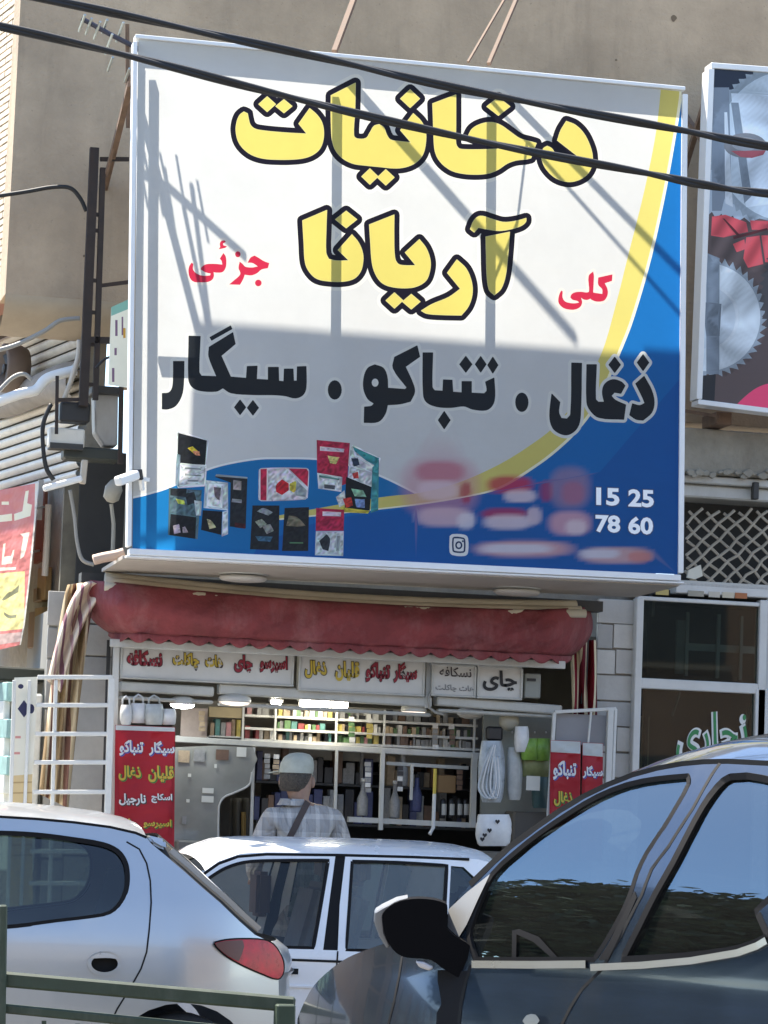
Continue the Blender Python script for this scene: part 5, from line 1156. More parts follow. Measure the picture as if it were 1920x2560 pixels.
tag(MB().pbox(1316, 1940, 1350, 1976, -.16, .004).build('price_card', 'note_white'), 'small white price card hanging below the olive pouch', 'card')
fn_ = thing('stand_fan', V(1272, 1830, .05), 'beige round wall fan near the right end of the shelves', 'fan')
MB().lathe([(.03, .05), (.055, .03), (.06, 0), (.05, -.012), (.02, -.016)], V(1272, 1802, .0), 20, (0, -1, 0)).build('guard', mat('fan_beige', (.42, .39, .3), .5), fn_, smooth=True)
MB().tube([V(1272, 1780, .03), V(1266, 1760, .05)], .012, 8).build('neck', 'fan_beige', fn_)
tag(MB().pbox(1280, 2030, 1400, 2300, .02, .25).build('display_cabinet', mat('cabinet_brown', (.11, .1, .085), .7, var=.15), bevel=.01), 'low brown cabinet at the right end of the shop counter', 'cabinet')
mtan = thing('display_board', V(1330, 2030, .2), 'greyish pegboard behind the hanging bags', 'board')
MB().pbox(1205, 1790, 1420, 2050, .22, .02).build('board', mat('peg_grey', (.3, .31, .27), .7, var=.15), mtan)
for k in range(6): MB().tube([V(1225 + k * 28, 1830, .22), V(1225 + k * 28, 1832, .1)], .005, 6).build('hook', 'pale_metal', mtan)

# ------------------------------------------------------------------ white gate at the left
GT = thing('steel_gate', V(160, 2450, -.5), 'white tubular steel gate leaning open left of the shop', 'gate')
yg = -.5
for a, c, w in (((279, 1695), (256, 2450), .035), ((140, 1700), (118, 2440), .02), ((74, 1700), (46, 2430), .018), ((36, 1700), (14, 2430), .02)):
    MB().beam(V(*a, yg), V(*c, yg), w).build('upright', 'white_metal', GT, bevel=.003)
for k, py in enumerate((1695, 1765, 1837, 1908, 1982, 2056, 2130, 2210, 2290)):
    MB().beam(V(94 - k * 3, py - 2, yg - .004), V(281 - k * 3.2, py - 2, yg - .004), .024).build('rail', 'white_metal', GT, bevel=.003)
pan = print_mesh('poster_panel', [(36, 1694), (94, 1692), (88, 1840), (80, 1955), (82, 2300), (20, 2300), (28, 1900)], [dict(p=[ell(52, 1716, 7, 6), dia(60, 1772, 16, 22), ell(78, 1772, 8, 12)], c='#2e3050'), dict(p=[rect(38, 1840, 52, 1846), rect(32, 1880, 50, 1886)], c='#c58a86'), dict(p=[[(20, 1940), (86, 1935), (86, 2300), (10, 2300)]], c='#c9b48a'), dict(p=[[(20, 1955 + 26 * k), (90, 1953 + 26 * k), (90, 1957 + 26 * k), (20, 1959 + 26 * k)] for k in range(8)], c='#a8916a')], plane_y(-.47), 'plain_print', GT, '#d8d6c8')
# sunlit stall goods behind the gate at far left
mat('stall_teal', (.25, .42, .4), .6, var=.25, vscale=9); mat('stall_white', (.7, .72, .66), .6, var=.15, vscale=9)
o = MB().obox((PL(-10, 1720, .3) + PL(30, 2200, .3)) / 2, T * .5, NL * .05, Vector((0, 0, .5))).build('side_stall', 'stall_white', bevel=.01); tag(o, 'pale goods stand in the sun behind the gate at the far left', 'stand')
for k in range(6):
    c = PL(14 - k % 2 * 8, 1730 + k * 46, .38); o = MB().obox(c, T * .09, NL * .02, Vector((0, 0, .055))).build('stall_sheet', ['stall_teal', 'stall_white'][k % 2], bevel=.006)
    tag(o, f'{["pale turquoise", "white"][k % 2]} sheet on the sunlit stand, {["top", "second", "third", "fourth", "fifth", "lowest"][k]} one', 'sheet')
o = MB().obox(PL(25, 1690, .25), T * .3, NL * .2, Vector((0, 0, .04))).build('stall_cover', 'dark_green', bevel=.01); tag(o, 'dark green cover on top of the sunlit stand at the left', 'cover')

for k, (px, y0, n, c) in enumerate(((505, 1778, 4, 'tan'), (880, 1792, 5, 'green'), (925, 1796, 4, 'yellow'), (1088, 1810, 5, 'grey'), (1130, 1812, 4, 'brown'), (668, 1884, 5, 'grey'), (690, 1886, 4, 'tan'), (920, 1905, 6, 'grey'), (1000, 1915, 5, 'black'), (1150, 1925, 4, 'brown'))):
    r = thing('sachet_strip', V(px, y0 + n * 13, .2), f'strip of {n} {c} sachets hanging in the shop, ' + ['beside the pink card', 'before the middle trays', 'at the right of the middle trays', 'before the right trays', 'near the right upright', 'over the serving hatch', 'next to the hatch post', 'right of the person\'s head', 'under the right shelf', 'above the cardboard box'][k], 'sachets', 'hanging sachet strips')
    for i in range(n): MB().pbox(px - 7 + random.uniform(-1.5, 1.5), y0 + i * 13, px + 7 + random.uniform(-1.5, 1.5), y0 + i * 13 + 11, .2 + random.uniform(-.01, .01), .006).build('sachet', 'pack_' + (c if i % 2 else random.choice(['white', c])), r)
for k, (x0, y0, x1, y1, c) in enumerate(((446, 1876, 474, 1906, 'pack_tan'), (484, 1874, 512, 1904, 'pack_grey'), (540, 1874, 572, 1900, 'pack_brown'), (456, 2040, 466, 2060, 'pack_grey'))):
    MB().pbox(x0, y0, x1, y1, .089, .003).build('sticker', c, PT)
# ------------------------------------------------------------------ cars: skins laid on a curved side surface
mat('paint_silver', (.48, .50, .51), .32, metal=.6, coat=.6, var=.03, vscale=2)
mat('paint_white', (.86, .86, .84), .28, coat=.7, var=.03, vscale=2, dirt=.12, dcol=(.5, .47, .42))
mat('paint_dark', (.055, .078, .11), .2, metal=.75, coat=1.0, var=.06, vscale=2, dirt=.25, dcol=(.2, .18, .15))
mat('gap_black', (.004, .004, .004), .8)
mat('rubber', (.012, .012, .013), .8, spec=.2)
mat('chrome', (.42, .42, .41), .3, metal=.9, var=.05)
mat('seat_dark', (.03, .03, .033), .85, var=.15, vscale=20); mat('seat_grey', (.12, .12, .125), .85, var=.15, vscale=20); mat('seat_tan', (.25, .22, .16), .85, var=.15, vscale=20)
mat('tyre', (.018, .018, .018), .85, bump=.2, bscale=60); mat('alloy', (.45, .46, .47), .35, metal=.7)
mat('tail_red', (.52, .012, .03), .3, coat=.15, spec=.3, var=.3, vscale=22); mat('tail_smoke', (.14, .06, .05), .3, spec=.3)
glass_clear = mat_glass('car_glass_clear', (.93, .95, .94), 1.3)
glass_tint = mat_glass('car_glass_tint', (.24, .30, .29), 1.45)
glass_dark = mat_glass('car_glass_dark', (.20, .23, .22), 1.95, 0, .02, (.70, .90, 1.0))  # bluish tint paints the mirrored sky bluer; thin haze lifts the darks
UZ = Vector((0, 0, 1))
class Car:
    def __init__(s, name, O, ang, W, inset, label, z0=0.0):
        s.A = Vector((math.cos(ang), math.sin(ang), 0)); s.B = Vector((-math.sin(ang), math.cos(ang), 0))   # A: to the rear (image right), B: into the car
        s.O = Vector((O.x, O.y, z0)); s.W = W; s.ins = inset
        s.root = thing(name, s.O, label, 'car')
    def P(s, u, w, z): return s.O + s.A * u + s.B * w + UZ * z
    def S(s, u, z, off=0.0, far=False):
        w = s.ins(u, z) - off; return s.P(u, s.W - w if far else w, z)
    def tr(s, pts):
        out = []
        for px, py in pts:
            w = 0.1
            for _ in range(8):
                p = onplane(px, py, s.O + s.B * w, s.B); d = p - s.O; u, z = d.dot(s.A), d.z; w = s.ins(u, z)
            out.append((u, z))
        return out
    def patch(s, name, outline, mt, holes=(), off=0.0, far=False, parent=None, step=.07, thick=0.0, smooth=True):
        vs, es = [], []
        def loop(p):
            b = len(vs); vs.extend(Vector(q) for q in p); es.extend((b + i, b + (i + 1) % len(p)) for i in range(len(p)))
        loop(outline)
        for h in holes: loop(h)
        A = np.array(outline); lo, hi = A.min(0), A.max(0)
        gx = np.arange(lo[0] + step * .37, hi[0], step); gz = np.arange(lo[1] + step * .41, hi[1], step)
        G = np.array([(x + (step * .5 if j % 2 else 0), z) for j, z in enumerate(gz) for x in gx]) if len(gx) and len(gz) else np.zeros((0, 2))
        if len(G):
            k = inside(G, outline) & (distp(G, outline) > step * .3)
            for h in holes: k &= ~inside(G, h) & (distp(G, h) > step * .3)
            vs.extend(Vector(g) for g in G[k])
        rv, re, rf, *_ = delaunay_2d_cdt(vs, es, [], 0, 1e-5)
        P = np.array([(v.x, v.y) for v in rv]); Fc = np.array([f for f in rf]); C = P[Fc].mean(axis=1)
        k = inside(C, outline)
        for h in holes: k &= ~inside(C, h)
        Fc = Fc[k]
        rt = parent or s.root; o0 = wloc(rt)
        me = bpy.data.meshes.new(name)
        me.from_pydata([s.S(u, z, off, far) - o0 for u, z in P], [], Fc.tolist())
        bm = bmesh.new(); bm.from_mesh(me); bmesh.ops.delete(bm, geom=[v for v in bm.verts if not v.link_faces], context='VERTS')
        out = -s.B if not far else s.B
        for f in bm.faces:
            if f.normal.dot(out) < 0: f.normal_flip()
        bm.to_mesh(me); bm.free()
        if smooth:
            me.polygons.foreach_set('use_smooth', [True] * len(me.polygons))
            ns = []
            for v in me.vertices:
                q = v.co + o0 - s.O; u, z = q.dot(s.A), q.z; e = .004
                du = (s.ins(u + e, z) - s.ins(u - e, z)) / (2 * e); dz = (s.ins(u, z + e) - s.ins(u, z - e)) / (2 * e)
                n = (-s.B + s.A * du + UZ * dz) if not far else (s.B + s.A * du + UZ * dz)
                ns.append(n.normalized())
            me.normals_split_custom_set_from_vertices(ns)
        me.materials.append(MATS[mt] if isinstance(mt, str) else mt)
        ob = bpy.data.objects.new(name, me); COL.objects.link(ob); ob.parent = rt
        return ob
    def strip(s, name, line, width, mt, off=.004, far=False, parent=None, closed=False):
        """thin moulding that follows a line on the side surface"""
        line = list(line) + ([line[0]] if closed else []); closed = False
        line = [(lerp(a[0], c[0], k / 4), lerp(a[1], c[1], k / 4)) for a, c in zip(line, line[1:]) for k in range(4)] + [line[-1]]
        pts = [s.S(u, z, off, far) for u, z in line]
        if closed: pts.append(pts[0])
        b = MB(); n = len(pts); q = []
        for i, p in enumerate(pts):
            d = (pts[min(i + 1, n - 1)] - pts[max(i - 1, 0)]).normalized(); nn = d.cross(s.B).normalized()
            q.append((p + nn * width / 2, p - nn * width / 2))
        for i in range(n - 1):
            a, c = q[i]; e, f = q[i + 1]; i0 = s.B * .012
            b.add([a, c, f, e, a + i0, c + i0, f + i0, e + i0], [(0, 1, 2, 3), (4, 7, 6, 5), (0, 3, 7, 4), (1, 5, 6, 2)])
        return b.build(name, mt, parent or s.root, smooth=False)
    def loft(s, name, edge, mt, bu=0.0, bz=.05, nv=14, off=0.0, parent=None):
        n = len(edge); b = MB()
        b.grid(lambda a, t: (lambda e: s.P(e[0] + bu * (1 - (2 * t - 1) ** 2) ** .8, lerp(s.ins(*e) - off, s.W - s.ins(*e) + off, t), e[1] + bz * (1 - (2 * t - 1) ** 2) ** .8))(edge[min(n - 1, int(round(a * (n - 1))))]), n - 1, nv)
        return b.build(name, mt, parent or s.root, smooth=True, recalc=False)
    def wheels(s, us, r, z=None):
        for u in us:
            for far in (0, 1):
                w = .13 if not far else s.W - .13; c = s.P(u, w, r); ax = -s.B if not far else s.B
                wh = bpy.data.objects.new('wheel', None); COL.objects.link(wh); wh.parent = s.root; wh.location = c - s.O
                MB().lathe([(r * .66, -.09), (r * .95, -.09), (r, -.06), (r, .05), (r * .96, .085), (r * .68, .09), (r * .66, .07)], c, 32, ax).build('tyre', 'tyre', wh, smooth=True)
                MB().lathe([(r * .64, -.08), (r * .655, .06), (r * .6, .07), (r * .3, .05), (r * .12, .06)], c, 24, ax).build('rim', 'alloy', wh, smooth=True)
                MB().lathe([(r * .1, .05), (r * .1, .075), (.004, .08)], c, 12, ax).build('hub_cap', 'rubber', wh, smooth=True)
    def seat(s, u, w, z, m_, wd=.48):
        rt = bpy.data.objects.new('seat', None); COL.objects.link(rt); rt.parent = s.root; rt.location = s.P(u, w, z) - s.O
        f, r_ = -s.A, s.B
        MB().obox(s.P(u, w, z + .07), s.A * .25, s.B * wd / 2, UZ * .07).build('cushion', m_, rt, bevel=.05, seg=3)
        MB().obox(s.P(u + .30, w, z + .40), (s.A + UZ * -.25).normalized() * .065, s.B * wd / 2, (UZ + s.A * .25).normalized() * .3).build('backrest', m_, rt, bevel=.05, seg=3)
        if wd < .7: MB().obox(s.P(u + .40, w, z + .77), s.A * .045, s.B * .13, UZ * .075).build('headrest', m_, rt, bevel=.035, seg=3)
    def cabin(s, u0, u1, zf_, zdash, m_, ufront, urear, steer=True):
        rt = s.root
        MB().obox(s.P((u0 + u1) / 2, s.W / 2, zf_), s.A * (u1 - u0) / 2, s.B * (s.W / 2 - .1), UZ * .02).build('floor_pan', 'seat_dark', rt)
        MB().obox(s.P(u0 + .12, s.W / 2, zdash - .13), s.A * .16, s.B * (s.W / 2 - .12), UZ * .13).build('dashboard', 'rubber', rt, bevel=.05, seg=3)
        for w in (.42, s.W - .42): s.seat(ufront, w, zf_ + .18, m_)
        s.seat(urear, s.W / 2, zf_ + .18, m_, s.W - .5)
        c = s.P(u0 + .40, .42, zdash - .06); ax = (s.A * .9 + UZ * .45).normalized()
        a_ = s.B; b_ = ax.cross(a_)
        st = bpy.data.objects.new('steering_wheel', None); COL.objects.link(st); st.parent = rt; st.location = c - s.O
        MB().tube([c + (a_ * math.cos(t) + b_ * math.sin(t)) * .18 for t in [k * 2 * math.pi / 24 for k in range(25)]], .015, 8).build('rim', 'rubber', st, smooth=True)
        MB().lathe([(.05, -.02), (.06, 0), (.04, .02)], c, 12, ax).build('boss', 'rubber', st, smooth=True)
        for t in (0, math.pi, -math.pi / 2): MB().beam(c, c + (a_ * math.cos(t) + b_ * math.sin(t)) * .175, .025, .015).build('spoke', 'rubber', st)
    def under(s, u0, u1, z0, z1):
        MB().obox(s.P((u0 + u1) / 2, s.W / 2, (z0 + z1) / 2), s.A * (u1 - u0) / 2, s.B * (s.W / 2 - .16), UZ * (z1 - z0) / 2).build('underbody', 'gap_black', s.root)
def arch(uc, r, zb, n=14):        # wheel opening as part of a bottom outline, going towards smaller u
    a0 = math.acos(max(-1, min(1, 0))); return [(uc + r * math.cos(t), max(zb, .29 + r * math.sin(t))) for t in [math.pi * k / n for k in range(n + 1)]]
def depth_point(px, py, D):
    d = ray(px, py); return CAM + d * (D / d.dot(_fh))
def spz(pts, sub=4, corner=50): return smooth_poly(pts, sub, corner)

# ============================================================ silver hatchback (left)
z3 = lambda *p: [(x / 2.183, 2000 + y / 2.183) for x, y in p]
p0 = depth_point(735, 2500, 12.5)
UE = 0.0
def ins_s(u, z):
    t = z - .95; w = .40 * (math.log(1 + math.exp(t / .035)) * .035)
    w += .30 * (min(z, .95) - .68) ** 2
    if u > -.55: w += .26 * ((u + .55) / .55) ** 2
    if u < -3.2: w += .35 * ((-3.2 - u) / .62) ** 2
    return w
SV = Car('silver_hatchback', p0, rad(-2), 1.66, ins_s, 'silver hatchback with red tail lamp behind the green railing')
S3 = lambda *p: SV.tr(z3(*p))
rear = S3((1470, 772), (1530, 822), (1552, 885), (1545, 945), (1520, 980), (1522, 1090), (1540, 1222))
cp = S3((825, 238), (900, 300), (1000, 385), (1100, 475), (1200, 560), (1310, 665), (1390, 735), (1470, 772))
roof = S3((0, 92), (200, 104), (400, 122), (600, 148), (740, 180), (800, 205), (825, 238))
ur = rear[-1][0]; uw_r = S3((1000, 1180))[0][0]; uw_f = uw_r - 2.44
roof_u0 = roof[0][0]
front_top = [(roof_u0 - .25, 1.365), (roof_u0 - .55, 1.345), (roof_u0 - .8, 1.30)]
ws = [(front_top[-1][0] - .35, 1.14), (front_top[-1][0] - .72, .96)]
hood = [(ws[-1][0] - .4, .90), (ws[-1][0] - .75, .82), (ws[-1][0] - .92, .72)]
un = hood[-1][0] - .06
nose = [(un, .6), (un, .4), (un + .08, .22)]
bot = [(uw_f - .36, .2)] + [(u, z) for u, z in arch(uw_f, .34, .2)][::-1] + [(uw_f + .36, .18), (uw_r - .36, .18)] + [(u, z) for u, z in arch(uw_r, .335, .2)][::-1] + [(uw_r + .37, .2), (ur - .06, .24), (ur + .02, .4)]
body = roof[::-1][::-1]
outline = front_top[::-1] + roof + cp[1:] + rear[1:] + bot[::-1] + nose[::-1] + hood[::-1] + ws[::-1]
win_r = spz(S3((-150, 182), (0, 180), (200, 190), (400, 215), (560, 242), (640, 278), (682, 335), (696, 405), (690, 485), (660, 560), (600, 618), (480, 643), (300, 664), (100, 690), (-150, 708)), 3, 80)
wl = S3((-150, 182))[0]; wl2 = S3((-150, 708))[0]
win_f = [(wl[0] - .06, wl[1]), (wl2[0] - .06, wl2[1]), (ws[-1][0] + .42, wl2[1] - .02), (ws[-1][0] + .22, .97), (front_top[-1][0] - .16, 1.22), (front_top[-1][0] + .05, 1.285)]
tail = spz(S3((1170, 780), (1230, 766), (1320, 760), (1440, 766), (1490, 790), (1530, 848), (1545, 900), (1540, 948), (1515, 974), (1440, 950), (1330, 902), (1240, 852), (1182, 800)), 3, 70)
door_line = S3((690, 228), (760, 268), (800, 345), (820, 440), (825, 560), (815, 700), (800, 830), (770, 920), (720, 1010), (640, 1140), (600, 1222))
hdl = spz(S3(*ell(570, 893, 84, 58, 12)), 2, 90)
for far in (False, True):
    SV.patch('body_side', outline, 'paint_silver', [win_r, win_f, tail] + ([hdl]), 0, far)
    SV.patch('window', win_r, glass_tint, (), -.012, far); SV.patch('window', win_f, glass_tint, (), -.012, far)
    SV.strip('window_seal', win_r, .02, 'rubber', .001, far, closed=True); SV.strip('window_seal', win_f, .02, 'rubber', .001, far, closed=True)
    tl = SV.patch('tail_lamp', tail, 'tail_red', (), .012, far, step=.03)
    SV.patch('smoked_corner', spz(S3((1172, 781), (1230, 768), (1320, 764), (1330, 800), (1300, 880), (1240, 850), (1182, 800)), 2, 60), 'tail_smoke', (), .016, far, parent=tl, step=.03)
    SV.strip('lamp_seal', tail, .012, 'rubber', .006, far, closed=True)
    SV.strip('door_gap', door_line, .007, 'gap_black', .0015, far)
    SV.patch('handle_cup', hdl, 'gap_black', (), -.03, far)
    SV.strip('handle_rim', hdl, .016, 'paint_silver', .006, far, closed=True)
    SV.patch('handle', spz(S3((490, 866), (520, 842), (570, 834), (620, 844), (652, 870), (600, 862), (545, 862)), 2, 80), 'paint_silver', (), .008, far, step=.02)
    SV.strip('roof_gutter', front_top[::-1] + roof[:-1], .012, 'rubber', .002, far)
SV.loft('roof', front_top[::-1] + roof[:-1], 'paint_silver', 0, .065)
SV.loft('windscreen', ws[::-1] + front_top[::-1][:1], glass_tint, -.12, .02)
SV.loft('bonnet', [nose[0]] + hood[::-1] + ws[::-1][:1], 'paint_silver', -.10, .05)
SV.loft('front_bumper', nose[::-1], 'paint_silver', -.12, 0)
SV.loft('rear_window', cp[:-1], 'gap_black', .085, .035)
SV.loft('rear_glass', cp[:-2], glass_tint, .095, .04, off=-.06)
for far in (False, True):
    rim = [(u + .03, z + .02) for u, z in cp[1:-1]]
    SV.strip('hatch_edge', rim, .022, mat('hatch_beige', (.42, .4, .36), .4), -.03, far)
SV.loft('tailgate', [cp[-1]] + rear[:4], 'paint_silver', .10, 0)
SV.loft('rear_bumper', rear[3:] + [(ur - .04, .3)], 'paint_silver', .12, 0)
sp0 = S3((800, 190), (905, 215), (910, 275), (870, 262), (828, 238))
b = MB(); n_ = 10
for k in range(n_):
    pass
q0 = [SV.S(u, z, .0) for u, z in sp0]; q1 = [SV.S(u, z, .0, True) for u, z in sp0]
b.add(q0 + q1, [tuple(range(5)), tuple(range(9, 4, -1))] + [(i, i + 5, (i + 1) % 5 + 5, (i + 1) % 5) for i in range(5)]); b.build('spoiler', 'paint_silver', SV.root, bevel=.012, seg=2)
SV.wheels((uw_r, uw_f), .29); SV.under(un + .3, ur - .35, .2, .5)
SV.cabin(ws[-1][0] + .25, ur - .5, .3, .98, 'seat_dark', ws[-1][0] + .95, ws[-1][0] + 1.8)

# ============================================================ white hatchback (middle)
z4 = lambda *p: [(450 + x / 2.074, 2050 + y / 2.074) for x, y in p]
p0 = depth_point(1330, 2450, 15.0); 
def ins_w(u, z):
    t = z - .80; w = .30 * (math.log(1 + math.exp(t / .03)) * .03) + .06 * max(0, .6 - z) ** 2 / .16
    if u > -.35: w += .22 * ((u + .35) / .35) ** 2
    if u < -3.1: w += .25 * ((-3.1 - u) / .5) ** 2
    return w
WH = Car('white_hatchback', p0, rad(0), 1.6, ins_w, 'white boxy hatchback parked directly in front of the shop', -.07)
S4 = lambda *p: WH.tr(z4(*p))
wtop = S4((330, 172), (450, 166), (650, 168), (820, 172), (1000, 176), (1200, 182), (1400, 190), (1550, 205), (1640, 228))
wfront = S4((300, 178), (200, 214), (130, 262), (60, 330))
belt = S4((520, 678), (900, 690))
zb_ = belt[0][1]; u_r = wtop[-1][0]
ur = u_r + .42
dx0 = wfront[-1][0]; sl_ws = (wfront[-1][1] - wfront[0][1]) / (wfront[-1][0] - wfront[0][0])
ub = dx0 - .45
outline = [(ub, zb_ + .02)] + wfront[::-1] + wtop + [(u_r + .12, wtop[-1][1] - .1), (u_r + .34, zb_ + .02), (ur, zb_ - .12), (ur + .02, .3)]
uwr = ur - .62; uwf = uwr - 2.3; un = uwf - .62
bot = [(ur - .05, .22), (uwr + .34, .2)] + arch(uwr, .32, .2) + [(uwr - .34, .18), (uwf + .34, .18)] + arch(uwf, .32, .2) + [(uwf - .34, .2), (un + .05, .22)]
outline += bot + [(un, .4), (un + .02, .6), (un + .12, .72), (un + .5, .78)]
wf = spz(S4((90, 345), (165, 292), (235, 250), (330, 220), (450, 211), (770, 209), (735, 420), (692, 664), (300, 655)) , 3, 45)
wr = spz(S4((893, 214), (1130, 220), (1385, 236), (1372, 480), (1360, 690), (862, 674)), 2, 30)
wq = S4((1405, 238), (1470, 244), (1530, 300), (1500, 500), (1470, 690), (1382, 690))
fr_f = S4((790, 192), (748, 440), (712, 676)); fr_r = S4((872, 200), (852, 440), (838, 680)); bp = S4((806, 184), (858, 184), (828, 440), (818, 676), (742, 674), (772, 440))
for far in (False, True):
    WH.patch('body_side', outline, 'paint_white', [wf, wr, wq, bp], 0, far)
    WH.patch('window', wf, glass_clear, (), -.012, far); WH.patch('window', wr, mat_glass('white_car_rear_glass', (.62, .72, .68), 1.5, 0, .12) if not far else MATS['white_car_rear_glass'], (), -.012, far); WH.patch('quarter_window', wq, glass_tint, (), -.012, far)
    WH.patch('door_pillar', bp, 'rubber', (), -.004, far)
    WH.strip('window_seal', wf, .016, 'rubber', .001, far, closed=True); WH.strip('window_seal', wr, .016, 'rubber', .001, far, closed=True)
    WH.strip('roof_gutter', S4((70, 330), (130, 275), (200, 226), (300, 190), (450, 178), (820, 182), (1200, 192), (1500, 204)), .014, 'rubber', .002, far)
    WH.strip('belt_moulding', [(ub + .3, zb_ - .035), (u_r + .2, zb_ - .055)], .012, 'gap_black', .002, far)
    WH.strip('door_gap', S4((818, 680), (808, 800), (806, 1000)), .008, 'gap_black', .0015, far)
    WH.strip('door_gap', S4((1440, 700), (1430, 800), (1330, 1000)), .008, 'gap_black', .0015, far)
    hd = WH.patch('door_handle', S4((555, 768), (612, 770), (610, 800), (556, 798)), 'rubber', (), .012, far)
    WH.strip('crease', [(ub, zb_ - .16), (u_r + .25, zb_ - .18)], .01, 'paint_white', .008, far)
WH.loft('roof', wfront[:3][::-1] + wtop, 'paint_white', 0, .07)
WH.loft('windscreen', [(ub, zb_ + .02)] + wfront[::-1][:2], glass_clear, -.08, .01)
WH.loft('bonnet', [(un, .6), (un + .12, .72), (un + .5, .78), (ub, zb_ + .02)], 'paint_white', -.06, .03)
WH.loft('front_bumper', [(un + .05, .22), (un, .4), (un, .6)], 'rubber', -.06, 0)
WH.loft('rear_glass', [wtop[-1], (u_r + .12, wtop[-1][1] - .1), (u_r + .34, zb_ + .02)], glass_tint, .05, .01)
WH.loft('tailgate', [(u_r + .34, zb_ + .02), (ur, zb_ - .12), (ur + .02, .3), (ur - .05, .22)], 'paint_white', .05, 0)
WH.wheels((uwr, uwf), .27); WH.under(un + .3, ur - .3, .2, .45)
WH.cabin(ub + .15, ur - .2, .26, zb_ + .02, 'seat_grey', ub + .95, ub + 1.75)

# ============================================================ dark crossover (right, nose pointing away)
z5 = lambda *p: [(900 + x / 1.6265, 1850 + y / 1.6265) for x, y in p]
AK = -YAW - rad(48)                                      # the rear comes towards the camera
p0 = depth_point(1120, 2400, 8.3)
def ins_d(u, z):
    t = z - 1.02; p = math.log(1 + math.exp(t / .05)) * .05; w = .08 * p + .5 * p * p + .45 * (min(z, 1.02) - .74) ** 2
    if u < -.05: w += .30 * ((-.05 - u) / .9) ** 2
    if u > 2.3: w += .30 * ((u - 2.3) / .6) ** 2
    return w
DK = Car('dark_crossover', p0, AK, 1.75, ins_d, 'dark glossy crossover with black door mirror at the lower right')
S5 = lambda *p: DK.tr(z5(*p))
top = S5((400, 640), (450, 588), (530, 510), (610, 436), (710, 362), (810, 292), (910, 232), (1010, 184), (1110, 145), (1210, 118), (1310, 100), (1400, 92), (1500, 90), (1659, 98))
beltf = S5((440, 905), (930, 905)); zB_ = beltf[0][1]
ur0 = top[-1][0]; zr = top[-1][1]
rear_t = [(ur0 + .35, zr + .0), (ur0 + .8, zr - .05), (ur0 + 1.2, zr - .12), (ur0 + 1.5, zr - .28), (ur0 + 1.75, zB_ + .1), (ur0 + 1.85, zB_ - .1), (ur0 + 1.9, .6), (ur0 + 1.86, .35), (ur0 + 1.8, .28)]
ue = ur0 + 1.8
fen = [DK.tr([q])[0] for q in spl([(1118, 2320), (1060, 2338), (1000, 2348), (961, 2359), (884, 2387), (836, 2416), (787, 2460), (759, 2503), (735, 2547)], 4)]
un = fen[-1][0]; zn = fen[-1][1]
u_f = un + .55; u_b = min(ue - .75, u_f + 2.5)
bot = [(u_b + .42, .24)] + [(u_b + .38 * math.cos(t), max(.24, .33 + .38 * math.sin(t))) for t in [math.pi * k / 14 for k in range(15)]] + [(u_b - .42, .22), (u_f + .42, .22)] + [(u_f + .38 * math.cos(t), max(.24, .33 + .38 * math.sin(t))) for t in [math.pi * k / 14 for k in range(15)]] + [(u_f - .42, .25)]
outline = fen[::-1] + top + rear_t + bot + [(un - .02, .3), (un - .06, .5), (un - .04, zn - .15)]
wfD = spz(S5((468, 893), (440, 800), (452, 740), (486, 650), (535, 548), (625, 462), (725, 382), (855, 294), (965, 230), (1085, 182), (1205, 158), (1332, 146), (1335, 180), (1292, 262), (1232, 362), (1165, 462), (1125, 545), (1105, 610), (1065, 705), (1000, 820), (952, 893)), 2, 50)
wrD = spz(S5((1505, 150), (1452, 190), (1392, 272), (1332, 382), (1270, 502), (1202, 622), (1132, 762), (1066, 893), (1300, 880), (1500, 856), (1600, 828), (1659, 798)) + [(ur0 + .12, S5((1659, 798))[0][1] + .06), (ur0 + .3, zr - .2), (ur0 + .22, zr - .09), (ur0, S5((1659, 156))[0][1])], 2, 50)
frame_line = S5((560, 540), (640, 470), (740, 390), (870, 300), (980, 222), (1110, 165), (1240, 128), (1340, 118), (1400, 112))
gap = S5((1466, 92), (1430, 142), (1352, 282), (1256, 432), (1186, 525), (1146, 630), (1060, 800), (985, 930), (905, 1010), (860, 1080), (820, 1160))
pil = spz(S5((1345, 138), (1410, 150), (1350, 270), (1255, 440), (1190, 560), (1120, 740), (1050, 893), (968, 893), (1010, 830), (1075, 710), (1118, 610), (1130, 560), (1170, 470), (1240, 368), (1300, 265)), 2, 60)
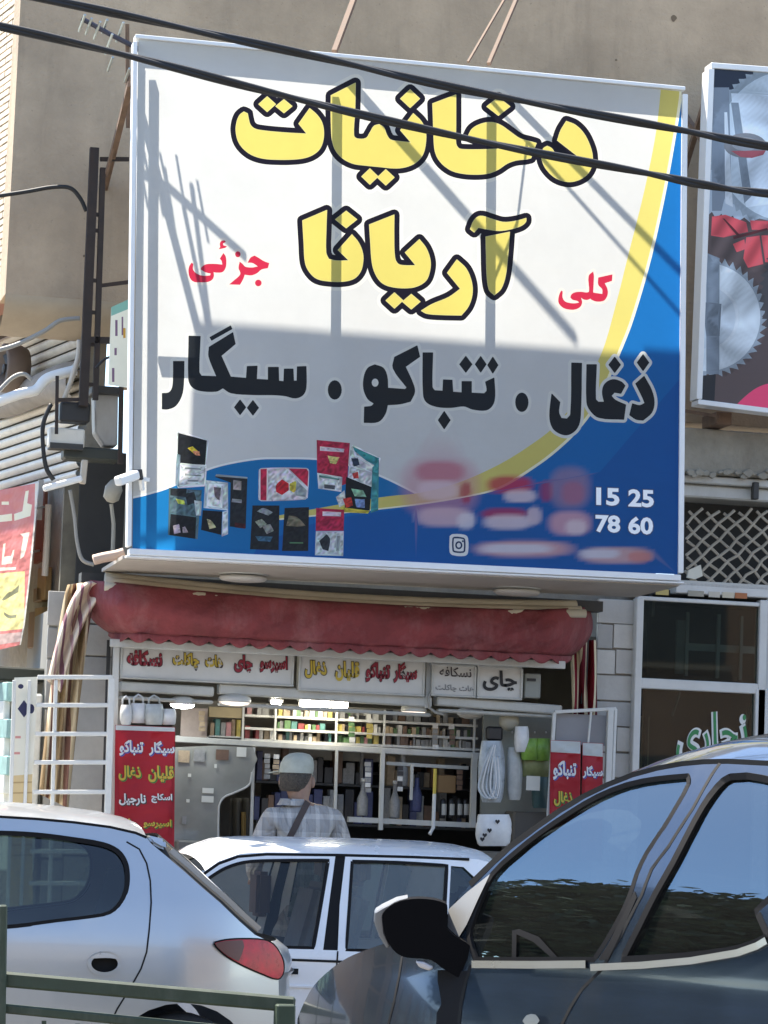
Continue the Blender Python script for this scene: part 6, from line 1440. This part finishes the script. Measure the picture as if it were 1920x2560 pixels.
for far in (False, True):
    DK.patch('body_side', outline, 'paint_dark', [wfD, wrD], 0, far, step=.06)
    DK.patch('window', wfD, glass_dark, (), -.012, far); DK.patch('window', wrD, glass_dark, (), -.012, far)
    DK.strip('window_seal', wfD, .014, 'rubber', .001, far, closed=True); DK.strip('window_seal', wrD, .018, 'rubber', .001, far, closed=True)
    DK.patch('lower_pillar', S5((1118, 612), (1128, 640), (1058, 800), (1012, 893), (972, 893), (1012, 830), (1072, 710)), 'rubber', (), .003, far)
    DK.strip('door_gap', gap, .009, 'gap_black', .0015, far)
    DK.strip('roof_gutter', top[1:] + rear_t[:3], .018, 'gap_black', .003, far)
    DK.strip('belt_moulding', S5((462, 912), (700, 914), (925, 912)), .02, 'chrome', .008, far)
    DK.strip('belt_moulding', S5((945, 925), (1150, 916), (1350, 898), (1540, 866), (1620, 838), (1659, 815)), .018, 'chrome', .008, far)
    DK.patch('door_handle', spz(S5((682, 1142), (700, 1118), (735, 1116), (752, 1140), (735, 1160), (700, 1162)), 2, 90), 'chrome', (), .02, far, step=.02)
    DK.strip('door_gap', S5((452, 915), (430, 985), (412, 1070), (402, 1160)), .012, 'gap_black', .0015, far)
    DK.strip('wing_gap', S5((172, 880), (160, 960), (140, 1060), (115, 1160)), .008, 'gap_black', .0015, far)
    DK.patch('black_strip', S5((318, 935), (440, 940), (420, 1000), (398, 1170), (312, 1170)), 'rubber', (), .002, far)
    DK.patch('corner_panel', S5((365, 690), (440, 620), (535, 545), (486, 648), (440, 750), (402, 812), (362, 780)), mat('corner_grey', (.30, .30, .29), .35, coat=.4) if not far else 'paint_dark', (), .006, far)
    DK.patch('quarter_seal', S5((612, 775), (640, 768), (720, 800), (805, 893), (780, 893), (700, 822), (630, 790), (628, 893), (610, 893)), 'rubber', (), -.006, far)
DK.loft('roof', top[7:] + rear_t[:3], 'paint_dark', 0, .12)
DK.loft('windscreen', top[:10], glass_dark, -.10, .03)
DK.loft('bonnet', fen[::-1][:-2] + top[:1], 'paint_dark', -.04, .05)
DK.loft('front_bumper', [(un - .02, .3), (un - .06, .5), (un - .04, zn - .15), fen[-1]], 'paint_dark', -.1, 0)
DK.loft('rear_window', rear_t[2:5], glass_dark, .06, .02)
DK.loft('tailgate', rear_t[4:], 'paint_dark', .08, 0)
DK.wheels((u_f, u_b), .33); DK.under(un + .35, ue - .4, .25, .6)
DK.cabin(top[0][0] + .1, ue - .4, .42, zB_ + .0, 'seat_grey', top[0][0] + .75, top[0][0] + 1.55)
# door mirror
MR = bpy.data.objects.new('door_mirror', None); COL.objects.link(MR); MR.parent = DK.root; mc = DK.S(*S5((420, 880))[0]); MR.location = mc - DK.O
mo = z5((90, 712), (104, 690), (140, 664), (185, 650), (240, 645), (300, 650), (340, 662), (356, 680), (356, 752), (362, 775), (392, 802), (430, 822), (455, 850), (450, 890), (430, 945), (408, 968), (372, 950), (330, 925), (290, 895), (230, 888), (190, 885), (150, 868), (118, 830), (98, 780))
mpl = DK.O + DK.B * -.16
ring = [onplane(x, y, DK.S(*S5((330, 800))[0]) - DK.B * .14, FWD) for x, y in spl(mo + [mo[0]], 2)[:-1]]
cen = sum(ring, Vector()) / len(ring)
b = MB(); n_ = len(ring)
lay_ = [(1.0, 0.0), (1.0, .05), (.93, .10), (.75, .14), (.4, .165)]
V_ = []
for sc, dz in lay_: V_ += [cen + (p - cen) * sc + FWD * dz for p in ring]
Fs = [tuple(range(n_ - 1, -1, -1))] + [(k * n_ + i, k * n_ + (i + 1) % n_, (k + 1) * n_ + (i + 1) % n_, (k + 1) * n_ + i) for k in range(len(lay_) - 1) for i in range(n_)] + [tuple((len(lay_) - 1) * n_ + i for i in range(n_))]
b.add(V_, Fs); b.build('housing', mat('mirror_black', (.006, .006, .007), .9, spec=.08), MR, bevel=.006, seg=2)
cap = z5((60, 700), (92, 680), (150, 652), (200, 642), (140, 672), (108, 694), (94, 720), (100, 785), (124, 838), (110, 850), (78, 800), (56, 740))
rp = [onplane(x, y, cen + FWD * .02, FWD) for x, y in cap]
MB().prism(rp, FWD * .08).build('cap', mat('mirror_cap', (.2, .21, .22), .4, metal=.4), MR, bevel=.004)
MB().prism([onplane(x, y, cen - FWD * .006, FWD) for x, y in z5((225, 900), (262, 905), (300, 925), (285, 940), (240, 925))], FWD * .03).build('indicator', mat('lamp_pale', (.6, .58, .56), .3), MR, bevel=.004)

# ============================================================ green railing in front of the silver car
RL = thing('green_railing', depth_point(300, 3050, 11.2) * 1.0, 'dark green steel railing along the road in front of the silver car', 'railing')
mat('rail_green', (.035, .055, .032), .55, var=.2, vscale=10, dirt=.4, dcol=(.12, .13, .1))
def DP(px, py, D=11.2): return depth_point(px, py, D)
MB().beam(DP(-900, 2368), DP(738, 2512), .04, .056).build('top_rail', 'rail_green', RL, bevel=.008)
MB().beam(DP(-900, 2432), DP(738, 2592), .03, .035).build('lower_rail', 'rail_green', RL, bevel=.006)
for a, c, w in (((8, 2262), (-4, 3050), .03), ((-420, 2240), (-430, 3030), .03), ((712, 2510), (698, 3090), .07)):
    MB().beam(DP(*a, 11.17), DP(*c, 11.17), w).build('post', 'rail_green', RL, bevel=.006)
for k in range(7):
    px = 110 + k * 84; MB().beam(DP(px, 2542 + px * .09), DP(px - 12, 3010), .016).build('baluster', 'rail_green', RL)
# ------------------------------------------------------------------ the customer, seen from behind
yP = -.80
def plaid():
    M = bpy.data.materials.new('plaid_shirt'); M.use_nodes = True; n = M.node_tree; b_ = n.nodes['Principled BSDF']; b_.inputs['Roughness'].default_value = .9; b_.inputs['Specular IOR Level'].default_value = .15
    tc = n.nodes.new('ShaderNodeTexCoord'); sp = n.nodes.new('ShaderNodeSeparateXYZ'); n.links.new(tc.outputs['Object'], sp.inputs[0])
    def band(o, sc, wd):
        a = n.nodes.new('ShaderNodeMath'); a.operation = 'MULTIPLY'; a.inputs[1].default_value = sc; n.links.new(o, a.inputs[0])
        f = n.nodes.new('ShaderNodeMath'); f.operation = 'FRACT'; n.links.new(a.outputs[0], f.inputs[0])
        c = n.nodes.new('ShaderNodeMath'); c.operation = 'LESS_THAN'; c.inputs[1].default_value = wd; n.links.new(f.outputs[0], c.inputs[0]); return c.outputs[0]
    v, h = band(sp.outputs[0], 13, .72), band(sp.outputs[2], 10, .72)
    ad = n.nodes.new('ShaderNodeMath'); ad.operation = 'ADD'; n.links.new(v, ad.inputs[0]); n.links.new(h, ad.inputs[1])
    cr = n.nodes.new('ShaderNodeMapRange'); cr.inputs[2].default_value = 2; n.links.new(ad.outputs[0], cr.inputs[0])
    mx = n.nodes.new('ShaderNodeMix'); mx.data_type = 'RGBA'; mx.inputs[6].default_value = (.60, .55, .49, 1); mx.inputs[7].default_value = (.37, .34, .31, 1)
    nb = n.nodes.new('ShaderNodeTexNoise'); nb.inputs['Scale'].default_value = 9; nb.inputs['Detail'].default_value = 3; nb.inputs['Distortion'].default_value = 1.2
    mp = n.nodes.new('ShaderNodeMapping'); mp.inputs['Scale'].default_value = (1.6, 1, .7); mp.inputs['Rotation'].default_value = (0, .5, 0); n.links.new(tc.outputs['Object'], mp.inputs[0]); n.links.new(mp.outputs[0], nb.inputs['Vector'])
    bp = n.nodes.new('ShaderNodeBump'); bp.inputs['Strength'].default_value = .9; bp.inputs['Distance'].default_value = .05; n.links.new(nb.outputs['Fac'], bp.inputs['Height']); n.links.new(bp.outputs[0], b_.inputs['Normal'])
    n.links.new(cr.outputs[0], mx.inputs[0]); n.links.new(mx.outputs[2], b_.inputs[0]); MATS['plaid_shirt'] = M
plaid()
mat('skin', (.32, .19, .13), .55, var=.1, vscale=30); mat('trousers', (.045, .045, .05), .85, var=.2, vscale=14); mat('shoe', (.02, .018, .016), .5)
mat('cap_cloth', (.42, .42, .34), .85, var=.12, vscale=25, bump=.2, bscale=80); mat('hair_grey', (.10, .08, .06), .9, var=.5, vscale=90, bump=1.0, bscale=160); mat('strap_brown', (.07, .045, .035), .7)
ZP = .02
hx0 = V(746, 1925, yP).x; zt_ = V(744, 1882, yP).z; H = zt_ - ZP; k_ = H / 1.76
sx0 = V(757, 2050, yP).x
PE = thing('person', (sx0, yP, ZP), 'person in plaid shirt and pale cap standing with back turned at the shop', 'person')
def p_(x, y, z): return (x * k_, y * k_, z * k_)
hd = (hx0 - sx0) / k_
J = [  # joints: x, y(+ = towards shop), z, rx, ry, parent
 ('pelvis', 0, 0, .96, .165, .125, None), ('waist', 0, .0, 1.10, .165, .12, 0), ('chest', .0, .0, 1.27, .185, .135, 1), ('upper', .0, .0, 1.40, .165, .12, 2), ('neck', hd * .4, .015, 1.50, .066, .066, 3), ('skull', hd * .8, .03, 1.585, .078, .085, 4), ('crown', hd, .035, 1.67, .082, .095, 5), ('top', hd, .035, 1.725, .055, .07, 6),
 ('lsh', -.175, .0, 1.405, .085, .085, 3), ('lelb', -.255, .05, 1.14, .055, .055, 8), ('lfore', -.22, .20, 1.07, .045, .045, 9), ('lwr', -.17, .33, 1.06, .03, .03, 10),
 ('rsh', .175, .0, 1.405, .085, .085, 3), ('relb', .265, .04, 1.14, .055, .055, 12), ('rfore', .23, .20, 1.08, .045, .045, 13), ('rwr', .17, .33, 1.06, .03, .03, 14),
 ('lhip', -.095, 0, .90, .095, .10, 0), ('lknee', -.105, .01, .50, .065, .07, 16), ('lank', -.11, -.02, .09, .042, .045, 17), ('lfoot', -.125, .09, .045, .04, .035, 18), ('ltoe', -.135, .19, .03, .035, .025, 19),
 ('rhip', .095, 0, .90, .095, .10, 0), ('rknee', .105, .01, .50, .065, .07, 21), ('rank', .11, -.02, .09, .042, .045, 22), ('rfoot', .125, .09, .045, .04, .035, 23), ('rtoe', .135, .19, .03, .035, .025, 24)]
vs = [p_(j[1], j[2], j[3]) for j in J]; es = [(j[6], i) for i, j in enumerate(J) if j[6] is not None]
rs = [(j[4] * k_, j[5] * k_) for j in J]
# five bent fingers on each hand, reaching for the counter
for w, sgn in ((11, -1), (15, 1)):
    wx, wy, wz = vs[w]
    pi_ = len(vs); vs.append((wx - sgn * .005, wy + .055, wz - .012)); rs.append((.034, .018)); es.append((w, pi_))
    for f, (ox, L) in enumerate(((-.026, .060), (-.009, .070), (.009, .066), (.026, .052))):
        a = len(vs); vs.append((wx + ox, wy + .10, wz - .015)); rs.append((.0095, .0095)); es.append((pi_, a))
        c = len(vs); vs.append((wx + ox * 1.05, wy + .10 + L * .5, wz - .022)); rs.append((.0088, .0088)); es.append((a, c))
        d = len(vs); vs.append((wx + ox * 1.05, wy + .10 + L * .85, wz - .045)); rs.append((.0075, .0075)); es.append((c, d))
    a = len(vs); vs.append((wx - sgn * .04, wy + .05, wz - .018)); rs.append((.011, .011)); es.append((pi_, a))
    c = len(vs); vs.append((wx - sgn * .055, wy + .085, wz - .03)); rs.append((.009, .009)); es.append((a, c))
me = bpy.data.meshes.new('body'); me.from_pydata(vs, es, []); ob = bpy.data.objects.new('body', me); COL.objects.link(ob)
sm = ob.modifiers.new('s', 'SKIN'); sm.branch_smoothing = .6
for i, r in enumerate(rs): me.skin_vertices[0].data[i].radius = r
me.skin_vertices[0].data[0].use_root = True
ss = ob.modifiers.new('d', 'SUBSURF'); ss.levels = 2; ss.render_levels = 2
bpy.context.view_layer.update()
bm_ = bpy.data.meshes.new_from_object(ob.evaluated_get(bpy.context.evaluated_depsgraph_get())); bpy.data.objects.remove(ob)
bm_.name = 'body'
for m_ in ('skin', 'plaid_shirt', 'trousers', 'shoe'): bm_.materials.append(MATS[m_])
for p in bm_.polygons:
    c = p.center; z = c.z / k_; x = c.x / k_; y = c.y / k_
    p.use_smooth = True
    p.material_index = 3 if z < .1 else 2 if z < .76 and abs(x) < .2 and y < .2 else 0 if (z > 1.475 and abs(x - hd * .5) < .13) or (y > .31 and z > .9) else 1
bo = bpy.data.objects.new('body', bm_); COL.objects.link(bo); bo.parent = PE
cx, cy, cz = hd * k_, .035 * k_, 0
hb_ = Vector((sx0, yP, ZP))
def ring_head(prof, name, m_, yo=0.0, back_only=False, wob=0.0):
    b = MB(); n = 28
    for z, rx, ry in prof:
        for k in range(n):
            a = 2 * math.pi * k / n; w = 1 + wob * math.sin(5 * a + z * 40)
            b.v.append(hb_ + Vector((cx + (z - 1.7) * .15 + rx * k_ * w * math.cos(a), cy + yo + ry * k_ * w * math.sin(a), z * k_)))
    for i in range(len(prof) - 1):
        for k in range(n): k2 = (k + 1) % n; b.f.append((i * n + k, i * n + k2, (i + 1) * n + k2, (i + 1) * n + k))
    b.f.append(tuple((len(prof) - 1) * n + k for k in range(n)))
    return b.build(name, m_, PE, smooth=True)
ring_head([(1.545, .060, .070), (1.57, .080, .092), (1.61, .087, .103), (1.66, .088, .105)], 'hair', 'hair_grey', -.006)
ring_head([(1.648, .093, .110), (1.665, .095, .112), (1.70, .093, .108), (1.735, .080, .093), (1.755, .055, .065), (1.762, .02, .025)], 'cap', 'cap_cloth', -.002, wob=.015)
b = MB()      # cap peak, pointing to the shop and a little left
for r0 in (0, 1):
    for k in range(9):
        a = rad(40 + 100 * k / 8); R_ = (.095, .165)[r0]
        b.v.append(hb_ + Vector((cx - .012 + R_ * k_ * math.cos(a), cy + R_ * k_ * math.sin(a), (1.655 - .012 * r0) * k_)))
for k in range(8): b.f.append((k, k + 1, 9 + k + 1, 9 + k))
b.build('cap_peak', 'cap_cloth', PE, solid=.006, recalc=False)
for s_ in (-1, 1):
    c = hb_ + Vector((cx + s_ * .086 * k_, cy - .005, 1.60 * k_))
    MB().lathe([(.008, -.03), (.016, -.018), (.018, 0), (.015, .02), (.006, .03)], c, 10, (0, .15, 1)).build('ear', 'skin', PE, smooth=True)
# face on the far side: nose and brow as simple forms
c = hb_ + Vector((cx, cy + .105 * k_, 1.60 * k_)); MB().lathe([(.016, -.02), (.012, 0), (.006, .02)], c, 8, (0, -.25, 1)).build('nose', 'skin', PE, smooth=True)
# collar
ring_head([(1.468, .092, .085), (1.49, .082, .078), (1.505, .078, .074), (1.495, .074, .07)], 'collar', 'plaid_shirt', -.006)
for o in PE.children:
    if o.name.startswith('collar'): o.location.x -= hd * .55 * k_
BG = thing('shoulder_bag', hb_ + Vector((-.2, .0, .9)), 'dark shoulder bag on a strap across the back of the person', 'bag')
# strap laid on the back from right shoulder to left hip
deps = bpy.context.evaluated_depsgraph_get(); bpy.context.view_layer.update()
from mathutils.bvhtree import BVHTree
bv = BVHTree.FromPolygons([bo.matrix_world @ v.co for v in bm_.vertices], [tuple(p.vertices) for p in bm_.polygons])
off_ = Vector((PE.location.x, PE.location.y, PE.location.z)) if bo.matrix_world.translation.length < 1e-6 else Vector()
bv = BVHTree.FromPolygons([v.co + hb_ for v in bm_.vertices], [tuple(p.vertices) for p in bm_.polygons])
pts = []
for t in range(19):
    px = lerp(786, 706, t / 18); py = lerp(1972, 2130, t / 18); d = ray(px, py).normalized()
    hit = bv.ray_cast(CAM, d)
    if hit[0] is not None: pts.append(hit[0] + hit[1] * .006)
b = MB()
for i in range(len(pts) - 1):
    b.beam(pts[i], pts[i + 1] + (pts[i + 1] - pts[i]) * .15, .034, .007, up=(0, -1, 0))
if pts: b.build('strap', 'strap_brown', BG)
MB().obox(hb_ + Vector((-.235 * k_, -.06, .98 * k_)), Vector((.04, 0, 0)), Vector((0, .11, 0)), Vector((0, 0, .12))).build('pouch', 'strap_brown', BG, bevel=.02, seg=2)

# ------------------------------------------------------------------ far side of the street, behind the camera (seen only as reflections)
mat('far_stone', (.42, .38, .32), .8, var=.15, vscale=1.5, dirt=.3); mat('far_brick', (.33, .22, .15), .9, var=.15, vscale=2); mat('far_glass', (.04, .05, .06), .1)
for k, (x0, x1, h, m_, lb) in enumerate(((-32, -14, 6.5, 'far_stone', 'pale stone building opposite, behind the left part of the street'), (-14, -3, 8.0, 'far_brick', 'brick building opposite the shop'), (-3, 9, 5.2, 'far_stone', 'low stone building opposite the shop to the right'), (9, 34, 9.0, 'far_brick', 'tall brick building opposite at the far right'))):
    r = thing('opposite_building', ((x0 + x1) / 2, -26, 0), lb, 'building')
    MB().box(x0 + .02, x1 - .02, -33, -25.6, -.1, h).build('wall', m_, r)
    MB().box(x0, x1, -33.2, -25.4, h, h + .3).build('cornice', 'concrete', r)
    z = 1.0; fl = 0
    while z + 1.6 < h:
        x = x0 + .8
        while x + 1.6 < x1:
            MB().box(x, x + 1.4, -25.62, -25.57, z, z + 1.5).build('window', 'far_glass', r); MB().box(x - .06, x + 1.46, -25.6, -25.5, z - .1, z - .02).build('sill', 'concrete', r); x += 2.4
        z += 2.9

# unseen block added on the left as a target for the dark car's reflections
r = thing('added_corner_building', (-16, 6, 0), 'added unseen brick building across the side street left of the shop', 'building')
MB().box(-34, -9.5, 1.5, 12, .02, 4.6).build('wall', 'far_brick', r); MB().box(-34.2, -9.3, 1.3, 12.2, 4.6, 4.85).build('cornice', 'concrete', r)
for k in range(7):
    for z in (.5, 2.6): MB().box(-33 + k * 3.3, -31 + k * 3.3, 1.42, 1.49, z, z + 1.9).build('window', 'far_glass', r)

# trees added out of frame on the left to shape the dark car's reflections
mat('bark', (.13, .1, .075), .9, var=.25, vscale=12, bump=.5, bscale=30)
for k, c in enumerate(((.05, .07, .03), (.065, .085, .036), (.045, .06, .028))): mat('leaf%d' % k, c, .6, var=.2, vscale=8)
for tx, ty, hh, lb in ((-12.0, -6.4, 5.6, 'added unseen leafy tree left of the silver hatchback'), (-16.5, -5.6, 7.4, 'taller added unseen leafy tree farther left along the road'), (-21.0, -6.8, 8.0, 'added unseen tree at the far left end of the row')):
    r = thing('added_tree', (tx, ty, 0), lb, 'tree', 'added trees out of view')
    rng = random.Random(int(tx * 10))
    MB().tube([(tx, ty, 0), (tx + .05, ty, 1.2), (tx - .04, ty + .05, 2.3), (tx + .05, ty, 3.6)], [.17, .14, .12, .05], 10).build('trunk', 'bark', r, smooth=True)
    for q in range(7):
        a = q * .9; z0_ = 1.9 + q * .2; L_ = rng.uniform(1.0, 1.7)
        MB().tube([(tx, ty, z0_), (tx + .5 * L_ * math.cos(a), ty + .5 * L_ * math.sin(a), z0_ + .6), (tx + L_ * math.cos(a), ty + L_ * math.sin(a), z0_ + 1.4)], [.06, .04, .015], 6).build('limb', 'bark', r, smooth=True)
    for c in range(3):
        vs_, fs_ = [], []
        for q in range(90):
            th = rng.uniform(0, 6.28); rr_ = 1.9 * math.sqrt(rng.random()); zc_ = 1.9 + (hh - 1.9) * rng.random() ** .8; sh_ = math.sqrt(max(.1, 1 - ((zc_ - (hh + 2.4) / 2) / ((hh - 2.2) / 2)) ** 2))
            cc_ = Vector((tx + rr_ * sh_ * math.cos(th), ty + rr_ * sh_ * math.sin(th), zc_))
            for j in range(64):
                p = cc_ + Vector((rng.gauss(0, .2), rng.gauss(0, .2), rng.gauss(0, .17))); a = Vector((rng.gauss(0, 1), rng.gauss(0, 1), rng.gauss(0, 1))).normalized(); e = a.orthogonal().normalized(); s_ = rng.uniform(.07, .13)
                i0 = len(vs_); vs_ += [p - a * s_, p + e * s_ * .5, p + a * s_, p - e * s_ * .5]; fs_.append((i0, i0 + 1, i0 + 2, i0 + 3))
        b = MB(); b.v = vs_; b.f = fs_; b.build('crown', 'leaf%d' % c, r, recalc=False)
